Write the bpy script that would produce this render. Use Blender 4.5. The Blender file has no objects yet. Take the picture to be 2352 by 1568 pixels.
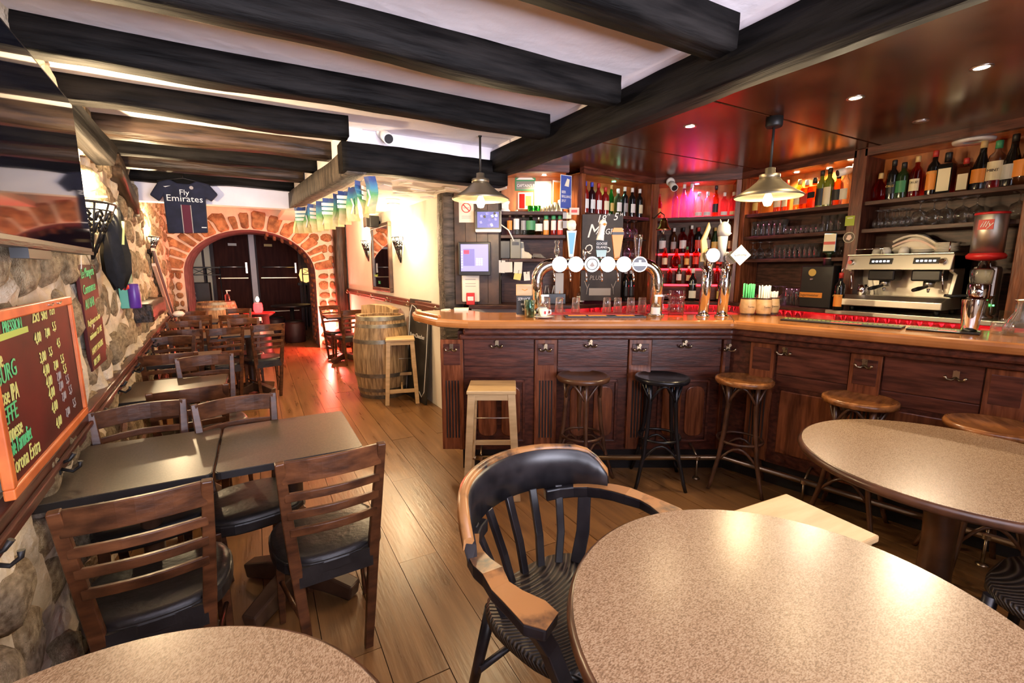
import bpy, math, random
from mathutils import Vector, Matrix, noise
R = random.Random(7)
PI = math.pi
sc = bpy.context.scene
COL = sc.collection
# ---------------------------------------------------------------- camera
FPX, PITCH, YAW, EYE = 1050.0, math.radians(9.0), math.radians(29.0), 1.5
cam_d = bpy.data.cameras.new('camera'); cam = bpy.data.objects.new('camera', cam_d); COL.objects.link(cam)
cam_d.sensor_width = 36.0; cam_d.lens = FPX / 2352 * 36.0; cam_d.clip_start = 0.02
cam.location = (0, 0, EYE); cam.rotation_euler = (PI / 2 - PITCH, 0, -YAW)
sc.camera = cam
# ---------------------------------------------------------------- world, exposure, daylight
W = bpy.data.worlds.new('world'); sc.world = W; W.use_nodes = True
W.node_tree.nodes['Background'].inputs[0].default_value = (0.75, 0.82, 1.0, 1)
W.node_tree.nodes['Background'].inputs[1].default_value = 0.25
vs = sc.view_settings
vs.view_transform = 'Standard'; vs.look = 'None'; vs.gamma = 1.0; vs.exposure = 0.45; vs.use_curve_mapping = False
sc.cycles.max_bounces = 7; sc.cycles.transparent_max_bounces = 16; sc.cycles.diffuse_bounces = 4
sc.cycles.sample_clamp_indirect = 6.0; sc.cycles.caustics_reflective = False; sc.cycles.caustics_refractive = False
sc.cycles.use_denoising = True
def light(name, kind, loc, energy, color, size=0.1, target=None, sizey=None, spot=None, blend=.5):
    d = bpy.data.lights.new(name, kind); d.energy = energy; d.color = color
    if kind == 'AREA':
        d.size = size
        if sizey: d.shape = 'RECTANGLE'; d.size_y = sizey
    else: d.shadow_soft_size = size
    if kind == 'SPOT': d.spot_size = spot or 1.6; d.spot_blend = blend
    o = bpy.data.objects.new(name, d); COL.objects.link(o); o.location = loc
    if target is not None:
        o.rotation_euler = (Vector(target) - Vector(loc)).to_track_quat('-Z', 'Y').to_euler()
    return o
WARM = (1.0, .74, .42); COOL = (.80, .85, 1.0); RED = (1.0, .05, .07)
# daylight entering through the shop window behind the viewer
wd = light('window_daylight', 'AREA', (.75, -1.95, 1.6), 175, (.86, .85, 1.0), 2.7, (.6, .2, 2.85), 1.6); wd.data.spread = 1.75

# ---------------------------------------------------------------- rays: a pixel of the photograph onto a real plane
_fw = Vector((math.sin(YAW) * math.cos(PITCH), math.cos(YAW) * math.cos(PITCH), -math.sin(PITCH)))
_rt = Vector((math.cos(YAW), -math.sin(YAW), 0)); _up = _rt.cross(_fw); CAM = Vector((0, 0, EYE))
FH = Vector((math.sin(YAW), math.cos(YAW), 0))
def ray(u, v): return _fw + _rt * ((u - 1176) / FPX) + _up * ((784 - v) / FPX)
def zp(u, v, h):
    d = ray(u, v); return CAM + d * ((h - EYE) / d.z)
def yp(u, v, y):
    d = ray(u, v); return CAM + d * (y / d.y)
def dep(u, v, D):
    d = ray(u, v); return CAM + d * (D / d.dot(FH))
class Seg:
    """a vertical plane: s along it, d behind it (away from the room), h up"""
    def __init__(s, p0, p1):
        s.p = Vector((p0[0], p0[1], 0)); e = Vector((p1[0], p1[1], 0)) - s.p
        s.len = e.length; s.x = e.normalized(); s.y = Vector((-s.x.y, s.x.x, 0)); s.rz = math.atan2(s.x.y, s.x.x)
    def w(s, a, d=0, h=0): return s.p + s.x * a + s.y * d + Vector((0, 0, h))
    def px(s, u, v, d=0):
        r = ray(u, v); q = s.p + s.y * d; t = (q - CAM).dot(s.y) / r.dot(s.y); P = CAM + r * t
        return (P - s.p).dot(s.x), P.z
WL = Seg((-.575, .5), (-1.2425, 9.4))          # stone wall on the left
WR = Seg((1.53, 9.4), (1.66, 4.3))             # white wall on the right of the passage
AR = Seg((-1.3, 9.4), (1.6, 9.4))              # wall with the stone arch
BH = Seg((.58, 3.35), (1.69, 3.35))            # beam and plaster over the passage
S0, S1, S2, S3, S4 = (1.70, 4.21), (2.70, 3.65), (3.82, 3.74), (4.40, 3.10), (4.40, -.8)
B1, B2, B3, B4 = Seg(S0, S1), Seg(S1, S2), Seg(S2, S3), Seg(S3, S4)
FA, FC, FE = (1.16, 2.90), (2.83, 1.98), (3.33, -.18)
F1, F2 = Seg(FA, FC), Seg(FC, FE)              # front edges of the bar top

# ---------------------------------------------------------------- materials
MAT = {}
def nt(name):
    m = bpy.data.materials.new(name); m.use_nodes = True; MAT[name] = m
    t = m.node_tree; return m, t, t.nodes, t.links, t.nodes['Principled BSDF']
def c4(c): return (c[0], c[1], c[2], 1)
def pm(name, col, rough=.5, metal=0, var=0, scale=8, stretch=(1, 1, 1), bump=0, bscale=None, col2=None, rnd=0, coat=0, detail=4, spec=None, lo=.35, hi=.65, rvar=0):
    m, t, N, L, b = nt(name)
    b.inputs['Base Color'].default_value = c4(col); b.inputs['Roughness'].default_value = rough; b.inputs['Metallic'].default_value = metal
    if coat: b.inputs['Coat Weight'].default_value = coat; b.inputs['Coat Roughness'].default_value = .12
    if spec is not None: b.inputs['Specular IOR Level'].default_value = spec
    if var or bump or col2 or rnd:
        tc = N.new('ShaderNodeTexCoord'); mp = N.new('ShaderNodeMapping'); mp.inputs['Scale'].default_value = stretch
        L.new(tc.outputs['Object'], mp.inputs[0]); vec = mp.outputs[0]
        oi = N.new('ShaderNodeObjectInfo')
        ad = N.new('ShaderNodeVectorMath'); ad.operation = 'ADD'; sc_ = N.new('ShaderNodeVectorMath'); sc_.operation = 'SCALE'
        cm = N.new('ShaderNodeCombineXYZ'); L.new(oi.outputs['Random'], cm.inputs[0]); L.new(oi.outputs['Random'], cm.inputs[1]); L.new(oi.outputs['Random'], cm.inputs[2])
        L.new(cm.outputs[0], sc_.inputs[0]); sc_.inputs['Scale'].default_value = 37.0
        L.new(vec, ad.inputs[0]); L.new(sc_.outputs[0], ad.inputs[1]); vec = ad.outputs[0]
        nz = N.new('ShaderNodeTexNoise'); nz.inputs['Scale'].default_value = scale; nz.inputs['Detail'].default_value = detail; L.new(vec, nz.inputs['Vector'])
        if var or col2:
            cr = N.new('ShaderNodeValToRGB'); e = cr.color_ramp.elements; e[0].position = lo; e[1].position = hi
            a = [x * (1 - var) for x in col]; d = col2 or [min(1, x * (1 + var)) for x in col]
            e[0].color = c4(a); e[1].color = c4(d); L.new(nz.outputs['Fac'], cr.inputs[0]); out = cr.outputs[0]
            if rnd:
                hs = N.new('ShaderNodeHueSaturation'); ma = N.new('ShaderNodeMapRange'); L.new(oi.outputs['Random'], ma.inputs[0])
                ma.inputs[3].default_value = 1 - rnd; ma.inputs[4].default_value = 1 + rnd
                L.new(ma.outputs[0], hs.inputs['Value']); L.new(out, hs.inputs['Color']); out = hs.outputs[0]
            L.new(out, b.inputs['Base Color'])
        if rvar:
            mr = N.new('ShaderNodeMapRange'); L.new(nz.outputs['Fac'], mr.inputs[0]); mr.inputs[3].default_value = max(.02, rough - rvar); mr.inputs[4].default_value = rough + rvar
            L.new(mr.outputs[0], b.inputs['Roughness'])
        if bump:
            n2 = nz
            if bscale:
                n2 = N.new('ShaderNodeTexNoise'); n2.inputs['Scale'].default_value = bscale; n2.inputs['Detail'].default_value = 6; L.new(vec, n2.inputs['Vector'])
            bp = N.new('ShaderNodeBump'); bp.inputs['Strength'].default_value = bump; bp.inputs['Distance'].default_value = .02
            L.new(n2.outputs['Fac'], bp.inputs['Height']); L.new(bp.outputs[0], b.inputs['Normal'])
    return m
def em(name, col, s):
    m, t, N, L, b = nt(name); b.inputs['Base Color'].default_value = c4(col)
    b.inputs['Emission Color'].default_value = c4(col); b.inputs['Emission Strength'].default_value = s; return m
def gl(name, col=(.96, .97, .97), refl=.25, tint=1.0, rough=.03, body=.07):
    """thin clear glass: light goes through, edges and highlights show"""
    m, t, N, L, b = nt(name); N.remove(b); o = N['Material Output']
    tr = N.new('ShaderNodeBsdfTransparent'); tr.inputs[0].default_value = c4(col)
    g = N.new('ShaderNodeBsdfGlossy'); g.inputs['Roughness'].default_value = rough; g.inputs[0].default_value = (1, 1, 1, 1)
    lw = N.new('ShaderNodeLayerWeight'); lw.inputs[0].default_value = refl
    mx = N.new('ShaderNodeMixShader'); L.new(lw.outputs['Facing'], mx.inputs[0]); L.new(tr.outputs[0], mx.inputs[1]); L.new(g.outputs[0], mx.inputs[2])
    df = N.new('ShaderNodeBsdfTranslucent'); df.inputs[0].default_value = c4(col); m2 = N.new('ShaderNodeMixShader'); m2.inputs[0].default_value = body; L.new(mx.outputs[0], m2.inputs[1]); L.new(df.outputs[0], m2.inputs[2])
    L.new(m2.outputs[0], o.inputs[0]); return m

pm('plaster', (.86, .80, .82), .85, var=.05, scale=3, bump=.25, bscale=14)
pm('white_wall', (.86, .80, .70), .8, var=.04, scale=2, bump=.15, bscale=9)
pm('mortar', (.54, .43, .29), .95, var=.25, scale=5, bump=.8, bscale=26, col2=(.80, .70, .54), lo=.3, hi=.55)
pm('stone', (.33, .225, .115), .92, var=.35, scale=7, bump=.9, bscale=40, col2=(.64, .51, .32), rnd=.28, lo=.3, hi=.7)
pm('arch_mortar', (.74, .58, .44), .9, var=.12, scale=5, bump=.5, bscale=20)
pm('arch_stone', (.34, .15, .065), .9, var=.4, scale=10, bump=.7, bscale=30, col2=(.50, .25, .11), rnd=.28)
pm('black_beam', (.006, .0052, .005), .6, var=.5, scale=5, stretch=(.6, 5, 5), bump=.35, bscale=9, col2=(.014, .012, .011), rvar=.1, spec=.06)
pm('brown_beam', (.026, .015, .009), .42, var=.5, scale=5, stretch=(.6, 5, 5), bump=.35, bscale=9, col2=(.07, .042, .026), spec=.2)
pm('grey_timber', (.055, .043, .034), .7, var=.5, scale=6, stretch=(4, 4, .6), bump=.9, bscale=12, col2=(.12, .09, .07))
pm('oak_floor', (.175, .082, .029), .30, var=.12, scale=4, stretch=(6, .5, 4), bump=.06, bscale=12, col2=(.235, .115, .042), rnd=.16, rvar=.08)
pm('dark_gap', (.02, .012, .008), .8)
pm('mahogany', (.075, .021, .013), .32, var=.35, scale=5, stretch=(1.2, 6, 9), bump=.08, bscale=14, col2=(.13, .038, .022), rnd=.12, spec=.35)
pm('mahogany_v', (.085, .024, .014), .30, var=.35, scale=5, stretch=(9, 6, 1.0), bump=.08, bscale=14, col2=(.15, .045, .024), rnd=.12, spec=.3)
pm('panel_red', (.16, .042, .016), .26, var=.35, scale=5, stretch=(9, 6, .9), bump=.05, bscale=14, col2=(.25, .075, .028))
pm('shelf_wood', (.05, .018, .013), .42, var=.35, scale=6, stretch=(1.5, 8, 8), col2=(.09, .035, .025), spec=.3)
pm('bay_orange', (.40, .12, .025), .38, var=.25, scale=4, stretch=(3, 3, .8), col2=(.52, .18, .045))
pm('canopy_wood', (.075, .020, .008), .22, var=.4, scale=3, stretch=(1, 1, 1), col2=(.12, .034, .012))
pm('bar_top', (.42, .155, .042), .17, var=.08, scale=3, stretch=(1, 2, 2), col2=(.50, .20, .06), coat=.5)
pm('worn_wood', (.062, .022, .0095), .33, var=.4, scale=10, stretch=(1, 3, 3), bump=.08, bscale=24, col2=(.165, .060, .022), rnd=.15, lo=.30, hi=.80, spec=.28)
pm('worn_edge', (.17, .07, .026), .4, var=.5, scale=14, col2=(.36, .18, .075))
pm('seat_black', (.014, .012, .012), .38, var=.3, scale=20, bump=.1, bscale=40)
pm('laminate', (.075, .058, .040), .30, var=.12, scale=160, col2=(.108, .084, .058), bump=.02)
pm('black_edge', (.012, .011, .012), .35)
pm('foot_wood', (.055, .026, .015), .4, var=.4, scale=6, col2=(.11, .055, .03), bump=.15)
pm('stool_brown', (.075, .030, .014), .28, var=.35, scale=9, col2=(.13, .055, .026))
pm('stool_black', (.010, .010, .012), .25, var=.3, scale=9)
pm('stool_tan', (.27, .095, .026), .25, var=.3, scale=6, stretch=(1, 5, 5), col2=(.38, .15, .045))
pm('pale_wood', (.60, .385, .17), .42, var=.12, scale=5, stretch=(1, 6, 6), col2=(.68, .46, .22), rnd=.04)
pm('barrel_oak', (.34, .20, .085), .55, var=.4, scale=6, stretch=(7, 7, .8), bump=.2, bscale=18, col2=(.50, .33, .16), rnd=.2)
pm('hoop_steel', (.24, .22, .18), .45, metal=.8, var=.3, scale=12)
pm('chrome', (.85, .84, .83), .06, metal=1.0)
pm('brushed', (.70, .66, .58), .40, metal=1.0)
pm('steel', (.66, .62, .55), .30, metal=1.0, var=.1, scale=3, stretch=(.4, 6, 6))
pm('brass', (.55, .36, .13), .22, metal=1.0)
pm('old_brass', (.40, .31, .20), .3, metal=1.0)
pm('pewter', (.36, .31, .22), .42, metal=.9, var=.15, scale=6)
pm('black_plastic', (.012, .012, .013), .35)
pm('grey_plastic', (.20, .20, .17), .45)
pm('white_plastic', (.78, .75, .70), .4)
pm('cream_plastic', (.80, .73, .58), .4)
pm('white_china', (.83, .80, .74), .15)
pm('paper', (.80, .77, .72), .8)
pm('paper_cream', (.84, .77, .58), .8)
pm('paper_yellow', (.80, .68, .24), .8)
pm('paper_green', (.36, .44, .06), .8)
pm('paper_pink', (.82, .62, .52), .8)
pm('red_paint', (.60, .02, .02), .4)
pm('orange_frame', (.70, .145, .03), .42, var=.2, scale=8, col2=(.85, .22, .05))
def chalk_red():
    m, t, N, L, b = nt('chalk_red'); b.inputs['Roughness'].default_value = .45
    b.inputs['Base Color'].default_value = (.085, .012, .010, 1); return m
pm('chalk_red', (.030, .006, .006), .55, var=.4, scale=2.2, col2=(.12, .010, .009), spec=.2)
pm('chalk_black', (.013, .012, .011), .5, var=.4, scale=5, col2=(.028, .024, .022))
pm('chalk_brown', (.030, .020, .015), .6, var=.3, scale=6, col2=(.05, .034, .026))
pm('ink_yellow', (.75, .76, .22), .6); pm('ink_green', (.10, .62, .22), .6); pm('ink_lime', (.55, .78, .14), .6); pm('ink_white', (.85, .83, .80), .7)
pm('ink_grey', (.42, .37, .34), .8); pm('ink_black', (.02, .02, .02), .6); pm('ink_red', (.65, .03, .03), .6); pm('ink_orange', (.85, .25, .03), .6)
pm('cloth_black', (.008, .009, .012), .9, var=.3, scale=30); pm('cloth_navy', (.010, .012, .032), .85, var=.3, scale=12); pm('cloth_maroon', (.10, .012, .03), .85)
pm('cloth_white', (.76, .70, .58), .9, var=.08, scale=10)
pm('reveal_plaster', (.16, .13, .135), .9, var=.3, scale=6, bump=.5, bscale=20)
pm('burgundy', (.030, .008, .009), .55, var=.3, scale=3); pm('dark_door', (.050, .012, .008), .6, var=.3, scale=3, stretch=(6, 6, .7), spec=.1); pm('near_black', (.006, .005, .006), .5)
pm('speckle_a', (.36, .20, .11), .30, var=.5, scale=90, detail=3, col2=(.68, .46, .29), lo=.40, hi=.58)
pm('iron', (.012, .010, .009), .5)
pm('tv_screen', (.006, .007, .015), .045, spec=.9)
pm('sky_blue', (.16, .42, .68), .5); pm('green_label', (.03, .22, .07), .5); pm('blue_sign', (.06, .10, .38), .5); pm('green_glass_b', (.01, .12, .03), .12); pm('teal', (.10, .42, .30), .5); pm('purple', (.10, .03, .30), .35)
for n, c in dict(b_black=(.008, .008, .008), b_green=(.015, .035, .01), b_brown=(.06, .018, .006), b_red=(.22, .012, .01), b_dark=(.02, .006, .008), b_olive=(.16, .19, .02)).items(): pm(n, c, .08, coat=.4)
gl('glass', (.95, .96, .96), .6, rough=.03, body=.13); gl('g_clear', (.90, .93, .93), .42); gl('g_pink', (.95, .55, .60), .3); gl('g_amber', (.75, .30, .06), .25); gl('g_gold', (.80, .50, .12), .25)
gl('g_green', (.10, .42, .14), .25); gl('g_teal', (.50, .72, .66), .3); gl('g_rose', (.80, .16, .12), .25); gl('g_violet', (.72, .62, .95), .3); gl('mirror_dim', (.5, .5, .5), .5)
pm('mirror', (.75, .76, .78), .02, metal=1.0)
for n, c in dict(l_cream=(.80, .70, .46), l_white=(.82, .80, .76), l_orange=(.80, .28, .04), l_red=(.62, .05, .03), l_black=(.015, .015, .015), l_green=(.05, .25, .10), l_gold=(.62, .42, .10), l_silver=(.5, .5, .5), l_grey=(.36, .34, .33), cork=(.62, .43, .18), cap_black=(.012, .012, .012), cap_red=(.45, .03, .02), cap_green=(.05, .28, .12), cap_white=(.8, .78, .74), cap_gold=(.6, .4, .12), cap_blue=(.05, .06, .4)).items(): pm(n, c, .45)
em('bulb', (1.0, .80, .45), 30); em('spot_disc', (1.0, .84, .58), 22); em('led_red', (1.0, .008, .014), 14); em('led_pink', (1.0, .03, .07), 4); em('disc_white', (1, .97, .93), 1.5); em('led_white', (.85, .88, 1), 5)
em('screen_blue', (.25, .25, .72), .55); em('screen_pic', (.10, .11, .35), .5); em('screen_red', (.8, .04, .1), .6); em('screen_white', (.85, .85, 1), .7); em('screen_grey', (.16, .15, .42), .4)
em('candle_red', (1, .02, .02), 7); em('flame', (1, .55, .3), 40); em('spot_green', (.15, 1, .5), 10); em('spot_violet', (.45, .35, 1), 16); em('blue_glow', (.25, .45, 1.0), 1.0); em('amber_glow', (1.0, .55, .18), 1.2); em('led_green', (.1, 1, .2), 5)

# ---------------------------------------------------------------- mesh building
class MB:
    def __init__(s): s.v = []; s.f = []; s.m = []; s.s = []; s.T = Matrix()
    def pts(s, ps):
        b = len(s.v)
        for p in ps: s.v.append(tuple(s.T @ Vector(p)))
        return b
    def face(s, f, m=0, sm=False): s.f.append(f); s.m.append(m); s.s.append(sm)
    def box(s, c, d, m=0, rz=0, tx=0):
        x, y, z = d[0] / 2, d[1] / 2, d[2] / 2
        M = Matrix.Translation(c) @ Matrix.Rotation(rz, 4, 'Z') @ Matrix.Rotation(tx, 4, 'X')
        b = s.pts([M @ Vector(p) for p in [(-x, -y, -z), (x, -y, -z), (x, y, -z), (-x, y, -z), (-x, -y, z), (x, -y, z), (x, y, z), (-x, y, z)]])
        for q in [(0, 3, 2, 1), (4, 5, 6, 7), (0, 1, 5, 4), (1, 2, 6, 5), (2, 3, 7, 6), (3, 0, 4, 7)]: s.face([b + i for i in q], m)
        return s
    def bb(s, x0, x1, y0, y1, z0, z1, m=0): return s.box(((x0 + x1) / 2, (y0 + y1) / 2, (z0 + z1) / 2), (x1 - x0, y1 - y0, z1 - z0), m)
    def prism(s, poly, z0, z1, m=0, ax='z', mt=None):
        """poly in plane; ax z: (x,y) extruded in z; ax y: (x,z) extruded in y from z0 to z1"""
        n = len(poly)
        P = (lambda a, t: (a[0], a[1], t)) if ax == 'z' else ((lambda a, t: (a[0], t, a[1])) if ax == 'y' else (lambda a, t: (t, a[0], a[1])))
        b = s.pts([P(a, z0) for a in poly] + [P(a, z1) for a in poly])
        s.face([b + i for i in range(n)][::-1], m); s.face([b + n + i for i in range(n)], mt if mt is not None else m)
        for i in range(n): j = (i + 1) % n; s.face([b + i, b + j, b + n + j, b + n + i], m)
        return s
    def ring(s, rings, m=0, sm=True, cap0=True, cap1=True, closed=False):
        n = len(rings[0]); b = s.pts([p for r in rings for p in r]); k = len(rings)
        for i in range(k if closed else k - 1):
            for j in range(n):
                a = b + i * n; c = b + ((i + 1) % k) * n; jj = (j + 1) % n
                s.face([a + j, a + jj, c + jj, c + j], m, sm)
        if not closed:
            if cap0: s.face([b + i for i in range(n)][::-1], m)
            if cap1: s.face([b + (k - 1) * n + i for i in range(n)], m)
        return s
    def lathe(s, prof, n=16, c=(0, 0, 0), m=0, sm=True, cap=True, sx=1, sy=1):
        rr = [[(c[0] + max(r, 1e-4) * sx * math.cos(2 * PI * i / n), c[1] + max(r, 1e-4) * sy * math.sin(2 * PI * i / n), c[2] + z) for i in range(n)] for r, z in prof]
        return s.ring(rr, m, sm, cap, cap)
    def tube(s, pts, r, n=8, m=0, closed=False, w=None, up=None, sm=True):
        """round tube, or flat strap when w=(half width, half height) is given"""
        P = [Vector(p) for p in pts]; k = len(P); rings = []; U = None
        for i in range(k):
            t = (P[(i + 1) % k] - P[i - 1]) if closed else (P[min(i + 1, k - 1)] - P[max(i - 1, 0)])
            t.normalize()
            if up is not None: U = Vector(up)
            elif U is None: U = Vector((0, 0, 1)) if abs(t.z) < .9 else Vector((0, 1, 0))
            X = t.cross(U).normalized(); Z = X.cross(t).normalized()
            if up is None: U = Z
            rad = r[i] if isinstance(r, (list, tuple)) else r
            if w is None: rings.append([P[i] + X * (rad * math.cos(2 * PI * j / n)) + Z * (rad * math.sin(2 * PI * j / n)) for j in range(n)])
            else:
                ww = w[i] if isinstance(w, list) else w
                rings.append([P[i] + X * a * ww[0] + Z * c * ww[1] for a, c in ((-1, -1), (1, -1), (1, 1), (-1, 1))])
        return s.ring(rings, m, sm and w is None, True, True, closed)
    def cyl(s, a, b, r, r2=None, n=10, m=0): return s.tube([a, b], [r, r if r2 is None else r2], n, m)
    def mesh(s, name):
        me = bpy.data.meshes.new(name); me.from_pydata(s.v, [], s.f)
        me.polygons.foreach_set('material_index', s.m); me.polygons.foreach_set('use_smooth', s.s); me.update(); return me
def obj(name, mb, mats, parent=None, loc=(0, 0, 0), rot=(0, 0, 0), bevel=0, scale=None):
    me = mb if isinstance(mb, bpy.types.Mesh) else mb.mesh(name)
    if len(me.materials) == 0:
        for x in (mats if isinstance(mats, (list, tuple)) else [mats]): me.materials.append(MAT[x])
    o = bpy.data.objects.new(name, me); COL.objects.link(o); o.location = loc; o.rotation_euler = rot if isinstance(rot, (tuple, list)) else (0, 0, rot)
    if scale: o.scale = scale
    o.parent = parent
    if bevel:
        b = o.modifiers.new('bevel', 'BEVEL'); b.width = bevel; b.segments = 2; b.limit_method = 'ANGLE'; b.angle_limit = .7
    return o
def tag(o, label, cat=None, group=None, kind=None):
    o['label'] = label
    if cat: o['category'] = cat
    if group: o['group'] = group
    if kind: o['kind'] = kind
    return o
def thing(name, label, cat, loc=(0, 0, 0), rz=0, group=None):
    o = bpy.data.objects.new(name, None); COL.objects.link(o); o.location = loc; o.rotation_euler = (0, 0, rz); o.empty_display_size = .05
    return tag(o, label, cat, group)
def struct(name, mb, mats, label, parent=None, **k):
    o = obj(name, mb, mats, parent, **k); return tag(o, label, kind='structure')
def kids(o): return [c for c in o.children]
CH = {}
def dup(root, loc, rz, label, group=None):
    if root.name not in CH: CH[root.name] = [(c, list(c.children)) for c in root.children]
    r = root.copy(); COL.objects.link(r); r.location = loc; r.rotation_euler = (0, 0, rz); r['label'] = label
    if group: r['group'] = group
    for ch, gs in CH[root.name]:
        c = ch.copy(); COL.objects.link(c); c.parent = r
        for g in gs:
            d = g.copy(); COL.objects.link(d); d.parent = c
    return r
def text(parent, body, loc, size, mat, rot=(PI / 2, 0, 0), shear=0, name='lettering', ext=.0006, align='LEFT', sx=1):
    c = bpy.data.curves.new(name, 'FONT'); c.body = body; c.size = size; c.shear = shear; c.extrude = ext; c.align_x = align; c.resolution_u = 2
    c.materials.append(MAT[mat]); o = bpy.data.objects.new(name, c); COL.objects.link(o); o.location = loc; o.rotation_euler = rot; o.parent = parent
    if sx != 1: o.scale = (sx, 1, 1)
    return o
ORD = ['first', 'second', 'third', 'fourth', 'fifth', 'sixth', 'seventh', 'eighth', 'ninth', 'tenth', 'eleventh', 'twelfth', 'thirteenth', 'fourteenth', 'fifteenth', 'sixteenth', 'seventeenth', 'eighteenth', 'nineteenth', 'twentieth', 'twenty-first', 'twenty-second', 'twenty-third', 'twenty-fourth']
def nz(p, s=1.0): return noise.noise(Vector(p) * s)
# ================================================================ THE SETTING
# floor: boards run along the room
mb = MB(); mb.bb(-2.2, 5.2, -2.2, 14.2, -.12, -.022)
floor = struct('floor', mb, 'dark_gap', 'old oak plank floor of the pub')
PW = .205; variants = []
for L_ in (1.5, 1.9, 2.3, 2.7):
    m_ = MB(); m_.bb(-PW / 2 + .0015, PW / 2 - .0015, -L_ / 2 + .0015, L_ / 2 - .0015, -.022, 0); variants.append((L_, m_.mesh('plank'), ))
x = -1.62
while x < 3.5:
    y = -2.0 - R.random() * 1.5
    while y < 13.5:
        L_, me = R.choice(variants)
        if y + L_ > -1.2 and not (x > 1.75 and y > 3.6) and not (y > 9.4 and (x < -1.3 or x > 1.5)):
            obj('plank', me, 'oak_floor', floor, (x, y + L_ / 2, R.uniform(-.0012, .0012)), (0, 0, PI if R.random() < .5 else 0))
        y += L_
    x += PW
# stone wall on the left
mb = MB(); NS, NH = 190, 46; SL, HH = 8.44, 2.55
gp = [[(.56 + SL * i / NS, .05 * nz((i * .35, j * .35, 3)) + .02 * nz((i * 1.1, j * 1.1, 9)), HH * j / NH) for i in range(NS + 1)] for j in range(NH + 1)]
b = mb.pts([p for r in gp for p in r])
for j in range(NH):
    for i in range(NS):
        a = b + j * (NS + 1) + i; mb.face([a, a + 1, a + NS + 2, a + NS + 1], 0, True)
wall_left = struct('wall_left', mb, 'mortar', 'rough rubble stone wall with pale lime mortar on the left', loc=tuple(WL.p), rot=WL.rz)
def stone_mesh(seed, flat=.5, n=11):
    """rounded field stone, unit size, dome towards -y"""
    m_ = MB(); rings = []
    amp = [1 + .24 * nz((math.cos(2 * PI * i / n) * 1.2 + seed * 7, math.sin(2 * PI * i / n) * 1.2, seed)) for i in range(n)]
    for t, dd in ((1.04, .5), (1.0, -.10), (.86, -.34), (.52, -.46)):
        r_ = []
        for i in range(n):
            a = 2 * PI * i / n; ca, sa = math.cos(a), math.sin(a); q = .5 / max(abs(ca), abs(sa)) * .55 + .5 * .45
            k = t * q * amp[i] * (1 + .07 * nz((i * 2.1, t * 5, seed * 3)))
            r_.append((k * ca, dd + .09 * nz((i * .8, t * 3, seed)), k * sa))
        rings.append(r_)
    m_.ring(rings, 0, True, False, True); return m_.mesh('stone')
SM = [stone_mesh(k + 1) for k in range(12)]
for me in SM: me.materials.append(MAT['stone'])
z = .05; row = 0
while z < 2.42:
    rh = R.uniform(.17, .27); s_ = .62 + R.random() * .12
    while s_ < 8.95:
        w_ = R.uniform(.14, .34); h_ = rh * R.uniform(.70, .98); gap = R.uniform(.035, .085)
        if w_ < .2: h_ = rh * 1.05
        if not (1.5 < s_ < 2.75 and z > 1.62) and R.random() < .97:
            obj('stone', R.choice(SM), 'stone', wall_left, (s_ + w_ / 2, .012 + R.uniform(-.015, .02), z + rh / 2 + R.uniform(-.03, .03)), (0, R.uniform(-.28, .28), 0), scale=(w_, .10, h_))
        s_ += w_ + gap
    z += rh + R.uniform(.01, .04)
# wall with the stone arch
AW0, AW1, ACX, AA, SPR, AB, THK, TOP = -1.35, 1.62, -.035, 1.015, 1.42, .76, 1.3, 2.62
def arch_pt(a, k=0): return (ACX + (AA + k) * math.cos(a), SPR + (AB + k) * math.sin(a))
mb = MB(); NA = 26; cur = [(ACX + AA, 0)] + [arch_pt(PI * i / NA) for i in range(NA + 1)] + [(ACX - AA, 0)]
for y0, fl in ((9.4, 1), (9.4 + THK, 0)):
    b = mb.pts([(p[0], y0, p[1]) for p in cur]); n_ = len(cur)
    t = mb.pts([(p[0], y0, TOP) for p in cur[1:-1]]); q = mb.pts([(AW1, y0, 0), (AW1, y0, SPR), (AW1, y0, TOP), (AW0, y0, 0), (AW0, y0, SPR), (AW0, y0, TOP)])
    fs = [[b + 1 + i, b + 2 + i, t + i + 1, t + i] for i in range(NA)] + [[b, q, q + 1, b + 1], [b + 1, q + 1, q + 2, t], [b + n_ - 1, b + n_ - 2, q + 4, q + 3], [b + n_ - 2, t + NA, q + 5, q + 4]]
    for f in fs: mb.face(f)
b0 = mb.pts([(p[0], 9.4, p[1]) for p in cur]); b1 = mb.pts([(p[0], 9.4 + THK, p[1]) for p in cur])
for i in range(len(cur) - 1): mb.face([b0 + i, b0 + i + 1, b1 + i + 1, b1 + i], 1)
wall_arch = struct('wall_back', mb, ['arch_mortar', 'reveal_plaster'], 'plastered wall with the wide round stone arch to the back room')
def wedge(a0, a1, k0, k1, seed):
    m_ = MB(); P = [arch_pt(a0, k0), arch_pt(a1, k0), arch_pt(a1, k1), arch_pt(a0, k1)]
    cx = sum(p[0] for p in P) / 4; cz = sum(p[1] for p in P) / 4; Q = []
    for i in range(4):
        A, B = P[i], P[(i + 1) % 4]
        for t in (.12, .5, .88): Q.append((A[0] + (B[0] - A[0]) * t + .014 * nz((seed, i, t * 4)), A[1] + (B[1] - A[1]) * t + .014 * nz((seed, i + 9, t * 4))))
    rings = []
    for t, d in ((1.0, .03), (1.0, -.018), (.86, -.04)): rings.append([((x_ - cx) * t, d, (z_ - cz) * t) for x_, z_ in Q])
    m_.ring(rings, 0, True, False, True); return m_, (cx, 9.4, cz)
a = .06
k = 0
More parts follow.
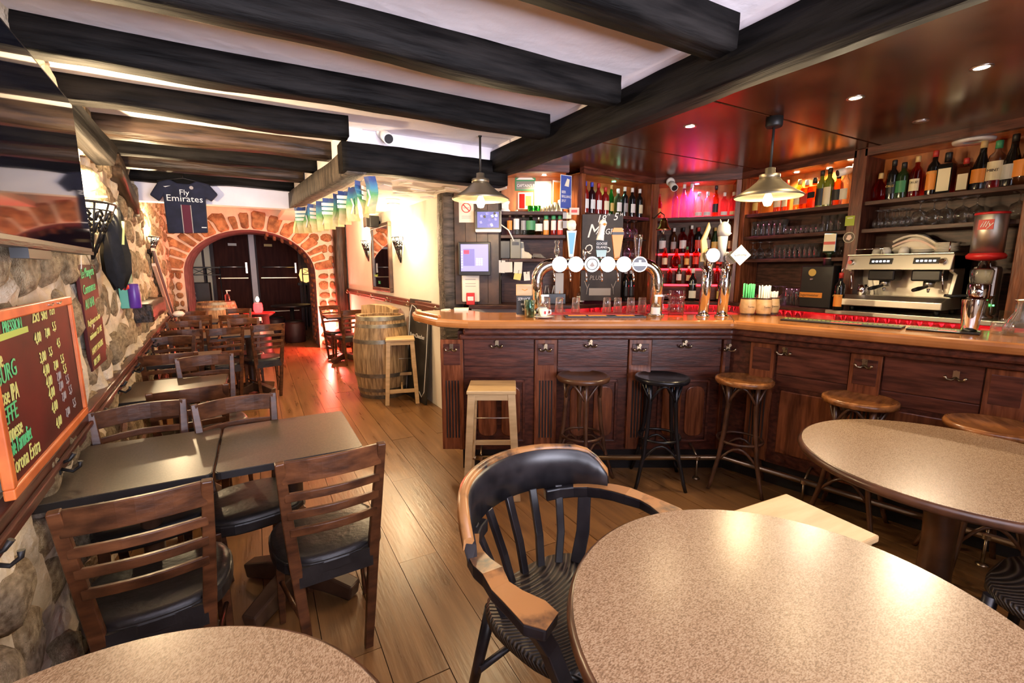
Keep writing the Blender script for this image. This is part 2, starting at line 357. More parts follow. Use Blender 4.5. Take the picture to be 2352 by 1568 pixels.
while a < PI - .05:
    da = R.uniform(.12, .24) if .5 < a < 2.4 else R.uniform(.13, .22)
    a1 = min(a + da, PI); k1 = R.uniform(.23, .33) + (.07 if R.random() < .25 else 0)
    m_, c_ = wedge(a + .022, a1 - .018, .015, k1, k); obj('stone', m_, 'arch_stone', wall_arch, c_)
    a = a1; k += 1
AS = [stone_mesh(k + 40, n=9) for k in range(8)]
for me in AS: me.materials.append(MAT['arch_stone'])
for side, x0, x1 in ((1, ACX + AA + .03, 1.33), (-1, -1.30, ACX - AA - .03)):
    z = .02
    while z < 2.3:
        h_ = R.uniform(.12, .21)
        kx = max(0, (SPR + AB) - z)
        xa, xb = x0, x1
        if z > SPR - .1:
            tt = min(.999, max(0, (z + h_ - SPR)) / (AB + .30)); ex = (AA + .32) * math.sqrt(1 - tt * tt)
            if side > 0: xa = ACX + ex
            else: xb = ACX - ex
        if xb - xa > .09:
            cuts = [xa] + ([xa + (xb - xa) * R.uniform(.4, .7)] if xb - xa > .22 else []) + [xb]
            for c0, c1 in zip(cuts, cuts[1:]):
                obj('stone', R.choice(AS), 'arch_stone', wall_arch, ((c0 + c1) / 2, 9.41, z + h_ / 2), (0, R.uniform(-.1, .1), 0), scale=((c1 - c0) * .86, .09, h_ * .82))
        z += h_ + .012
for k in range(46):   # small stones in the reveal of the arch
    yy = 9.5 + R.random() * 1.1; i_ = k % 23
    if i_ < 14: zz = .08 + i_ * .1; obj('stone', R.choice(AS), 'stone', wall_arch, (ACX + AA - .002, yy, zz), (0, 0, -PI / 2), scale=(R.uniform(.1, .2), .05, .075))
    else:
        a = .05 + (i_ - 13) * .14; p_ = arch_pt(a); obj('stone', R.choice(AS), 'stone', wall_arch, (p_[0], yy, p_[1]), (0, -a, -PI / 2), scale=(R.uniform(.1, .2), .05, .075))
# white wall on the right of the passage with its posts
mb = MB(); mb.bb(0, WR.len, 0, .16, 0, 2.45)
wall_right = struct('wall_right', mb, 'white_wall', 'white plastered wall of the passage right of the arch', loc=tuple(WR.p), rot=WR.rz)
def timber(name, p0, p1, w, h, mat, label, rough=1.0, n=22, seed=0, kind='structure', sec=12):
    """hand-hewn timber from p0 to p1 (centre line), w across, h high"""
    p0, p1 = Vector(p0), Vector(p1); L_ = (p1 - p0).length; m_ = MB(); rings = []
    for i in range(n + 1):
        t = i / n; x_ = L_ * t; r_ = []
        oy = .022 * rough * nz((t * 2.3 + seed, 1, seed)); oz = .02 * rough * nz((t * 2.1 + seed, 5, seed))
        for j in range(sec):
            a = 2 * PI * (j + .5) / sec; ca, sa = math.cos(a), math.sin(a); q = 1 / max(abs(ca), abs(sa)) * .93 + .07
            k = 1 + .10 * rough * nz((x_ * 2.2, ca * 1.5 + seed, sa * 1.5)) + .04 * rough * nz((x_ * 9, ca * 3 + seed, sa * 3))
            r_.append((x_, oy + w / 2 * q * ca * k * .93, oz + h / 2 * q * sa * k * .93))
        rings.append(r_)
    m_.ring(rings, 0, True)
    o = obj(name, m_, mat, loc=p0); o.rotation_euler = (p1 - p0).to_track_quat('X', 'Z').to_euler()
    tag(o, label, kind=kind); return o
timber('oak_post', (1.40, 9.27, 0), (1.42, 9.27, 2.4), .22, .22, 'brown_beam', 'dark brown oak post beside the lit arch pier', .5, seed=3)
timber('oak_post', (1.70, 4.33, 0), (1.70, 4.33, 2.22), .20, .20, 'grey_timber', 'weathered grey oak post behind the end of the bar', 1.2, seed=8)
# ceilings
mb = MB(); mb.bb(-1.75, 1.70, -2.2, 5.65, 2.43, 2.6)
ceiling = struct('ceiling', mb, 'plaster', 'white plaster ceiling between the black beams')
mb = MB(); mb.bb(-1.7, .42, 5.65, 9.5, 2.6, 2.7)
struct('ceiling_rear', mb, 'plaster', 'plaster ceiling in front of the stone arch')
mb = MB(); P = [(.62, 3.36, 2.20), (1.74, 3.36, 2.20), (2.0, 3.7, 2.20), (2.02, 4.3, 2.21), (1.75, 4.9, 2.22), (1.65, 9.5, 2.37), (.42, 9.5, 2.37), (.43, 5.6, 2.25)]
b = mb.pts(P + [(p[0], p[1], p[2] + .08) for p in P]); n_ = len(P); mb.face([b + i for i in range(n_)]); mb.face([b + n_ + i for i in range(n_)][::-1])
for i in range(n_): j = (i + 1) % n_; mb.face([b + i, b + n_ + i, b + n_ + j, b + j])
low_ceiling = struct('ceiling_passage', mb, 'white_wall', 'low white ceiling of the passage with peeling patches')
for k in range(14):   # peeling flakes of paint
    m_ = MB(); w_, l_ = R.uniform(.03, .08), R.uniform(.08, .2); m_.prism([(-l_, -w_ * .5), (-l_ * .3, -w_), (l_, -w_ * .2), (l_ * .4, w_), (-l_ * .6, w_ * .7)], -.004, 0)
    obj('paint_flake', m_, R.choice(['paper', 'cloth_white', 'plaster']), low_ceiling, (R.uniform(.95, 1.6), R.uniform(3.6, 4.9), 2.197), (R.uniform(-.06, .06), R.uniform(-.1, .1), R.uniform(0, 3)))
mb = MB(); mb.bb(-1.2, .45, 5.62, 5.75, 2.14, 2.52)
struct('wall_bulkhead', mb, 'plaster', 'grey plaster bulkhead behind the hanging shirt')
mb = MB(); mb.bb(.60, 1.72, 3.36, 3.48, 2.28, 2.44); mb.prism([(.60, 3.34), (.70, 3.34), (.50, 5.66), (.40, 5.66)], 2.28, 2.44)
struct('wall_overpassage', mb, 'plaster', 'white plaster over the beam of the passage')
# beams
for yf, x1_ in ((.70, 1.64), (1.34, 1.63), (1.97, 1.63), (2.60, 1.64), (3.24, .57), (3.90, .56), (4.42, .52), (4.95, .46), (5.56, .43)):
    k = int(yf * 10); nm = {7: 'nearest black ceiling beam overhead', 13: 'black ceiling beam, second from the viewer', 19: 'black ceiling beam, third from the viewer', 26: 'long black ceiling beam behind the hanging lamp rod', 32: 'black ceiling beam ending at the white corner', 39: 'brown ceiling beam catching the sconce light', 44: 'dark ceiling beam behind the brown one', 49: 'dark ceiling beam next to the shirt beam', 55: 'ceiling beam that the football shirt hangs from'}[k]
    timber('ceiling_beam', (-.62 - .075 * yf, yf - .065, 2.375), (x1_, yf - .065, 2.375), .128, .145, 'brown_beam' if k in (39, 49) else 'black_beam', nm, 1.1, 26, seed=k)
timber('ceiling_beam', (1.76, -2.1, 2.32), (1.76, 3.45, 2.32), .19, .17, 'black_beam', 'great black beam along the edge of the bar ceiling', .7, 40, seed=91)
timber('ceiling_beam', (.55, 3.36, 2.235), (1.80, 3.40, 2.245), .16, .20, 'black_beam', 'black beam over the passage below the camera', .8, seed=77)
timber('ceiling_beam', (.645, 3.31, 2.215), (.43, 5.62, 2.225), .14, .17, 'grey_timber', 'grey beam over the string of paper flags', .9, seed=60)
timber('corner_brace', (-.86, 3.05, 2.42), (-.70, 3.55, 2.14), .10, .14, 'black_beam', 'short black brace between wall and ceiling beam', .9, 8, seed=33)
timber('wall_timber', WL.w(3.85, -.03, 2.24), WL.w(4.75, -.03, 2.03), .10, .17, 'brown_beam', 'dark timber set in the stone wall above the scarf', .9, 10, seed=21)
timber('wall_timber', WL.w(4.05, -.06, 1.15), WL.w(5.35, -.06, 1.15), .16, .15, 'brown_beam', 'thick timber ledge let into the stone wall', .8, 10, seed=22)
mb = MB(); mb.bb(1.69, 1.76, -2.1, 3.40, 2.30, 2.45)
struct('wall_overbeam', mb, 'plaster', 'white plaster between the great beam and the ceiling')
# bar ceiling of glossy wood: boards with dark joints
mb = MB(); mb.bb(1.72, 5.0, -2.2, 4.9, 2.475, 2.56)
canopy = struct('ceiling_bar', mb, 'dark_gap', 'glossy mahogany panel ceiling over the bar')
for x0, x1, y0, y1 in ((1.84, 4.7, 1.92, 2.90), (1.84, 4.7, 2.92, 4.8), (1.84, 4.7, .42, 1.90), (1.84, 4.7, -2.1, .40)):
    m_ = MB(); m_.bb(x0, x1, y0, y1, 2.46, 2.475); obj('panel', m_, 'canopy_wood', canopy)
def inter(sa, da, sb, db):
    p, q = sa.w(0, da), sb.w(0, db); d, e = sa.x, sb.x
    t = ((q.x - p.x) * e.y - (q.y - p.y) * e.x) / (d.x * e.y - d.y * e.x); return p + d * t
NEXT = {id(B1): (None, B2), id(B2): (B1, B3), id(B3): (B2, B4), id(B4): (B3, None)}
def strip_poly(sg, s0, s1, d0, d1, m0, m1):
    """plan strip between depths d0 and d1 of a wall run, ends mitred into the neighbouring run where asked; in the run's own coordinates"""
    def end(s, d, m, nb):
        if not m or nb is None: return (s, d)
        p = inter(sg, d, nb, d) - sg.p; return (p.dot(sg.x), p.dot(sg.y))
    a, b = NEXT[id(sg)]
    return [end(s0, d0, m0, a), end(s1, d0, m1, b), end(s1, d1, m1, b), end(s0, d1, m0, a)]
# shell behind the shelves, the street side and the far room
mb = MB()
for sg, d in ((B1, .34), (B2, .34), (B3, .34), (B4, .34)): 
    mb.prism([tuple(sg.w(a, b))[:2] for a, b in strip_poly(sg, 0, sg.len, d, d + .08, 1, 1)], 0, 2.5)
struct('wall_bar', mb, 'mahogany_v', 'dark wooden wall behind the bar shelves')
mb = MB(); mb.bb(-1.7, 5.0, -2.15, -2.05, 0, .75); mb.bb(-1.7, 5.0, -2.15, -2.05, 2.45, 2.6); mb.bb(-1.7, -.65, -2.15, -2.05, .75, 2.45); mb.bb(2.45, 5.0, -2.15, -2.05, .75, 2.45)
struct('wall_front', mb, 'white_wall', 'street side wall with the shop window behind the viewer')
w1 = thing('window_1', 'wide shop window in the street wall', None, (0, 0, 0)); w1['kind'] = 'structure'
mb = MB()
for xx in (-.65, .9, 2.42): mb.bb(xx, xx + .05, -2.13, -2.07, .75, 2.45)
mb.bb(-.65, 2.45, -2.13, -2.07, .75, .80); mb.bb(-.65, 2.45, -2.13, -2.07, 2.40, 2.45); obj('window_frame', mb, 'mahogany', w1)
for a, b_ in ((-.60, .90), (.95, 2.42)):
    m_ = MB(); m_.bb(a, b_, -2.104, -2.098, .80, 2.40); obj('pane', m_, 'glass', w1)
mb = MB(); mb.bb(5.0, 5.1, -2.2, 4.9, 0, 2.6); mb.bb(-1.75, -1.65, -2.2, 1.1, 0, 2.6); mb.bb(-1.75, -.63, 1.045, 1.11, 0, 2.6)
struct('wall_side', mb, 'mahogany_v', 'dark side wall outside the picture')
# room beyond the arch
mb = MB(); mb.bb(-2.6, 3.0, 13.3, 13.4, 0, 2.9); mb.bb(-2.7, -2.6, 10.7, 13.4, 0, 2.9); mb.bb(2.9, 3.0, 10.7, 13.4, 0, 2.9); mb.bb(-2.7, 3.0, 10.7, 13.4, 2.8, 2.9)
struct('wall_far', mb, 'burgundy', 'dark burgundy wall of the back room beyond the arch')
def far_door(n, x0, x1, label, sign):
    d = thing('door_%d' % n, label, None); d['kind'] = 'structure'; yy = 13.28
    m_ = MB(); m_.bb(x0, x1, yy - .05, yy, 0, 2.35); obj('door_leaf', m_, 'dark_door', d, bevel=.004)
    m_ = MB(); m_.bb(x0 - .07, x0, yy - .08, yy, 0, 2.42); m_.bb(x1, x1 + .07, yy - .08, yy, 0, 2.42); m_.bb(x0 - .07, x1 + .07, yy - .08, yy, 2.35, 2.42); obj('door_frame', m_, 'burgundy', d)
    m_ = MB(); m_.cyl((x0 + .08, yy - .11, 1.55), (x1 - .06, yy - .11, 1.55), .018); m_.bb(x1 - .09, x1 - .05, yy - .13, yy - .04, 1.40, 1.66); obj('panic_bar' if n == 1 else 'door_handle', m_, 'steel', d)
    for zz in (1.27, .42):
        m_ = MB(); m_.bb(x0 + .05, x1 - .05, yy - .056, yy - .05, zz, zz + .02); obj('metal_strip', m_, 'old_brass', d)
    m_ = MB(); m_.bb(sign - .09, sign + .09, yy - .058, yy - .05, 2.06, 2.12); obj('door_sign', m_, 'paper' if n == 1 else 'l_gold', d)
far_door(1, -.85, -.12, 'brown fire door with a push bar in the back room', -.45)
far_door(2, .06, .98, 'dark door with a gold sign in the back room', .32)
mb = MB(); mb.bb(-.10, .02, 13.0, 13.1, 0, 2.5); tag(obj('white_post', mb, 'plaster', bevel=.01), 'slim white post between the two doors in the back room', 'post')
for x0, x1, m_, l in ((-1.62, -1.36, 'blue_glow', 'blue lit screen beside the railing in the back room'), ):
    q = thing('wall_screen', l, 'screen', ((x0 + x1) / 2, 13.27, 1.72)); mm = MB(); mm.bb(-.15, .15, -.03, 0, -.21, .21); obj('frame', mm, 'black_plastic', q); mm = MB(); mm.bb(-.13, .13, -.036, -.03, -.19, .19); obj('screen', mm, m_, q)
mb = MB(); mb.bb(-1.30, -1.10, 13.26, 13.3, .1, 2.3); mb.bb(-1.05, -.93, 13.26, 13.3, .1, 2.3); struct('trim_1', mb, 'paper_cream', 'pale painted strips beside the fire door')
def railing(x0, x1, y, label):
    t = thing('iron_railing', label, 'railing', ((x0 + x1) / 2, y, 0), group='iron railings of the back room'); w = (x1 - x0) / 2
    m_ = MB(); m_.bb(-w, w, -.012, .012, 1.52, 1.55); m_.bb(-w, w, -.012, .012, 1.36, 1.38); obj('rail', m_, 'iron', t)
    k = -w
    while k <= w + .01:
        m_ = MB(); m_.cyl((k, 0, 0), (k, 0, 1.54), .012, n=6); obj('baluster', m_, 'iron', t); k += .26
    k = -w
    while k < w - .2:
        m_ = MB(); m_.tube([(k, 0, 1.38), (k + .26, 0, 1.52)], .006, 5); m_.tube([(k, 0, 1.52), (k + .26, 0, 1.38)], .006, 5); obj('cross_bar', m_, 'iron', t); k += .26
railing(-1.75, -.70, 12.4, 'black iron railing left of the fire door')
railing(1.0, 2.0, 12.4, 'black iron railing beside the amber lamp')
# ================================================================ BAR COUNTER
def seg_poly(d0, d1, s_start, s_end):
    """strip following both bar segments between two depths"""
    i0, i1 = inter(F1, d0, F2, d0), inter(F1, d1, F2, d1)
    return [tuple(F1.w(s_start, d0))[:2], tuple(i0)[:2], tuple(F2.w(s_end, d0))[:2], tuple(F2.w(s_end, d1))[:2], tuple(i1)[:2], tuple(F1.w(s_start, d1))[:2]]
E2 = F2.len
top_poly = [(1.11, 3.72), (1.06, 3.52), (1.09, 3.08), (1.24, 2.86)] + [tuple(F1.w(F1.len, 0))[:2], tuple(F2.w(E2, 0))[:2], tuple(F2.w(E2, .58))[:2], tuple(inter(F1, .60, F2, .58))[:2], (1.62, 3.36), (1.58, 3.80)]
mb = MB(); mb.prism(top_poly, 1.092, 1.152)
bt = obj('bar_worktop', mb, 'bar_top', bevel=.022); tag(bt, 'long polished orange-brown wooden bar top with a rounded edge', 'bar top')
mb = MB(); mb.prism([(1.13, 3.70), (1.09, 3.52), (1.12, 3.12), (1.15, 3.13), (1.13, 3.50), (1.17, 3.68)], 1.152, 1.172); o_ = obj('edge_strip', mb, 'bar_top', bt, bevel=.006)
mb = MB(); mb.prism([tuple(F1.w(F1.len - .003, 0))[:2], tuple(F1.w(F1.len + .003, 0))[:2], tuple(inter(F1, .6, F2, .58))[:2]], 1.1515, 1.1525); obj('mitre_joint', mb, 'dark_gap', bt)
bar = thing('bar_counter', 'dark mahogany bar counter with fluted pilasters and brass coat hooks', 'bar counter')
DF = .17
mb = MB(); mb.prism(seg_poly(DF + .03, .56, .02, E2), .0, .16); obj('plinth', mb, 'near_black', bar)
mb = MB(); mb.prism(seg_poly(DF, .54, .0, E2), .16, 1.06); obj('carcass', mb, 'mahogany', bar)
mb = MB(); mb.prism(seg_poly(.05, .5, .05, E2), 1.045, 1.092); obj('cornice', mb, 'mahogany', bar, bevel=.015)
mb = MB(); mb.prism(seg_poly(.10, .5, .02, E2), 1.005, 1.045); obj('moulding', mb, 'mahogany', bar, bevel=.012)
def onseg(name, sg, mb, mat, parent, bevel=0):
    if parent.type == 'MESH': return obj(name, mb, mat, parent, bevel=bevel)
    return obj(name, mb, mat, parent, tuple(sg.p), sg.rz, bevel)
def hook(sg, s, h, d, parent, scale=1.0):
    m_ = MB(); m_.T = Matrix.Translation((s, d, h)) @ Matrix.Scale(scale, 4)
    m_.lathe([(.0, 0), (.016, .001), (.016, .006), (0, .008)], 10); 
    m_.v = []; m_.f = []; m_.m = []; m_.s = []
    m_.box((0, -.003, 0), (.026, .006, .045)); m_.tube([(0, -.006, .012), (0, -.02, .02), (0, -.035, .02)], [.008, .008, .011], 8)
    for q in (-1, 1): m_.tube([(0, -.006, -.012), (q * .018, -.018, -.026), (q * .034, -.03, -.022), (q * .042, -.036, -.004)], [.006, .006, .006, .008], 8)
    return onseg('coat_hook', sg, m_, 'old_brass', parent)
def pilaster(sg, s0, s1, z0, z1, parent, d=DF):
    m_ = MB(); m_.bb(s0, s1, d - .03, d + .005, z0, z1); p = onseg('pilaster', sg, m_, 'panel_red', parent, .003)
    w = s1 - s0; m_ = MB(); m_.bb(s0 + w * .13, s1 - w * .13, d - .034, d - .03, z1 - .185, z1 - .03); onseg('plaque', sg, m_, 'mahogany', p, .003)
    n = 5
    for k in range(n):
        a = s0 + w * (.16 + .68 * (k + .5) / n); m_ = MB(); m_.bb(a - w * .032, a + w * .032, d - .0315, d - .03, z0 + .09, z1 - .30); onseg('flute', sg, m_, 'dark_gap', p)
        m_ = MB(); m_.bb(a + w * .04, a + w * .088, d - .036, d - .03, z0 + .09, z1 - .30)
        if k < n - 1: onseg('reed', sg, m_, 'panel_red', p)
    return p
ZT, ZB = 1.0, .175
def us(sg, u, v, d): return sg.px(u, v, d)[0]
pil = [(us(F1, a, 800, DF), us(F1, b, 800, DF)) for a, b in ((1013, 1064), (1228, 1279), (1443, 1494), (1657, 1708))]
pil[3] = (pil[3][0], F1.len + .03)
for a, b in pil: pilaster(F1, a, b, ZB, ZT, bar)
for (a0, a), (b, b0) in zip(pil, pil[1:]):
    m_ = MB(); m_.bb(a + .005, b - .005, DF - .012, DF + .004, .80, ZT); onseg('frieze_board', F1, m_, 'mahogany', bar, .003)
    m_ = MB(); m_.bb(a + .005, b - .005, DF - .007, DF + .004, .715, .795); onseg('rail_board', F1, m_, 'mahogany', bar, .003)
    c, w = (a + b) / 2, (b - a) * .74
    m_ = MB()
    for x0, x1, z0, z1 in ((c - w / 2, c - w / 2 + .02, .22, .70), (c + w / 2 - .02, c + w / 2, .22, .70), (c - w / 2, c + w / 2, .22, .24), (c - w / 2, c + w / 2, .68, .70)): m_.bb(x0, x1, DF - .014, DF + .002, z0, z1)
    onseg('panel_moulding', F1, m_, 'mahogany', bar, .004)
    for k in (-1, 1):
        w2 = w * .36; cx = c + k * w * .225; r_ = .05; P = []
        for qx, qz, a0_ in ((1, 1, 0), (-1, 1, 90), (-1, -1, 180), (1, -1, 270)):
            for t in range(5): an = math.radians(a0_ + 22.5 * t); P.append((cx + qx * (w2 / 2 - r_) + r_ * math.cos(an), .46 + qz * (.19 - r_) + r_ * math.sin(an)))
        m_ = MB(); m_.prism(P, DF - .013, DF + .002, ax='y'); onseg('raised_panel', F1, m_, 'panel_red', bar, .006)
for u, v in ((1037, 797), (1141, 790), (1253, 797), (1357, 789), (1467, 797), (1574, 790), (1671, 797)):
    s, h = F1.px(u, v, DF - .03); hook(F1, s, h, DF - .034 if v > 795 else DF - .012, bar)
# right-hand run
q0, q1 = us(F2, 1953, 850, DF), us(F2, 2027, 850, DF); L2 = q1 - q0
pilaster(F2, q0, q1, ZB, ZT, bar); pilaster(F2, .07, .07 + L2, ZB, ZT, bar); pilaster(F2, q0 + (q0 - .07), q1 + (q0 - .07), ZB, ZT, bar)
for a, b in ((.08 + L2, q0), (q1, q0 + q0 - .07), (q1 + q0 - .07, E2)):
    m_ = MB(); m_.bb(a + .005, b - .005, DF - .012, DF + .004, .80, ZT); onseg('frieze_board', F2, m_, 'mahogany', bar, .003)
    m_ = MB(); m_.bb(a + .005, b - .005, DF - .007, DF + .004, .715, .795); onseg('rail_board', F2, m_, 'mahogany', bar, .003)
    m_ = MB(); m_.bb(a + .04, b - .04, DF - .013, DF + .002, .25, .69); onseg('raised_panel', F2, m_, 'panel_red', bar, .01)
for u, v in ((1803, 806), (1988, 833), (2196, 862)):
    s, h = F2.px(u, v, DF - .02); hook(F2, s, h, DF - .034 if u == 1988 else DF - .012, bar, 1.0)
# brass foot rail with its brackets
i0 = inter(F1, .02, F2, .02); rail = [tuple(F1.w(.12, .02, .16)), (i0.x, i0.y, .16), tuple(F2.w(E2, .02, .16))]
fr = thing('foot_rail', 'long brass foot rail running along the base of the bar', 'foot rail')
mb = MB(); mb.tube(rail, .019, 12); mb.lathe([(.0, -.024), (.018, -.016), (.025, 0), (.018, .016), (0, .024)], 12, rail[0]); obj('rail', mb, 'old_brass', fr)
for sg, s in ((F1, us(F1, 1105, 1070, .02)), (F1, us(F1, 1600, 1070, .02)), (F2, us(F2, 2256, 1290, .02)), (F2, .5)):
    m_ = MB(); m_.T = Matrix.Translation(sg.w(s, .02, 0)) @ Matrix.Rotation(sg.rz, 4, 'Z')
    m_.tube([(0, 0, .005), (0, 0, .16)], [.008, .007], 8); m_.lathe([(.026, 0), (.026, .005), (.01, .014)], 12); m_.tube([(0, 0, .16), (0, .08, .20), (0, .17, .21)], .008, 8); m_.lathe([(.024, .148), (.024, .172)], 12, cap=False)
    obj('bracket', m_, 'old_brass', fr)

# ================================================================ BACK BAR
SH = (2.045, 1.825, 1.60)
CT = 1.16
def cabinet(name, sg, s0, s1, label, shelves, depth=.30, topmat='bay_orange', lowmat='shelf_wood', sides=(1, 1), zt=2.40, zb=CT, side_w=.05, shelf_t=.032):
    t = thing(name, label, 'cabinet', tuple(sg.w(0, 0, 0)), sg.rz)
    m_ = MB(); m_.bb(s0, s1, depth - .015, depth, shelves[0], zt); obj('back_panel', m_, topmat, t)
    m_ = MB(); m_.bb(s0, s1, depth - .016, depth, zb, shelves[0]); obj('back_panel', m_, lowmat, t)
    for k, s in ((0, s0), (1, s1)):
        if sides[k]: m_ = MB(); m_.bb(s - side_w / 2, s + side_w / 2, -.01, depth, zb, zt); obj('side_panel', m_, 'panel_red', t, bevel=.003)
    for z in shelves:
        m_ = MB(); m_.bb(s0 + side_w / 2 * sides[0], s1 - side_w / 2 * sides[1], 0, depth - .016, z - shelf_t, z); obj('shelf', m_, 'shelf_wood', t, bevel=.003)
    m_ = MB(); m_.bb(s0 - .02, s1 + .02, -.03, .03, zt, 2.46); obj('fascia', m_, 'mahogany', t)
    m_ = MB(); m_.bb(s0, s1, .03, depth, zt, zt + .02); obj('soffit', m_, topmat, t)
    return t
b1s = us(B1, 1178, 500, 0); b1w = us(B1, 1150, 500, 0)
cabinet('shelf_unit', B1, b1w, B1.len - .075, 'open shelf unit with soft drinks and posters behind the bar end', SH, .28, sides=(0, 0))
cabinet('shelf_unit', B2, .11, B2.len - .02, 'shelf unit of wine bottles over the chalkboard', (2.045,), .28, sides=(1, 1))
cabinet('shelf_unit', B3, .03, B3.len - .03, 'corner shelf unit with glowing red bottle steps', (2.045,), .30, sides=(1, 1))
Y2 = lambda y: 3.10 - y
cabinet('shelf_unit', B4, .03, Y2(2.09), 'whisky shelf unit with rows of glasses below', SH, .28, sides=(1, 0))
cabinet('shelf_unit', B4, Y2(1.99), Y2(1.04), 'shelf unit of liqueurs over the coffee machine', SH[:2], .28, sides=(0, 1), side_w=.08)
cabinet('shelf_unit', B4, Y2(.96), Y2(-.7), 'shelf unit beyond the coffee grinder', SH, .28, sides=(0, 1))
mb = MB(); mb.bb(Y2(2.09), Y2(1.99), -.03, .28, CT, 2.46); pr_ = obj('cabinet_pillar', mb, 'mahogany_v', loc=tuple(B4.p), rot=B4.rz, bevel=.004); tag(pr_, 'wooden pillar with stickers between the two shelf units', 'pillar')
mb = MB(); mb.bb(.0, b1w, .0, .04, CT, 2.22); pw = obj('plank_panel', mb, 'dark_gap', loc=tuple(B1.p), rot=B1.rz); tag(pw, 'brown boarded panel carrying the screens and the alarm box', 'panel')
k = 0.0
while k < b1w - .02:
    m_ = MB(); m_.bb(k + .002, min(k + .105, b1w), -.012, 0, CT, 2.22); obj('plank', m_, 'foot_wood', pw); k += .107
# back counter with the red lit glass shelf below
def back_counter(sg, s0, s1, label, mat='shelf_wood', front=-.14, led=True, m0=1, m1=1):
    t = thing('back_counter', label, 'counter', tuple(sg.p), sg.rz)
    def pr(name, d0, d1, z0, z1, mt, bv=0): m_ = MB(); m_.prism(strip_poly(sg, s0, s1, d0, d1, m0, m1), z0, z1); return obj(name, m_, mt, t, bevel=bv)
    pr('worktop', front, .30, CT - .035, CT, mat, .004); pr('base_cabinet', front + .03, .30, 0, .90, 'mahogany_v'); pr('back_panel', .16, .20, .90, CT - .035, 'white_plastic')
    if led: m_ = MB(); m_.bb(s0 + .02, s1 - .02, .02, .035, CT - .047, CT - .036); obj('led_strip', m_, 'led_red', t)
    return t
back_counter(B1, .14, B1.len, 'dark back counter below the soft drink shelves', led=False)
back_counter(B2, .02, B2.len, 'back counter with red lit glasses under the chalkboard')
back_counter(B3, .0, B3.len, 'corner back counter with a red lit shelf of glasses')
back_counter(B4, -.02, Y2(2.12), 'back counter with upturned wine glasses and the black cooler', m1=0)
back_counter(B4, Y2(2.12), Y2(1.0), 'steel fronted back counter carrying the coffee machine', 'steel', -.16, m0=0, m1=0)
back_counter(B4, Y2(.99), Y2(-.7), 'back counter beyond the coffee grinder', led=False, m0=0, m1=0)
# ================================================================ CHAIRS
def make_chair():
    t = thing('ladder_back_chair', '', 'chair')
    for q in (-1, 1):
        m_ = MB(); m_.tube([(q * .105, -.155, 0), (q * .120, -.175, .22), (q * .138, -.185, .46), (q * .153, -.212, .66), (q * .166, -.255, .88)], 0, w=[(.013, .016), (.014, .018), (.015, .020), (.0135, .018), (.012, .015)], up=(1, 0, 0)); obj('rear_leg', m_, 'worn_wood', t, bevel=.004)
        m_ = MB(); m_.tube([(q * .175, .165, 0), (q * .165, .155, .43)], 0, w=[(.012, .012), (.019, .019)], up=(1, 0, 0)); obj('front_leg', m_, 'worn_wood', t, bevel=.004)
        m_ = MB(); m_.tube([(q * .170, .155, .20), (q * .118, -.172, .20)], .009, 6); obj('stretcher', m_, 'worn_wood', t)
    def slat(z, h, yb, name):
        hw = .138 + (z - .46) * .067; pts = [(-hw + 2 * hw * i / 8, yb - .030 * math.sin(PI * i / 8), z + .006 * math.sin(PI * i / 8)) for i in range(9)]
        m_ = MB(); m_.tube(pts, 0, w=(.008, h / 2), up=(0, 0, 1)); return obj(name, m_, 'worn_wood', t, bevel=.003)
    slat(.838, .078, -.246, 'top_rail')
    for z in (.745, .675, .605): slat(z, .030, -.212 - (z - .60) * .16, 'slat')
    P = []
    for i in range(28):
        a = 2 * PI * i / 28; ca, sa = math.cos(a), math.sin(a); k = 1 / (abs(ca) ** 2.8 + abs(sa) ** 2.8) ** (1 / 2.8)
        P.append((.205 * k * ca * (1 + .06 * sa), .20 * k * sa))
    m_ = MB(); m_.prism(P, .405, .455); obj('seat_frame', m_, 'seat_black', t, bevel=.008)
    m_ = MB(); m_.ring([[(x * s, y * s, z) for x, y in P] for s, z in ((.97, .455), (.95, .468), (.85, .474), (.4, .470))], 0, True, False, True); obj('seat_pad', m_, 'seat_black', t)
    m_ = MB(); m_.bb(-.13, .13, -.198, -.185, .375, .45); obj('seat_rail', m_, 'seat_black', t)
    return t
chair0 = make_chair(); used = []
def place_chair(top, label, face=1, tilt=None):
    """top: middle of the top rail in plan; face 1 looks away down the room, -1 looks at the viewer"""
    ang = math.radians(tilt or 0) + (0 if face > 0 else PI)
    x, y = top[0] - math.sin(ang) * .255, top[1] + math.cos(ang) * .255
    g = 'dark ladder-back chairs'
    if not used: chair0.location = (x, y, 0); chair0.rotation_euler = (0, 0, ang); chair0['label'] = label; chair0['group'] = g; used.append(1); return chair0
    return dup(chair0, (x, y, 0), ang, label, g)
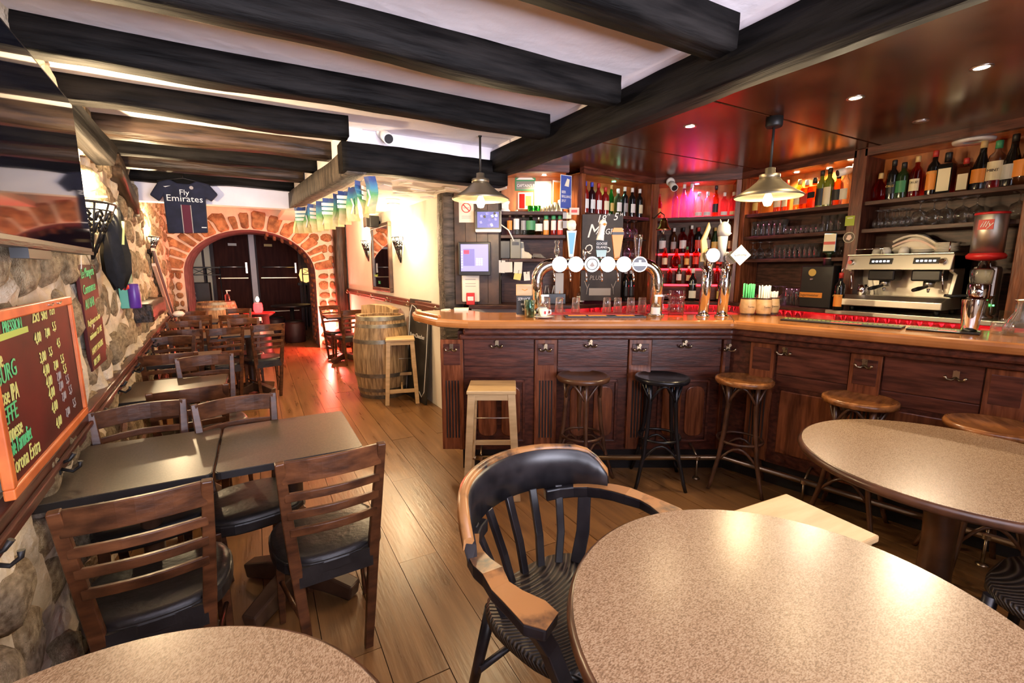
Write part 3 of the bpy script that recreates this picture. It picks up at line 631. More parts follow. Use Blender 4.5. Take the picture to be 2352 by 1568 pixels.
for top, face, tilt, lab in (
    ((-.340, 1.55), 1, 4, 'nearest ladder-back chair, beside the stone wall under the orange menu board'),
    ((.185, 1.60), 1, 3, 'ladder-back chair at the aisle end of the nearest pair of tables'),
    ((-.520, 2.62), -1, 12, 'chair tucked in behind the nearest table, close to the wall'),
    ((-.135, 2.54), -1, 10, 'chair tucked in behind the nearest aisle table, beside the wall one'),
    ((-.355, 2.87), 1, 9, 'chair backed up to the first row, facing the second table'),
    ((-.610, 4.15), 1, 4, 'chair by the wall between the second and third tables'),
    ((-.370, 3.93), -1, 8, 'shiny topped chair behind the second table'),
    ((-.725, 5.22), -1, -4, 'chair by the wall behind the third table'),
    ((-.715, 5.77), 1, 4, 'wall side chair facing the fourth row of tables'),
    ((-.330, 5.74), 1, 16, 'middle chair of the three facing the fourth row'),
    ((.075, 5.87), 1, 14, 'ladder-back chair standing out in the aisle with its seat showing'),
    ((-.805, 6.71), -1, 8, 'wall side chair behind the fourth row with a red strip'),
    ((-.750, 7.45), 1, 12, 'wall side chair facing the last row'),
    ((-.310, 7.34), 1, 1, 'chair in front of the barrel facing the last row'),
    ((-.185, 6.76), -1, -1, 'golden lit chair behind the fourth row aisle table'),
    ((-.850, 8.20), -1, -4, 'farthest wall side chair behind the last row'),
    ((-.280, 8.45), -1, -10, 'farthest chair, just in front of the red candle'),
    ((1.060, 8.41), -1, 18, 'chair against the red lit pier right of the arch'),
    ((1.260, 7.32), 1, 8, 'chair half hidden behind the wooden barrel')):
    place_chair(top, lab, face, tilt)
# ================================================================ SMALL TABLES
def make_table():
    t = thing('bistro_table', '', 'table'); w, d = .268, .29
    P = []
    for qx, qy, a0 in ((1, 1, 0), (-1, 1, 90), (-1, -1, 180), (1, -1, 270)):
        for k in range(4): a = math.radians(a0 + 30 * k); P.append((qx * (w - .02) + .02 * math.cos(a), qy * (d - .02) + .02 * math.sin(a)))
    m_ = MB(); m_.prism(P, .722, .748); obj('edge_band', m_, 'black_edge', t)
    m_ = MB(); m_.prism([(x * .988, y * .989) for x, y in P], .7475, .7505); obj('table_top', m_, 'laminate', t)
    m_ = MB(); m_.lathe([(.09, .722), (.09, .705), (.042, .66), (.038, .14), (.05, .10)], 14); obj('pedestal', m_, 'foot_wood', t)
    for k in range(4):
        a = PI / 4 + k * PI / 2; c, s = math.cos(a), math.sin(a)
        m_ = MB(); m_.tube([(c * .03, s * .03, .085), (c * .16, s * .16, .07), (c * .30, s * .30, .04)], 0, w=[(.042, .055), (.04, .045), (.036, .036)], up=(0, 0, 1)); obj('foot', m_, 'foot_wood', t, bevel=.01)
    return t
tab0 = make_table(); tu = []
for x, y, lab in ((-.448, 2.225, 'dark laminate table against the wall under the orange menu board'), (.078, 2.225, 'dark laminate table nearest the aisle with a bright reflection'),
                  (-.50, 3.55, 'second row table against the stone wall'), (-.60, 4.72, 'third row table against the stone wall'), (-.695, 6.26, 'fourth row table against the stone wall'), (-.13, 6.30, 'fourth row table at the aisle'),
                  (-.80, 7.98, 'last row table against the stone wall'), (-.24, 7.92, 'last row table in front of the arch'), (1.18, 7.86, 'table below the white wall beside the red lit pier')):
    L_ = (x, y, 0)
    if not tu: tab0.location = L_; tab0['label'] = lab; tab0['group'] = 'dark bistro tables'; tab0.scale = (.93, 1, 1); tu.append(1)
    else: dup(tab0, L_, 0, lab, 'dark bistro tables').scale = (1, 1, 1)
# ================================================================ ROUND TABLES
def speckle():
    m, t, N, L, b = nt('speckle'); b.inputs['Roughness'].default_value = .27
    tc = N.new('ShaderNodeTexCoord'); mp = N.new('ShaderNodeMapping'); mp.inputs['Scale'].default_value = (1, 2.0, 1); mp.inputs['Rotation'].default_value = (0, 0, -.5); L.new(tc.outputs['Object'], mp.inputs[0])
    n1 = N.new('ShaderNodeTexNoise'); n1.inputs['Scale'].default_value = 190; n1.inputs['Detail'].default_value = 2; L.new(mp.outputs[0], n1.inputs['Vector'])
    cr = N.new('ShaderNodeValToRGB'); e = cr.color_ramp.elements; e[0].position = .36; e[0].color = (.20, .125, .065, 1); e[1].position = .66; e[1].color = (.44, .315, .19, 1)
    x = cr.color_ramp.elements.new(.48); x.color = (.325, .20, .108, 1); L.new(n1.outputs['Fac'], cr.inputs[0]); L.new(cr.outputs[0], b.inputs['Base Color'])
speckle()
def make_round():
    t = thing('round_table', '', 'table')
    m_ = MB(); m_.lathe([(.0, .715), (.97, .715), (.99, .722), (1, .735), (.99, .747), (.975, .7505), (0, .7505)], 64, sx=1, sy=1); 
    m_ = MB(); m_.lathe([(.47, .712), (.492, .716), (.50, .730), (.494, .745), (.485, .7495)], 72); obj('rim', m_, 'stool_brown', t)
    m_ = MB(); m_.lathe([(.4855, .745), (.4855, .7505)], 72); obj('table_top', m_, 'speckle', t)
    m_ = MB(); m_.lathe([(.16, .712), (.16, .69), (.06, .66), (.052, .40), (.058, .12), (.075, .08)], 20); obj('column', m_, 'stool_brown', t)
    for k in range(4):
        a = PI / 4 + k * PI / 2; c, s = math.cos(a), math.sin(a)
        m_ = MB(); m_.tube([(c * .04, s * .04, .09), (c * .2, s * .2, .07), (c * .33, s * .33, .035)], 0, w=[(.04, .05), (.036, .04), (.03, .03)], up=(0, 0, 1)); obj('foot', m_, 'foot_wood', t, bevel=.01)
    return t
rt0 = make_round(); rt0.location = (.953, .470, 0); rt0.scale = (.97, .97, 1); rt0['label'] = 'large speckled round table in front with two light reflections'; rt0['group'] = 'speckled round tables'
r2 = dup(rt0, (2.361, .660, 0), .5, 'speckled round table beside the bar stools', 'speckled round tables'); r2.scale = (1.035, 1.035, 1)
r3 = dup(rt0, (-.324, .620, 0), 1.1, 'speckled round table at the bottom left, cut by the picture edge', 'speckled round tables'); r3.scale = (.99, .99, 1)
# ================================================================ BAR STOOLS
def make_bentwood(mat, seatmat):
    t = thing('bentwood_stool', '', 'stool'); zs = .765
    m_ = MB(); m_.lathe([(.150, zs - .035), (.180, zs - .03), (.186, zs - .012), (.180, zs + .002), (.166, zs + .004), (.158, zs - .003), (.0, zs - .006)], 36); obj('seat', m_, seatmat, t)
    pos = []
    for k in range(4):
        a = PI / 4 + k * PI / 2; c, s = math.cos(a), math.sin(a); rr = [.125, .118, .135, .165, .215, .235]; zz = [zs - .03, .60, .40, .22, .05, 0]
        m_ = MB(); m_.tube([(c * r, s * r, z) for r, z in zip(rr, zz)], [.015, .015, .0145, .014, .013, .012], 9); obj('leg', m_, mat, t); pos.append((c, s))
    for k in range(4):
        c0, s0 = pos[k]; c1, s1 = pos[(k + 1) % 4]
        p0, p1 = Vector((c0 * .120, s0 * .120, 0)), Vector((c1 * .120, s1 * .120, 0)); mid = (p0 + p1) / 2
        pts = []
        for i in range(9):
            f = i / 8; q = p0.lerp(p1, f); out = mid.normalized() * (.05 * math.sin(PI * f)); pts.append((q.x + out.x, q.y + out.y, .60 + .125 * math.sin(PI * f)))
        m_ = MB(); m_.tube(pts, .009, 7); obj('top_brace', m_, mat, t)
        p0, p1 = Vector((c0 * .165, s0 * .165, 0)), Vector((c1 * .165, s1 * .165, 0)); mid = (p0 + p1) / 2; pts = []
        for i in range(9):
            f = i / 8; q = p0.lerp(p1, f); pts.append((q.x, q.y, .20 + .10 * math.sin(PI * f)))
        m_ = MB(); m_.tube(pts, .009, 7); obj('lower_arch', m_, mat, t)
    m_ = MB(); m_.tube([(.142 * math.cos(2 * PI * i / 28), .142 * math.sin(2 * PI * i / 28), .335) for i in range(28)], .010, 8, closed=True); obj('foot_ring', m_, mat, t)
    return t
st = [(make_bentwood('stool_brown', 'stool_brown'), (1340, 862), 'brown bentwood bar stool next to the pale square stool', .3),
      (make_bentwood('stool_black', 'stool_black'), (1521, 864), 'black bentwood bar stool between the two brown ones', .9)]
tan = make_bentwood('stool_brown', 'stool_tan'); st.append((tan, (1710, 869), 'honey coloured bentwood bar stool at the corner of the bar', .55))
for t_, (u, v), lab, rz in st:
    p = zp(u, v, .765); t_.location = (p.x, p.y, 0); t_.rotation_euler = (0, 0, rz); t_['label'] = lab; t_['group'] = 'bentwood bar stools'
for (u, v), lab, rz in (((1975, 914), 'honey coloured bentwood bar stool directly behind the round table', .2), ((2285, 975), 'bentwood bar stool cut by the right edge of the picture', .7)):
    p = zp(u, v, .765); dup(tan, (p.x, p.y, 0), rz, lab, 'bentwood bar stools')
def make_pale():
    t = thing('pale_stool', '', 'stool'); zs = .735
    m_ = MB(); m_.bb(-.158, .158, -.148, .148, zs - .024, zs); obj('seat', m_, 'pale_wood', t, bevel=.006)
    for qx in (-1, 1):
        for qy in (-1, 1):
            m_ = MB(); m_.tube([(qx * .128, qy * .115, zs - .024), (qx * .165, qy * .165, 0)], 0, w=[(.024, .017), (.022, .016)], up=(0, 1, 0)); obj('leg', m_, 'pale_wood', t, bevel=.003)
        m_ = MB(); m_.bb(-.018 + qx * .134, .018 + qx * .134, -.10, .10, zs - .066, zs - .026); obj('side_apron', m_, 'pale_wood', t)
        m_ = MB(); m_.cyl((qx * .148, -.145, .30), (qx * .148, .145, .30), .012, n=8); obj('side_rung', m_, 'pale_wood', t)
    for qy in (-1, 1):
        m_ = MB(); m_.bb(-.11, .11, qy * .117 - .01, qy * .117 + .01, zs - .066, zs - .024); obj('apron', m_, 'pale_wood', t)
    m_ = MB(); m_.bb(-.145, .145, -.157, -.137, .13, .172); obj('foot_rail', m_, 'pale_wood', t, bevel=.003)
    m_ = MB(); m_.bb(-.14, .14, .13, .148, .265, .30); obj('back_rail', m_, 'pale_wood', t, bevel=.003)
    m_ = MB(); m_.bb(-.010, .010, -.155, .14, .165, .185); obj('brace', m_, 'pale_wood', t)
    for z, y in ((.47, .118), (.275, .134)):
        m_ = MB(); m_.cyl((-.14, y, z), (.14, y, z), .004, n=6); obj('steel_rod', m_, 'steel', t)
    return t
ps = make_pale(); p0 = zp(1072, 1150, 0); ang = -YAW
ps.location = (p0.x + .165 * math.cos(ang) - .165 * math.sin(ang) * -0 + .165 * FH.x - .0, p0.y + .165 * math.sin(ang) + .165 * FH.y, 0); ps.rotation_euler = (0, 0, ang); ps['label'] = 'pale square wooden stool standing at the bar front'; ps['group'] = 'pale wooden stools'
p1 = zp(890, 931, 0); a2 = -YAW + .25
dup(ps, (p1.x + .165 * math.cos(a2) - .165 * math.sin(a2), p1.y + .165 * math.sin(a2) + .165 * math.cos(a2), 0), a2, 'pale square wooden stool in front of the wooden barrel', 'pale wooden stools')
s3 = dup(ps, (1.452, .735, 0), -.06, 'pale square stool pushed under the front round table', 'pale wooden stools'); s3.scale = (1, 1, .952)
# ================================================================ ARMCHAIRS
def worn_black(nm='worn_black', p0=.60, p1=.72):
    m, t, N, L, b = nt(nm); b.inputs['Roughness'].default_value = .33
    tc = N.new('ShaderNodeTexCoord'); n1 = N.new('ShaderNodeTexNoise'); n1.inputs['Scale'].default_value = 9; n1.inputs['Detail'].default_value = 5; L.new(tc.outputs['Object'], n1.inputs['Vector'])
    n2 = N.new('ShaderNodeTexNoise'); n2.inputs['Scale'].default_value = 40; n2.inputs['Detail'].default_value = 3; L.new(tc.outputs['Object'], n2.inputs['Vector'])
    mx = N.new('ShaderNodeMath'); mx.operation = 'MULTIPLY_ADD'; L.new(n2.outputs['Fac'], mx.inputs[0]); mx.inputs[1].default_value = .22; L.new(n1.outputs['Fac'], mx.inputs[2])
    cr = N.new('ShaderNodeValToRGB'); e = cr.color_ramp.elements; e[0].position = p0; e[0].color = (.016, .014, .016, 1); e[1].position = p1; e[1].color = (.44, .20, .065, 1)
    L.new(mx.outputs[0], cr.inputs[0]); L.new(cr.outputs[0], b.inputs['Base Color'])
worn_black(); worn_black('worn_edge2', .42, .60); pm('black_lacquer', (.014, .013, .016), .30, var=.4, scale=12, col2=(.03, .026, .028)); pm('rubbed_wood', (.40, .18, .055), .36, var=.35, scale=10, col2=(.55, .29, .11))
def ribbed():
    m, t, N, L, b = nt('ribbed_seat'); b.inputs['Roughness'].default_value = .4
    tc = N.new('ShaderNodeTexCoord'); w = N.new('ShaderNodeTexWave'); w.wave_type = 'RINGS'; w.rings_direction = 'SPHERICAL'; w.inputs['Scale'].default_value = 34; w.inputs['Distortion'].default_value = .2
    mp = N.new('ShaderNodeMapping'); mp.inputs['Location'].default_value = (0, -.42, 0); L.new(tc.outputs['Object'], mp.inputs[0]); L.new(mp.outputs[0], w.inputs['Vector'])
    cr = N.new('ShaderNodeValToRGB'); e = cr.color_ramp.elements; e[0].position = .55; e[0].color = (.016, .012, .010, 1); e[1].position = .95; e[1].color = (.10, .075, .05, 1)
    L.new(w.outputs['Fac'], cr.inputs[0]); L.new(cr.outputs[0], b.inputs['Base Color'])
    bp = N.new('ShaderNodeBump'); bp.inputs['Strength'].default_value = .6; bp.inputs['Distance'].default_value = .004; L.new(w.outputs['Fac'], bp.inputs['Height']); L.new(bp.outputs[0], b.inputs['Normal'])
ribbed()
def make_armchair():
    """faces -y; back at +y"""
    t = thing('captain_armchair', '', 'armchair'); ra, rb = .318, .28
    def arc(a, k=0): return ((ra + k) * math.cos(a), (rb + k) * math.sin(a))
    # tall crest of the back
    A0, A1 = math.radians(16), math.radians(164); n = 20; rings = []
    for i in range(n + 1):
        f = i / n; a = A0 + (A1 - A0) * f; x, y = arc(a, .012); e = min(1, min(f, 1 - f) * 7); top = .835 + .02 * math.sin(PI * f) - .07 * (1 - e) ** 2; bot = .685 + .012 * math.sin(PI * f); c, s = math.cos(a), math.sin(a)
        rings.append([(x - .011 * c, y - .011 * s, bot), (x + .011 * c, y + .011 * s, bot), (x + .020 * c, y + .022 * s + .012, top - .028), (x + .016 * c, y + .018 * s + .014, top - .006), (x + .003 * c, y + .004 * s + .010, top), (x - .011 * c, y - .011 * s + .004, top - .02)])
    m_ = MB(); m_.ring(rings, 0, True); cb = obj('back_rest', m_, 'black_lacquer', t)
    rings = []
    for i in range(n + 1):
        f = i / n; a = A0 + (A1 - A0) * f; x, y = arc(a, .012); e = min(1, min(f, 1 - f) * 7); top = .835 + .02 * math.sin(PI * f) - .07 * (1 - e) ** 2 + .0015; c, s = math.cos(a), math.sin(a)
        rings.append([(x + .0235 * c, y + .0255 * s + .012, top - .032), (x + .0185 * c, y + .0205 * s + .014, top - .002), (x + .003 * c, y + .004 * s + .010, top + .003), (x - .006 * c, y - .006 * s + .006, top - .008), (x + .006 * c, y + .006 * s + .010, top - .03)])
    m_ = MB(); m_.ring(rings, 0, True); obj('rubbed_edge', m_, 'worn_edge2', cb)
    # arms sweep round to the front and widen to paddles
    for q in (-1, 1):
        path = []
        for i in range(7): a = math.radians(62 - 62 * i / 6); x, y = arc(a, .0); path.append((q * x, y, .672 + .004 * i))
        path += [(q * .335, -.05, .69), (q * .335, -.10, .688), (q * .328, -.165, .682), (q * .316, -.21, .678)]
        ws = [(.020, .022)] * 4 + [(.024, .021), (.028, .02), (.030, .02), (.027, .018), (.032, .017), (.047, .017), (.032, .017)]
        m_ = MB(); m_.tube(path, 0, w=ws, up=(0, 0, 1)); ar = obj('arm', m_, 'black_lacquer', t, bevel=.006)
        top = [(x, y, z + w[1]) for (x, y, z), w in zip(path, ws)][2:]; m_ = MB(); m_.tube(top, 0, w=[(w[0] * .97, .0012) for w in ws[2:]], up=(0, 0, 1)); obj('rubbed_face', m_, 'worn_edge2', ar)
        m_ = MB(); m_.tube([(q * .325, -.13, .675), (q * .26, -.15, .55), (q * .235, -.185, .44)], 0, w=(.017, .022), up=(1, 0, 0)); obj('arm_support', m_, 'black_lacquer', t, bevel=.004)
        m_ = MB(); m_.tube([(q * .20, -.19, .43), (q * .225, -.235, 0)], [.022, .015], 10); obj('front_leg', m_, 'black_lacquer', t)
        m_ = MB(); m_.tube([(q * .18, .17, .43), (q * .215, .26, 0)], [.022, .015], 10); obj('rear_leg', m_, 'black_lacquer', t)
    for k in range(7):
        a = math.radians(90 + (k - 3) * 19); x, y = arc(a, .005); xs, ys = .215 * math.cos(a), .19 * math.sin(a) + .01
        mid = ((x + xs) / 2 - .015 * math.cos(a) * 0, (y + ys) / 2 + .0, .57); w = .024 if k in (0, 6) else .014
        m_ = MB(); m_.tube([(xs, ys, .445), (xs * .55 + x * .45, ys * .55 + y * .45 - .012, .55), (x, y, .70)], 0, w=(w, .009), up=(math.cos(a), math.sin(a), 0)); obj('spindle', m_, 'black_lacquer', t, bevel=.003)
    P = [(.245 * (1 / (abs(math.cos(a)) ** 3 + abs(math.sin(a)) ** 3) ** (1 / 3)) * math.cos(a), .225 * (1 / (abs(math.cos(a)) ** 3 + abs(math.sin(a)) ** 3) ** (1 / 3)) * math.sin(a)) for a in [2 * PI * i / 36 for i in range(36)]]
    m_ = MB(); m_.ring([[(x * s, y * s, z) for x, y in P] for s, z in ((.93, .41), (1, .42), (1, .445), (.96, .452), (.5, .444))], 0, True); obj('seat', m_, 'ribbed_seat', t)
    for ya, za in ((-.20, .18), (.2, .2)): m_ = MB(); m_.tube([(-.21, ya, za), (.21, ya, za)], .012, 8); obj('stretcher', m_, 'black_lacquer', t)
    return t
ac = make_armchair(); ac.location = (.795, 1.06, 0); ac.rotation_euler = (0, 0, math.radians(14)); ac['label'] = 'black captain armchair with rubbed orange edges at the front round table'; ac['group'] = 'black armchairs'
sc_t = thing('side_chair', 'dark chair with a ribbed seat at the lower right corner of the picture', 'chair', (2.245, .245, 0))
ch_ = {c.name.split('.')[0]: c for c in ac.children}
o_ = ch_['seat'].copy(); COL.objects.link(o_); o_.parent = sc_t
for q in (-1, 1):
    m_ = MB(); m_.tube([(q * .19, .18, .43), (q * .21, .20, 0)], [.02, .014], 10); obj('leg', m_, 'black_lacquer', sc_t)
    m_ = MB(); m_.tube([(q * .20, -.24, 0), (q * .20, -.20, .44), (q * .19, -.26, .86)], [.014, .02, .015], 10); obj('back_post', m_, 'black_lacquer', sc_t)
for z in (.62, .80): m_ = MB(); m_.tube([(-.195, -.235, z), (0, -.275, z), (.195, -.235, z)], 0, w=(.009, .03), up=(0, 0, 1)); obj('back_slat', m_, 'black_lacquer', sc_t)
# ================================================================ BARRELS
def make_barrel():
    t = thing('wooden_barrel', '', 'barrel'); H_ = .96; n = 26
    def rad(z): f = (z / H_ - .5) * 2; return .335 - .065 * f * f
    zs = [0, .12, .3, .48, .66, .84, H_]
    m_ = MB(); wv = 2 * PI / n * .485; rings = []
    for z in zs:
        r = rad(z); rings.append([((r - .026) * math.cos(-wv), (r - .026) * math.sin(-wv), z), (r * math.cos(-wv), r * math.sin(-wv), z), (r * 1.002, 0, z), (r * math.cos(wv), r * math.sin(wv), z), ((r - .026) * math.cos(wv), (r - .026) * math.sin(wv), z)])
    m_.ring(rings, 0, False); sv = m_.mesh('stave')
    for k in range(n): obj('stave', sv, 'barrel_oak', t, rot=(0, 0, 2 * PI * k / n))
    for z0, z1 in ((.0, .045), (.085, .125), (.26, .305), (.655, .70), (.835, .875), (.915, .96)):
        m_ = MB(); m_.lathe([(rad(z0) + .0035, z0), (rad(z1) + .0035, z1)], 40, cap=False); m_.lathe([(rad(z1) + .0035, z1), (rad(z1) - .004, z1)], 40, cap=False); m_.lathe([(rad(z0) - .004, z0), (rad(z0) + .0035, z0)], 40, cap=False); obj('hoop', m_, 'hoop_steel', t)
    m_ = MB(); m_.lathe([(.0, H_ - .045), (.258, H_ - .045), (.258, H_ - .03), (0, H_ - .03)], 32); obj('barrel_head', m_, 'barrel_oak', t)
    return t
bl = make_barrel(); p = zp(868, 893, 0); bl.location = (1.265, 5.52, 0); bl['label'] = 'tall oak barrel with steel hoops at the end of the bar'; bl['group'] = 'oak barrels'
dup(bl, (-.62, 9.15, 0), .3, 'oak barrel standing in the stone archway with the soap bottle on it', 'oak barrels')
m_ = MB(); m_.prism([(-.25, -.02), (-.24, .085), (-.1, .10), (.15, .085), (.26, .04), (.25, -.02)], 0, .12, ax='y')
tag(obj('wine_crate', m_, 'barrel_oak', loc=(1.32, 5.98, .95), rot=(0, 0, -.9)), 'flat wooden crate end showing behind the oak barrel', 'crate')
m_ = MB(); m_.bb(-.2, .2, -.15, .15, 0, .93); bo = obj('wooden_crate', m_, 'barrel_oak', loc=(1.32, 6.05, 0), rot=(0, 0, -.9), bevel=.004); tag(bo, 'tall oak box behind the barrel against the white wall', 'crate')
# ================================================================ THINGS ON THE LEFT WALL
def on(sg, name, label, cat, s=0, d=0, h=0, group=None): return thing(name, label, cat, tuple(sg.w(s, d, h)), sg.rz, group)
s1 = WL.px(190, 420, -.11)[0]; z0 = WL.px(215, 586, -.11)[1]; z1 = WL.px(163, 235, -.11)[1]; tw = 1.46
tv = on(WL, 'television', 'big flat television hung high on the stone wall, switched off', 'television', s1 - tw / 2, -.11, (z0 + z1) / 2)
hh = (z1 - z0) / 2
m_ = MB(); m_.bb(-tw / 2, tw / 2, 0, .045, -hh, hh); obj('case', m_, 'black_plastic', tv, bevel=.004)
m_ = MB(); m_.bb(-tw / 2 + .012, tw / 2 - .012, -.002, .001, -hh + .028, hh - .012); obj('screen', m_, 'tv_screen', tv)
m_ = MB(); m_.bb(-tw / 2, tw / 2, -.004, 0, -hh, -hh + .014); obj('bezel_strip', m_, 'brown_beam', tv)
m_ = MB(); m_.bb(-.3, .3, .045, .11, -.2, .2); obj('wall_bracket', m_, 'black_plastic', tv)
m_ = MB(); m_.bb(-.12, .12, .01, .05, -hh - .03, -hh); obj('receiver', m_, 'black_plastic', tv)
# orange framed menu board
a = [WL.px(u, v, -.05) for u, v in ((25, 1158), (195, 945), (130, 686))]
bs0, bs1, bz0, bz1 = a[0][0], a[1][0], (a[0][1] + a[1][1]) / 2, a[2][1]
mb_ = on(WL, 'menu_board', 'orange framed chalkboard beer menu with yellow and green writing', 'chalkboard', bs0, -.05, bz0); bw, bh = bs1 - bs0, bz1 - bz0
for x0, x1, y0, y1 in ((0, bw, 0, .03), (0, bw, bh - .03, bh), (0, .03, .03, bh - .03), (bw - .03, bw, .03, bh - .03)):
    m_ = MB(); m_.bb(x0, x1, -.012, .012, y0, y1); obj('frame_bar', m_, 'orange_frame', mb_, bevel=.004)
m_ = MB(); m_.bb(.03, bw - .03, -.002, .008, .03, bh - .03); obj('slate', m_, 'chalk_red', mb_)
for x in (.62, .74): m_ = MB(); m_.tube([(bw * x, -.014, bh - .012), (bw * x + .03, -.016, bh - .016), (bw * x + .06, -.014, bh - .010)], .002, 5); obj('staple', m_, 'steel', mb_)
def bt_(s, u, v, size, mat, rot=.0, sx=1.0):
    size *= 1.2; v += 4 if v < 745 else 0
    x, z = WL.px(u, v, -.053); text(mb_, s, (x - bs0, -.004, z - bz0), size, mat, (PI / 2, -rot, 0), .12, sx=sx)
m_ = MB(); x, z = WL.px(0, 778, -.053); x2, z2 = WL.px(56, 755, -.053); m_.box(((x + x2) / 2 - bs0, -.004, (z + z2) / 2 - bz0), (x2 - x + .05, .002, .018), 0); obj('underline', m_, 'ink_lime', mb_)
text(mb_, 'PRESSION', (WL.px(6, 762, -.053)[0] - bs0, -.004, WL.px(6, 768, -.053)[1] - bz0), .050, 'ink_green', (PI / 2, 0, 0), .1, sx=(WL.px(54, 740, -.053)[0] - WL.px(6, 762, -.053)[0]) / (8 * .62 * .050))
bt_('25cl', 74, 738, .05, 'ink_yellow', sx=.75); bt_('50cl', 95, 732, .045, 'ink_yellow', sx=.75); bt_('H.H', 114, 720, .042, 'ink_yellow', sx=.75)
for i, (u, v, u2, v2, u3, v3, p1, p2, p3) in enumerate(((80, 790, 104, 775, 121, 760, '4,00', '7,00', '5,5'), (92, 835, 113, 818, 131, 798, '3,00', '5,5', '4,5'), (100, 865, 124, 850, 140, 835, '4,00', '7,00', '5,5'), (107, 892, 131, 876, 146, 858, '4,00', '7,00', '5,5'), (113, 918, 136, 898, 152, 882, '4,00', '7,00', '5,5'), (120, 950, 143, 922, 159, 906, '4,00', '7,00', '5,5'), (130, 985, 152, 958, 168, 936, '4,00', '7,00', '5,5'))):
    bt_(p1, u, v, .042, 'ink_yellow', sx=.8); bt_(p2, u2, v2, .036, 'ink_yellow' if i < 3 else 'ink_grey', sx=.75); bt_(p3, u3, v3, .038, 'ink_yellow' if i < 4 else 'ink_grey', sx=.8)
for s, u0, v0, u, v, mt in (('Affe', -12, 856, 14, 836, 'ink_yellow'), ('BURG', -6, 893, 33, 862, 'ink_green'), ('Goose IPA', -14, 945, 50, 908, 'ink_yellow'), ('LEFFE', 1, 990, 47, 950, 'ink_green'), ('Guinnesse', 7, 1030, 60, 985, 'ink_yellow'), ('Triple Karmeliet', 15, 1062, 89, 990, 'ink_green'), ('Corona Extra', 27, 1098, 103, 1025, 'ink_yellow')):
    x, z = WL.px(u, v, -.053); xa, za = WL.px(u0, v0, -.053); text(mb_, s, (xa - bs0, -.004, za - bz0), .068, mt, (PI / 2, -math.atan2(z - za, x - xa), 0), .12, sx=(x - xa) / (len(s) * .55 * .068))
# narrow hanging board
n0, n1 = WL.px(178, 607, -.03), WL.px(248, 822, -.03); nz0 = WL.px(218, 850, -.03)[1]; nz1 = n0[1]
nb = on(WL, 'hanging_board', 'narrow dark red board with green writing hung below the television', 'chalkboard', n0[0], -.03, nz0); nw, nh = n1[0] - n0[0], nz1 - nz0
m_ = MB(); m_.bb(0, nw, 0, .015, 0, nh); obj('slate', m_, 'chalk_red', nb, bevel=.003)
m_ = MB(); m_.tube([(.05, -.002, nh - .02), (nw / 2, .012, nh + .10), (nw - .05, -.002, nh - .02)], .003, 5); obj('cord', m_, 'cloth_white', nb)
for k, (s, mt, fz) in enumerate((('Le Mangeris', 'ink_green', .87), ('Commence', 'ink_green', .72), ('AU BAR', 'ink_green', .58), ('Reglement au bar', 'ink_yellow', .42), ('minimum CB 10E', 'ink_yellow', .29), ('HAPPY HOURS', 'ink_yellow', .15), ('18H 20H', 'ink_yellow', .04))): text(nb, s, (.02, -.003, nh * fz), .065 if k < 3 else .045, mt, (PI / 2, -.06, 0), .2, sx=.95)
# coat rails
def coat_rail(sg, s0, s1, h, label, step, mat='mahogany', hm='old_brass'):
    t = on(sg, 'coat_rail', label, 'coat rail', s0, 0, h); L_ = s1 - s0
    m_ = MB(); m_.bb(0, L_, -.045, .0, -.045, .045); obj('rail_board', m_, mat, t, bevel=.006)
    m_ = MB(); m_.bb(0, L_, -.06, -.045, -.008, .012); obj('bead', m_, mat, t, bevel=.005)
    k = step * .4
    while k < L_:
        m_ = MB(); m_.box((k, -.048, -.012), (.022, .006, .05)); 
        m_.tube([(k, -.05, .0), (k, -.075, .008), (k, -.09, .03)], [.006, .006, .008], 7); m_.tube([(k, -.05, -.02), (k, -.08, -.035), (k, -.10, -.02), (k, -.102, -.002)], [.006, .006, .006, .008], 7)
        obj('coat_hook', m_, hm, t); k += step
    return t
coat_rail(WL, .7, 8.4, .835, 'long dark wooden coat rail along the stone wall above the tables', .62, hm='iron')
wz = WR.px(900, 688, -.04)[1]; coat_rail(WR, .1, WR.len - .1, wz, 'dark red coat rail along the white wall', .9)
# wall sconces of pierced iron
def sconce(sg, s, h, label, w=.27, hgt=.26, e=9):
    t = on(sg, 'wall_sconce', label, 'wall lamp', s, 0, h, 'pierced iron wall sconces'); n = 6
    def P(i, f):   # half cone: i 0..n around, f 0 top..1 tip
        a = PI * i / n; r = (w / 2) * (1 - f); return (-r * math.cos(a), -.012 - r * .75 * math.sin(a), -hgt * f)
    m_ = MB()
    for i in range(n + 1): m_.tube([P(i, 0), P(i, .97)], .006, 5)
    m_.tube([P(i / 2, 0) for i in range(2 * n + 1)], .007, 5); m_.tube([P(i / 2, .12) for i in range(2 * n + 1)], .005, 5); obj('cone_frame', m_, 'iron', t)
    for f in (.22, .40, .58, .76):
        for i in range(n):
            if f > .5 and i % 2: continue
            m_ = MB(); dd = .085
            m_.tube([P(i + .12, f + dd), P(i + .25, f - dd * .6), P(i + .5, f - dd), P(i + .72, f - .2 * dd), P(i + .55, f + .35 * dd), P(i + .4, f), P(i + .85, f + dd)], .0085, 5); obj('scroll', m_, 'iron', t)
    m_ = MB(); m_.lathe([(.0, -.06), (.02, -.05), (.026, -.02), (.018, .01), (0, .02)], 12, (0, -.055, -.03)); obj('bulb', m_, 'bulb', t)
    m_ = MB(); m_.cyl((0, -.055, -.13), (0, -.055, -.09), .014); m_.cyl((0, 0, -.12), (0, -.06, -.12), .008); obj('lamp_holder', m_, 'iron', t)
    p = sg.w(s, -.075, h + .045); light('sconce_light', 'POINT', tuple(p), e, WARM, .03)
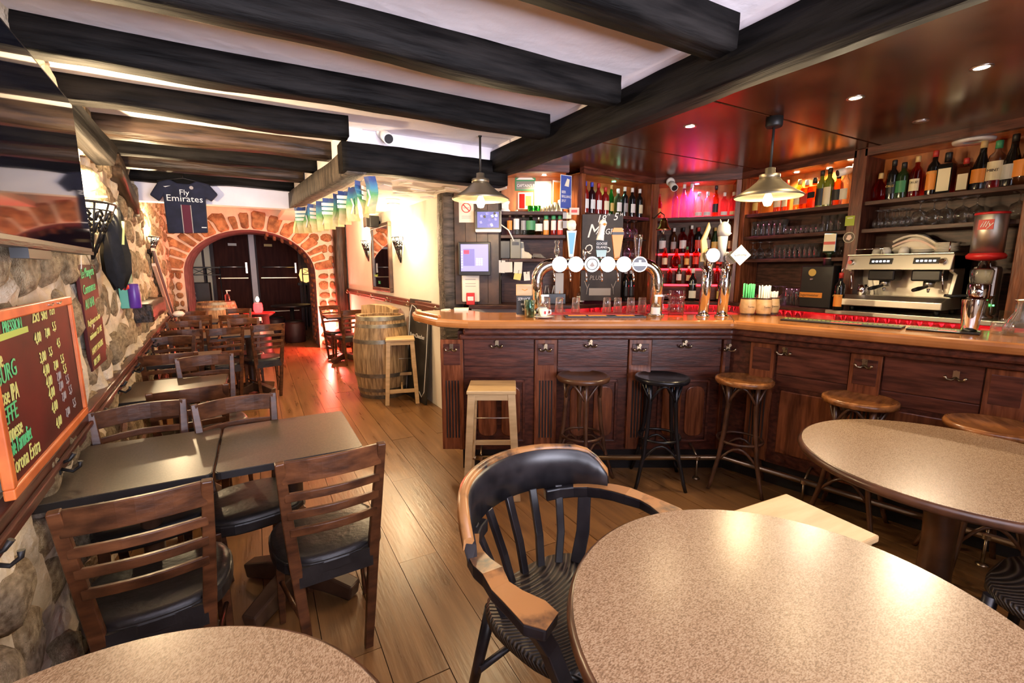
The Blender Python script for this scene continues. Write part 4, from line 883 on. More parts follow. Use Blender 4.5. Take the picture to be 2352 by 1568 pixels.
s_, h_ = WL.px(232, 470, -.08); sconce(WL, s_, h_, 'pierced black iron wall sconce right beside the television', .34, .30, 95)
s_, h_ = WL.px(354, 545, -.08); sconce(WL, s_, h_, 'pierced iron wall sconce far down the stone wall near the arch', .30, .26, 60)
s_, h_ = WR.px(834, 553, -.08); sconce(WR, s_, h_, 'pierced iron wall sconce left of the narrow mirror', .26, .32, 45)
s_, h_ = WR.px(906, 545, -.08); sconce(WR, s_, h_, 'pierced iron wall sconce right of the narrow mirror', .26, .32, 70)
# dark scarf and jacket on a hook
s_, h_ = WL.px(262, 560, -.10)
sf = on(WL, 'hanging_jacket', 'dark jacket with a yellow stripe hung on the stone wall', 'jacket', s_, -.10, h_)
rings = []
for z, w, d in ((.22, .03, .03), (.17, .07, .04), (.08, .085, .05), (-.06, .085, .05), (-.16, .065, .045), (-.25, .025, .025)):
    rings.append([(w * math.cos(2 * PI * i / 18) * (1 + .16 * math.sin(i * 2.3 + z * 4)), d * math.sin(2 * PI * i / 18) * (1 + .5 * math.sin(i * 3.1 + z * 9)), z + .015 * math.sin(i * 1.7)) for i in range(18)])
m_ = MB(); m_.ring(rings, 0, True); obj('cloth', m_, 'cloth_black', sf)
m_ = MB(); m_.box((-.035, -.05, .06), (.014, .012, .13), 0, tx=.1); obj('yellow_stripe', m_, 'ink_yellow', sf)
m_ = MB(); m_.lathe([(.0, -.02), (.02, -.01), (.02, .01), (0, .02)], 8, (.02, -.02, -.245)); obj('red_tip', m_, 'ink_red', sf)
m_ = MB(); m_.cyl((0, .1, .25), (0, .0, .26), .008); obj('peg', m_, 'iron', sf)
# things on the timber ledge
s_, h_ = WL.px(303, 668, -.09)
q = on(WL, 'tea_box', 'green printed box standing on the timber ledge', 'box', s_ + .10, -.05, 1.235); m_ = MB(); m_.bb(-.1, .1, -.03, .03, 0, .24); obj('carton', m_, 'teal', q, bevel=.003); m_ = MB(); m_.bb(-.03, .07, -.032, -.03, .10, .17); obj('print', m_, 'paper', q)
q = on(WL, 'drink_can', 'purple drink can on the timber ledge beside the green box', 'can', s_ - .0, -.10, 1.235); m_ = MB(); m_.lathe([(.028, 0), (.033, .008), (.033, .15), (.027, .165)], 18); obj('can_body', m_, 'purple', q); m_ = MB(); m_.lathe([(.027, .165), (.027, .168)], 18); obj('can_end', m_, 'steel', q)
# long framed panel leaning in the corner
p0 = WL.w(*(lambda a: (a[0], -.07, a[1]))(WL.px(352, 590, -.07))); p1 = yp(390, 706, 7.75); d_ = p1 - p0; p1 = p0 + d_ * (p0.z / (p0.z - p1.z)) * .985
lp = thing('leaning_panel', 'long narrow framed panel leaning against the stone wall near the arch', 'panel', tuple(p0)); 
e1 = p1 - p0; sd = e1.cross(Vector((1, 0, 0))).normalized() * .085
m_ = MB(); m_.tube([(0, 0, 0), tuple(e1)], 0, w=(.07, .006), up=(1, .2, 0)); obj('panel', m_, 'chalk_brown', lp)
for q in (-1, 1): m_ = MB(); m_.tube([tuple(sd * q), tuple(e1 + sd * q)], 0, w=(.016, .016), up=(1, .2, 0)); obj('frame_bar', m_, 'paper_pink', lp)
# football shirt hung from the last beam
sh = thing('football_shirt', 'dark blue football shirt with a red stripe hanging from the ceiling beam', 'shirt', (-.53, 5.40, 2.32))
prof = [(-.13, 0), (-.24, -.03), (-.33, -.15), (-.25, -.205), (-.205, -.15), (-.20, -.49), (.195, -.475), (.205, -.15), (.26, -.18), (.335, -.11), (.25, -.02), (.13, 0), (.06, -.03), (-.06, -.03)]
prof = [(x * .80, z) for x, z in prof]
m_ = MB(); m_.prism(prof, -.02, .02, ax='y'); obj('shirt_body', m_, 'cloth_navy', sh, bevel=.012)
m_ = MB(); m_.prism([(-.19, -.155), (-.265, -.03), (-.10, .0), (.10, 0), (.265, -.03), (.19, -.12), (.19, -.2), (-.18, -.22)], -.022, .021, ax='y'); 
for nm, x0, x1, mt in (('red_stripe', -.03, .035, 'cloth_maroon'), ('piping', -.037, -.031, 'ink_grey'), ('piping', .036, .042, 'ink_grey')): m_ = MB(); m_.prism([(x0, -.225), (x1, -.225), (x1, -.478), (x0, -.485)], -.024, -.018, ax='y'); obj(nm, m_, mt, sh)
text(sh, 'Fly', (0.0, -.025, -.135), .07, 'ink_white', align='CENTER'); text(sh, 'Emirates', (0.0, -.025, -.195), .082, 'ink_white', align='CENTER')
m_ = MB(); m_.prism([(-.155, -.068), (-.14, -.075), (-.10, -.058), (-.145, -.068)], -.025, -.019, ax='y'); obj('tick_mark', m_, 'ink_white', sh)
m_ = MB(); m_.lathe([(.016, -.003), (.016, .003)], 14); o_ = obj('crest', m_, 'ink_grey', sh, (.06, -.0225, -.065), (PI / 2, 0, 0))
m_ = MB(); m_.bb(.11, .15, -.024, -.018, -.43, -.422); obj('hem_tag', m_, 'ink_white', sh)
m_ = MB(); m_.tube([(-.2, 0, -.02), (0, 0, .02), (.2, 0, -.02)], .006, 6); m_.tube([(0, 0, .02), (0, 0, .05)], .003, 5); obj('clothes_hanger', m_, 'iron', sh)
# ================================================================ PASSAGE
a, b_ = WR.px(856, 520, -.03), WR.px(897, 671, -.03); ms0, mz1 = a; ms1, mz0 = b_; ms1 = WR.px(897, 600, -.03)[0]; ms0 = WR.px(856, 600, -.03)[0]
mr = on(WR, 'wall_mirror', 'tall narrow mirror in a brown frame on the white wall', 'mirror', ms0, -.03, mz0); mw, mh = ms1 - ms0, mz1 - mz0
for x0, x1, y0, y1 in ((0, mw, 0, .05), (0, mw, mh - .05, mh), (0, .05, .05, mh - .05), (mw - .05, mw, .05, mh - .05)): m_ = MB(); m_.bb(x0, x1, -.02, .028, y0, y1); obj('frame_bar', m_, 'foot_wood', mr, bevel=.006)
m_ = MB(); m_.bb(.045, mw - .045, -.002, .005, .045, mh - .045); obj('mirror_glass', m_, 'mirror', mr)
text(mr, 'Cocktail', (.08, -.006, .20), .055, 'ink_lime', shear=.2); text(mr, 'Soft', (.30, -.006, .10), .06, 'ink_green', shear=.2)
s_, h_ = WR.px(858, 510, -.09); sp = on(WR, 'wall_speaker', 'small black loudspeaker at the ceiling over the narrow mirror', 'speaker', s_, -.10, h_)
m_ = MB(); m_.prism([(-.13, -.07), (-.10, -.11), (.10, -.11), (.13, -.07), (.09, .07), (-.09, .07)], -.08, .08); obj('cabinet', m_, 'black_plastic', sp, bevel=.01); m_ = MB(); m_.bb(-.085, .085, -.114, -.110, -.065, .065); obj('grille', m_, 'grey_plastic', sp); m_ = MB(); m_.cyl((0, .07, 0), (0, .1, 0), .02); obj('bracket', m_, 'iron', sp)
pd = zp(903, 465, 2.225); dl = thing('downlight', 'round downlight in the low passage ceiling', 'ceiling light', (pd.x, pd.y, 2.205)); m_ = MB(); m_.lathe([(.05, 0), (.07, 0), (.07, .01), (.05, .01)], 20, cap=False); obj('trim_ring', m_, 'white_plastic', dl); m_ = MB(); m_.lathe([(.05, .003), (.05, .006)], 20); obj('lens', m_, 'spot_disc', dl)
light('downlight_light', 'SPOT', (pd.x, pd.y, 2.19), 60, WARM, .04, (pd.x + .1, pd.y, 0), spot=2.3, blend=.8)
# chalk board leaning on the wall behind the barrel
c0, c1 = zp(955, 905, 0), zp(1000, 915, 0)
ab = thing('pavement_sign', 'tall black chalkboard with a white scroll border leaning on the white wall', 'chalkboard', (1.52, 5.06, 0), math.radians(-84)); ab.rotation_euler = (math.radians(-5), 0, math.radians(-84))
m_ = MB(); m_.bb(-.29, .29, -.012, .012, 0, 1.16); obj('slate', m_, 'chalk_black', ab, bevel=.006)
bd = [(-.25, .08), (-.26, .6), (-.25, 1.0), (-.20, 1.09), (-.12, 1.07), (-.02, 1.03), (.02, 1.03), (.12, 1.07), (.20, 1.09), (.25, 1.0), (.26, .6), (.25, .14), (.19, .07), (.12, .12)]
m_ = MB(); m_.tube([(x, -.015, z) for x, z in bd], .005, 5); obj('chalk_border', m_, 'ink_white', ab)
text(ab, 'Vin', (-.06, -.014, .90), .08, 'ink_white', shear=.3); text(ab, 'Vente Chouchen', (-.23, -.014, .72), .07, 'ink_white', shear=.25, sx=.85); text(ab, 'Kir', (-.12, -.014, .40), .07, 'ink_grey', shear=.25)
# ================================================================ SECURITY CAMERAS
def cctv(loc, rz, label, tilt=.35, s=1.0):
    t = thing('security_camera', label, 'camera', loc, rz, 'white bullet cameras'); t.scale = (s, s, s)
    m_ = MB(); m_.lathe([(.045, 0), (.045, .012), (.03, .02)], 18); o = obj('mount', m_, 'white_plastic', t, rot=(PI / 2, 0, 0))
    m_ = MB(); m_.cyl((0, -.01, 0), (0, -.05, -.015), .014); obj('arm', m_, 'white_plastic', t)
    dr = Vector((.05, -math.cos(tilt), -math.sin(tilt))).normalized(); a = Vector((0, -.03, -.02)); b = a + dr * .12
    m_ = MB(); m_.tube([a, a + dr * .02, b], [.026, .034, .036], 18); obj('housing', m_, 'white_plastic', t)
    m_ = MB(); m_.tube([b, b + dr * .004], [.030, .028], 18); obj('lens', m_, 'near_black', t)
p = yp(878, 305, 3.36); cctv((p.x, 3.355, p.z), 0, 'white security camera above the black beam of the passage', .45)
p = B3.w(us(B3, 1541, 395, -.1), -.08, 2.40); cctv((p.x, p.y, 2.40), B3.rz + .3, 'white security camera above the glowing bottle steps', .55)
p = B4.w(Y2(2.13), .10, 2.36); cctv((p.x, p.y, 2.35), B4.rz - .75, 'white security camera in the whisky bay', .25, .9)
# ================================================================ PAPER FLAGS
fl = thing('flag_string', 'string of printed paper flags hanging below the grey beam', 'bunting'); A_, B_ = Vector((.73, 3.33, 2.125)), Vector((.345, 5.58, 2.135))
def sp_(t): p = A_.lerp(B_, t); p.z -= .05 * math.sin(PI * t); return p
m_ = MB(); m_.tube([sp_(i / 20) for i in range(21)], .003, 5); obj('string', m_, 'cloth_white', fl)
def proj_u(p): q = Vector(p) - CAM; return 1176 + FPX * q.dot(_rt) / q.dot(_fw)
def flag_mat():
    m, t, N, L, b = nt('flag_print'); b.inputs['Roughness'].default_value = .6; tc = N.new('ShaderNodeTexCoord'); sx = N.new('ShaderNodeSeparateXYZ'); L.new(tc.outputs['Object'], sx.inputs[0])
    mr = N.new('ShaderNodeMapRange'); mr.inputs[1].default_value = -.25; mr.inputs[2].default_value = 0; L.new(sx.outputs[2], mr.inputs[0])
    cr = N.new('ShaderNodeValToRGB'); e = cr.color_ramp.elements; e[0].position = 0; e[0].color = (.55, .38, .14, 1); e[1].position = 1; e[1].color = (.03, .06, .22, 1)
    for p_, c_ in ((.35, (.62, .55, .30)), (.6, (.12, .36, .12)), (.8, (.05, .22, .34))): x = e.new(p_); x.color = c4(c_)
    n1 = N.new('ShaderNodeTexNoise'); n1.inputs['Scale'].default_value = 25; L.new(tc.outputs['Object'], n1.inputs[0]); ad = N.new('ShaderNodeMath'); ad.operation = 'MULTIPLY_ADD'; L.new(n1.outputs['Fac'], ad.inputs[0]); ad.inputs[1].default_value = .18; L.new(mr.outputs[0], ad.inputs[2]); L.new(ad.outputs[0], cr.inputs[0]); L.new(cr.outputs[0], b.inputs['Base Color'])
flag_mat()
for k, u in enumerate((851, 830, 809, 790, 775, 754, 738, 720, 706, 692, 680)):
    lo_, hi_ = 0.0, 1.0
    for _ in range(30):
        md = (lo_ + hi_) / 2
        if proj_u(sp_(md)) > u: lo_ = md
        else: hi_ = md
    p = sp_(lo_); w = .045; an = -.45 + R.uniform(-.5, .5) + (1.0 if k % 3 == 1 else 0); m_ = MB(); rr = []
    for j in range(6):
        z = -.25 * j / 5; bend = .02 * math.sin(j * .9 + k); rr.append([(-w, bend - .001 + .012 * math.sin(k + j * .5), z), (0, bend - .015 * math.cos(k), z), (w, bend + .012 * math.sin(k * 2 + j * .6), z), (w, bend + .0015 + .012 * math.sin(k * 2 + j * .6), z), (0, bend + .002 - .015 * math.cos(k), z), (-w, bend + .001 + .012 * math.sin(k + j * .5), z)])
    m_.ring(rr, 0, False); f_ = obj('flag', m_, 'flag_print', fl, tuple(p), (0, 0, an))
    m_ = MB()
    if k % 2 == 0: m_.tube([(0, -.024, -.09), (.015, -.026, -.14), (-.005, -.028, -.20)], .006, 5); obj('flag_figure', m_, 'ink_white', f_)
    else:
        for z in (-.05, -.085, -.12): m_.bb(-.055, .055, -.026, -.022, z - .012, z + .012)
        obj('flag_lines', m_, 'paper', f_); f_.children[0]['kind'] = 'stuff'
# ================================================================ AT THE ARCH
ct = thing('black_pedestal', 'dark pedestal draped in red in the archway', 'pedestal', (0, 9.25, 0)); m_ = MB(); m_.lathe([(.20, 0), (.17, .04), (.15, .66), (.22, .70), (.22, .725)], 20); obj('column', m_, 'burgundy', ct); m_ = MB(); m_.lathe([(.25, .725), (.25, .74)], 28); obj('plate', m_, 'red_paint', ct)
cd = thing('candle_lamp', 'glowing red glass candle lamp on the dark pedestal in the archway', 'lamp', (-.01, 9.2, .742)); m_ = MB(); m_.lathe([(.055, 0), (.075, .05), (.07, .14), (.06, .17)], 20); obj('glass_cup', m_, 'candle_red', cd); m_ = MB(); m_.lathe([(.0, 0), (.02, .015), (.03, .045), (.02, .08), (0, .10)], 12, (0, 0, .185)); obj('flame', m_, 'flame', cd)
light('candle_light', 'POINT', (-.01, 8.98, 1.12), 4, (1, .10, .08), .05)
up = thing('floor_uplight', 'red floor lamp glowing at the foot of the arch pier', 'lamp', (1.17, 9.25, 0)); m_ = MB(); m_.lathe([(.09, 0), (.09, .02), (.02, .04), (.02, .10), (.075, .16), (.085, .26), (.075, .26), (.06, .17)], 18); obj('body', m_, 'black_plastic', up); m_ = MB(); m_.lathe([(.0, .22), (.07, .22), (.07, .23), (0, .235)], 18); obj('lens', m_, 'flame', up)
light('uplight_light', 'POINT', (1.18, 9.26, .42), 110, (1.0, .13, .10), .05)
light('uplight_light', 'POINT', (1.18, 9.20, .55), 60, (1.0, .10, .08), .05)
sb = thing('soap_pump', 'clear soap pump bottle on the far barrel', 'bottle', (-.45, 9.08, .935)); m_ = MB(); m_.lathe([(.035, 0), (.04, .01), (.04, .13), (.015, .155)], 16); obj('bottle_body', m_, 'g_pink', sb); m_ = MB(); m_.cyl((0, 0, .15), (0, 0, .21), .008); m_.bb(-.015, .055, -.012, .012, .20, .215); obj('pump', m_, 'white_plastic', sb)
bb_ = thing('speaker_stack', 'black loudspeaker cabinet with white lettering left in the back room', 'speaker', (-1.12, 11.6, 0)); m_ = MB(); m_.bb(-.26, .26, -.2, .2, 0, 1.22); obj('cabinet', m_, 'near_black', bb_, bevel=.01); text(bb_, 'BLA', (-.14, -.203, 1.0), .09, 'ink_grey'); text(bb_, 'BAR', (-.14, -.203, .88), .09, 'ink_grey')
m_ = MB(); m_.bb(-.22, .22, -.206, -.2, .1, .75); obj('grille', m_, 'black_plastic', bb_)
rt = thing('pedestal_table', 'black round table in the dark back room', 'table', (.62, 10.9, 0)); m_ = MB(); m_.lathe([(.38, .70), (.40, .715), (.40, .735), (.38, .745)], 32); obj('table_top', m_, 'black_edge', rt); m_ = MB(); m_.lathe([(.22, 0), (.2, .03), (.04, .06), (.04, .70)], 16); obj('pedestal', m_, 'iron', rt)
for x, y, l in ((.62, 10.45, 'dark pouf under the black round table'), (.30, 11.5, 'dark pouf behind the black round table')):
    q = thing('pouf', l, 'stool', (x, y, 0), group='dark poufs'); m_ = MB(); m_.lathe([(.19, 0), (.2, .02), (.2, .38), (.18, .42)], 20); obj('body', m_, 'burgundy', q); m_ = MB(); m_.lathe([(.18, .42), (.16, .445), (0, .45)], 20); obj('cushion', m_, 'near_black', q)
lm = thing('amber_lamp', 'round amber lamp behind the railing in the back room', 'lamp', (1.12, 13.0, 1.35)); m_ = MB(); m_.lathe([(.0, -.2), (.12, -.15), (.16, 0), (.12, .14), (0, .2)], 18); obj('globe', m_, 'amber_glow', lm); m_ = MB(); m_.bb(-.2, .2, -.1, .1, -.26, -.2); obj('shelf', m_, 'iron', lm); m_ = MB(); m_.cyl((0, 0, -1.35), (0, 0, -.26), .02); obj('stand', m_, 'iron', lm)
light('back_room_light', 'POINT', (.0, 11.8, 2.3), 1.5, (1, .75, .6), .1)
q = thing('desk_lamp', 'white round lamp on the wall side table near the arch', 'lamp', (-.98, 7.78, .7505)); m_ = MB(); m_.lathe([(.05, 0), (.05, .015), (.012, .03), (.012, .10)], 14); obj('stand', m_, 'steel', q); m_ = MB(); m_.lathe([(.0, .09), (.05, .10), (.075, .135), (.05, .17), (0, .18)], 16); obj('globe', m_, 'white_china', q)
# ================================================================ BOTTLES
BP = dict(
    wine=[(.0, .0), (.036, 0), (.038, .01), (.038, .19), (.034, .212), (.016, .238), (.0145, .30)],
    spirit=[(.0, 0), (.040, 0), (.042, .01), (.042, .17), (.037, .197), (.018, .218), (.015, .27)],
    slim=[(.0, 0), (.034, 0), (.035, .01), (.035, .20), (.020, .245), (.014, .255), (.014, .325)],
    champ=[(.0, 0), (.043, 0), (.045, .012), (.045, .12), (.038, .17), (.019, .24), (.0155, .31)],
    bulb=[(.0, 0), (.034, 0), (.050, .02), (.055, .07), (.046, .12), (.018, .16), (.015, .215)],
    soda=[(.0, 0), (.027, 0), (.029, .01), (.029, .10), (.022, .13), (.013, .16), (.013, .205)],
    juice=[(.0, 0), (.026, 0), (.029, .01), (.029, .12), (.021, .15), (.019, .175)],
    square=[(.0, 0), (.050, 0), (.053, .008), (.053, .17), (.045, .19), (.018, .20), (.016, .25)])
MC = {}
def cached(key, fn):
    if key not in MC: MC[key] = fn()
    return MC[key]
def bottle(loc, rz, kind, glass, cap, lab, label, cat='bottle', group=None, sc_=1.0, lz=(.05, .14), name=None):
    t = thing(name or ('square_bottle' if kind == 'square' else 'bottle'), label, cat, loc, rz, group); t.scale = (sc_,) * 3
    pr = BP[kind]; n = 4 if kind == 'square' else 14; top = pr[-1][1]
    def body():
        m_ = MB(); m_.T = Matrix.Rotation(PI / 4, 4, 'Z') if n == 4 else Matrix(); m_.lathe(pr[:-2] if n == 4 else pr, n, sm=n != 4)
        if n == 4: m_.T = Matrix(); m_.lathe(pr[-2:], 12)
        me = m_.mesh('bottle_body'); me.materials.append(MAT[glass]); return me
    obj('bottle_body', cached((kind, glass), body), glass, t)
    def capm():
        r = pr[-1][0] + .0025; m_ = MB(); m_.lathe([(r, top - .035), (r, top + .006), (r * .9, top + .010)], 12); me = m_.mesh('bottle_cap'); me.materials.append(MAT[cap]); return me
    obj('bottle_cap', cached((kind, cap, 'c'), capm), cap, t)
    if lab:
        def labm():
            m_ = MB(); z0, z1 = lz
            if n == 4: m_.bb(-.031, .031, -.0385, -.0375, z0, z1)
            else:
                r = max(q[0] for q in pr) + .0012; rg = []
                for i in range(9): a = math.radians(-90 + (i - 4) * 13.5); c, s = math.cos(a), math.sin(a); rg.append([(r * c, r * s, z0), ((r - .001) * c, (r - .001) * s, z0), ((r - .001) * c, (r - .001) * s, z1), (r * c, r * s, z1)])
                m_.ring(rg, 0, False)
            me = m_.mesh('bottle_label'); me.materials.append(MAT[lab]); return me
        obj('bottle_label', cached((kind, lab, lz), labm), lab, t)
    return t
def s_at(sg, u, h, d):
    lo_, hi_ = 100., 1400.
    for _ in range(40):
        v = (lo_ + hi_) / 2
        if sg.px(u, v, d)[1] > h: lo_ = v
        else: hi_ = v
    return sg.px(u, lo_, d)[0]
def shelf_bottles(sg, z, d, rows, where, group):
    for i, (u, kind, glass, cap, lab, desc, *ex) in enumerate(rows):
        k = ex[0] if ex else {}
        dd = k.pop('d', d); s = s_at(sg, u, z, dd); p = sg.w(s, dd, z + .0005)
        bottle(tuple(p), sg.rz + R.uniform(-.12, .12), kind, glass, cap, lab, '%s, %s from left %s' % (desc, ORD[i], where), group=group, **k)
shelf_bottles(B2, 2.045, .10, [(1343, 'wine', 'b_red', 'cap_blue', 'l_white', 'dark red bottle with white label'), (1358, 'wine', 'b_dark', 'cap_blue', 'l_white', 'black bottle with white label'), (1373, 'wine', 'b_red', 'cap_red', 'l_white', 'red bottle with white label'), (1389, 'spirit', 'b_red', 'cap_red', 'l_cream', 'red bottle with cream label'), (1402, 'slim', 'g_green', 'cap_gold', 'l_gold', 'slim green bottle with gold label', dict(sc_=.92)), (1418, 'spirit', 'g_teal', 'cap_white', 'l_white', 'pale green bottle with white label'), (1433, 'wine', 'b_black', 'cap_white', 'l_grey', 'black wine bottle with grey label'), (1450, 'wine', 'b_black', 'cap_white', 'l_white', 'black wine bottle with white print'), (1467, 'wine', 'b_black', 'cap_white', 'l_cream', 'black wine bottle with cream label')], 'over the chalkboard', 'wine bottles over the chalkboard')
shelf_bottles(B3, 2.045, .12, [(1513, 'slim', 'g_rose', 'cap_red', 'l_orange', 'slim orange bottle', dict(sc_=.8)), (1549, 'slim', 'g_violet', 'cap_black', None, 'frosted bottle with black skull print'), (1568, 'slim', 'g_violet', 'cap_white', None, 'tall frosted vodka bottle', dict(sc_=1.08)), (1585, 'slim', 'g_violet', 'cap_white', None, 'tall frosted clear bottle', dict(sc_=1.08)), (1603, 'spirit', 'g_clear', 'cap_white', 'l_white', 'clear bottle with pale label', dict(lz=(.02, .06), sc_=.95)), (1623, 'spirit', 'g_clear', 'cap_white', 'l_white', 'clear bottle with low label', dict(lz=(.02, .06), sc_=.95)), (1641, 'slim', 'g_amber', 'cap_black', 'l_black', 'amber bottle with black cap and label', dict(sc_=.97)), (1661, 'spirit', 'g_pink', 'cap_white', 'l_white', 'light-tinted clear bottle with white label', dict(lz=(.02, .06), sc_=.9)), (1682, 'spirit', 'g_pink', 'cap_white', 'l_cream', 'light-tinted clear bottle by the side panel', dict(lz=(.02, .06), sc_=.9))], 'on the magenta lit shelf', 'bottles on the magenta lit shelf')  # pink and violet glass tints stand for magenta light on clear bottles
# glowing red steps in the corner
stp = thing('bottle_steps', 'tiered bottle steps with glowing red edges in the corner shelf unit', 'display steps', tuple(B3.p), B3.rz)
TIERS = ((1.34, .02), (1.51, .10), (1.675, .185))
for z, d in TIERS:
    m_ = MB(); m_.bb(.07, B3.len - .07, d, .275, z - .165 if z < 1.4 else z - .17, z); obj('step', m_, 'mahogany', stp)
    m_ = MB(); m_.bb(.07, B3.len - .07, d - .006, d, z - .022, z - .004); obj('led_edge', m_, 'led_red', stp)
def tier(k, rows, where):
    z, d = TIERS[k]; shelf_bottles(B3, z, d + .042, rows, where, 'bottles on the red steps')
tier(2, [(1520, 'spirit', 'g_clear', 'cap_white', 'l_white', 'clear bottle with white label'), (1546, 'wine', 'b_brown', 'cap_white', 'l_grey', 'brown bottle with grey label', dict(sc_=.9)), (1567, 'spirit', 'g_rose', 'cap_black', 'l_white', 'red bottle with skull print'), (1586, 'slim', 'g_rose', 'cap_white', None, 'tall rose bottle', dict(sc_=.9)), (1602, 'spirit', 'b_black', 'cap_red', 'l_red', 'dark bottle with red cap'), (1622, 'spirit', 'b_brown', 'cap_black', 'l_grey', 'brown bottle behind the wooden tap handle'), (1640, 'champ', 'b_green', 'cap_gold', 'l_gold', 'gold necked bottle', dict(sc_=.85)), (1677, 'wine', 'b_brown', 'cap_white', 'l_cream', 'brown bottle behind the paper note', dict(sc_=.9))], 'on the top red step')
tier(1, [(1526, 'spirit', 'g_rose', 'cap_red', 'l_cream', 'rose bottle with cream label', dict(sc_=.8)), (1552, 'bulb', 'g_rose', 'cap_red', None, 'round red flask', dict(sc_=.95)), (1576, 'wine', 'g_amber', 'cap_green', 'l_gold', 'amber bottle with green cap', dict(sc_=.75)), (1597, 'spirit', 'g_rose', 'cap_red', 'l_red', 'bright red bottle', dict(sc_=.85)), (1650, 'spirit', 'g_amber', 'cap_red', 'l_red', 'amber bottle with red label', dict(sc_=.85))], 'on the middle red step')
tier(0, [(1537, 'spirit', 'g_rose', 'cap_white', None, 'low rose decanter', dict(sc_=.65)), (1558, 'spirit', 'b_brown', 'cap_green', 'l_white', 'brown bottle with green cap and white label', dict(sc_=.75)), (1580, 'spirit', 'g_rose', 'cap_white', 'l_cream', 'rose bottle with cream label', dict(sc_=.68)), (1645, 'spirit', 'g_rose', 'cap_red', None, 'plain rose bottle', dict(sc_=.7))], 'on the lowest red step')
p = B3.w(s_at(B3, 1588, CT, -.06), -.06, CT); bt1 = bottle(tuple(p), B3.rz + .1, 'wine', 'b_black', 'cap_white', 'l_white', 'black pastis bottle with white label standing before the red steps', sc_=1.12, lz=(.03, .10)); text(bt1, 'RICARD', (0, -.040, .155), .020, 'ink_white', align='CENTER')
p = B3.w(s_at(B3, 1650, CT, -.04), -.04, CT); bottle(tuple(p), B3.rz, 'juice', 'b_black', 'cap_black', 'l_gold', 'small black bottle with yellow label before the red steps', lz=(.03, .11))
shelf_bottles(B4, 2.045, .12, [(1735, 'spirit', 'g_gold', 'cap_gold', 'l_gold', 'gold bottle with yellow label', dict(sc_=.85)), (1786, 'spirit', 'g_amber', 'cap_blue', 'l_cream', 'amber bottle with blue cap'), (1803, 'wine', 'g_amber', 'cap_red', 'l_cream', 'amber bottle with red cap', dict(sc_=.95)), (1832, 'spirit', 'g_gold', 'cork', 'l_cream', 'gold bottle with cork'), (1849, 'square', 'g_amber', 'cap_white', 'l_red', 'square amber bottle with slanted red label', dict(sc_=1.02)), (1866, 'square', 'g_amber', 'cap_black', 'l_black', 'square amber bottle with black label', dict(sc_=1.05, lz=(.09, .14))), (1882, 'wine', 'b_olive', 'cap_black', 'l_black', 'green whisky bottle with black label', dict(sc_=1.05, lz=(.02, .16))), (1899, 'wine', 'b_olive', 'cap_black', 'l_cream', 'green whisky bottle with cream label', dict(sc_=1.08, lz=(.02, .16))), (1920, 'spirit', 'g_amber', 'cap_black', 'l_black', 'amber bottle with dark label'), (1937, 'wine', 'g_clear', 'cap_white', 'l_white', 'clear bottle with white label')], 'on the whisky shelf', 'bottles on the whisky shelf')
shelf_bottles(B4, 2.045, .12, [(2017, 'bulb', 'g_rose', 'cork', None, 'round dark flask'), (2045, 'wine', 'b_black', 'cap_black', 'l_black', 'black port bottle'), (2068, 'spirit', 'b_green', 'cap_black', 'l_green', 'dark green bottle'), (2098, 'wine', 'g_rose', 'cork', 'l_cream', 'rose port bottle with cream label'), (2137, 'wine', 'b_black', 'cap_red', 'l_orange', 'black bottle with orange label', dict(sc_=1.06, lz=(.04, .17))), (2167, 'square', 'b_black', 'cap_black', 'l_cream', 'square dark bottle with cream label', dict(sc_=1.15, lz=(.02, .16))), (2210, 'square', 'b_brown', 'cap_red', 'l_cream', 'square orange liqueur bottle', dict(sc_=.92, lz=(.02, .14))), (2245, 'champ', 'b_black', 'cork', 'l_orange', 'black bottle with orange label and cork', dict(sc_=1.05)), (2280, 'spirit', 'g_clear', 'cap_green', 'l_cream', 'clear mint bottle with green cap', dict(sc_=1.15, lz=(.05, .16))), (2316, 'champ', 'b_black', 'cap_black', 'l_silver', 'black bottle with silver label', dict(sc_=1.08)), (2349, 'bulb', 'b_brown', 'cap_gold', 'l_orange', 'brown flask with round orange label', dict(sc_=1.2))], 'over the coffee machine', 'liqueur bottles over the coffee machine')
for t_ in [o for o in sc.objects if o.type == 'EMPTY' and o.get('label')]:
    l = t_['label']
    if l.startswith('rose port bottle with'): text(t_, 'CRUZ', (0, -.041, .105), .022, 'ink_black', align='CENTER')
    if l.startswith('black port bottle,'): text(t_, 'CRUZ', (0, -.041, .10), .022, 'l_gold', align='CENTER')
    if l.startswith('clear mint bottle'): text(t_, 'MINT', (0, -.046, .10), .022, 'ink_black', align='CENTER')
    if l.startswith('black bottle with orange label,'): text(t_, 'PICON', (0, -.041, .15), .020, 'l_gold', align='CENTER')
shelf_bottles(B1, 1.825, .09, [(1171, 'soda', 'g_pink', 'steel', 'l_orange', 'clear bottle with orange label'), (1186, 'soda', 'g_clear', 'steel', 'l_white', 'clear water bottle with white label', dict(sc_=1.12)), (1202, 'soda', 'g_clear', 'steel', 'l_grey', 'clear bottle with grey label'), (1219, 'bulb', 'g_green', 'steel', 'l_green', 'green round water bottle', dict(sc_=.98)), (1237, 'bulb', 'g_gold', 'steel', 'l_white', 'yellow bulb shaped soda bottle', dict(sc_=.78)), (1254, 'juice', 'l_orange', 'cap_green', 'l_white', 'orange juice bottle'), (1271, 'juice', 'b_red', 'cap_green', 'l_white', 'dark red juice bottle'), (1286, 'juice', 'l_red', 'cap_green', 'l_white', 'red tomato juice bottle')], 'on the soft drink shelf', 'soft drink bottles')
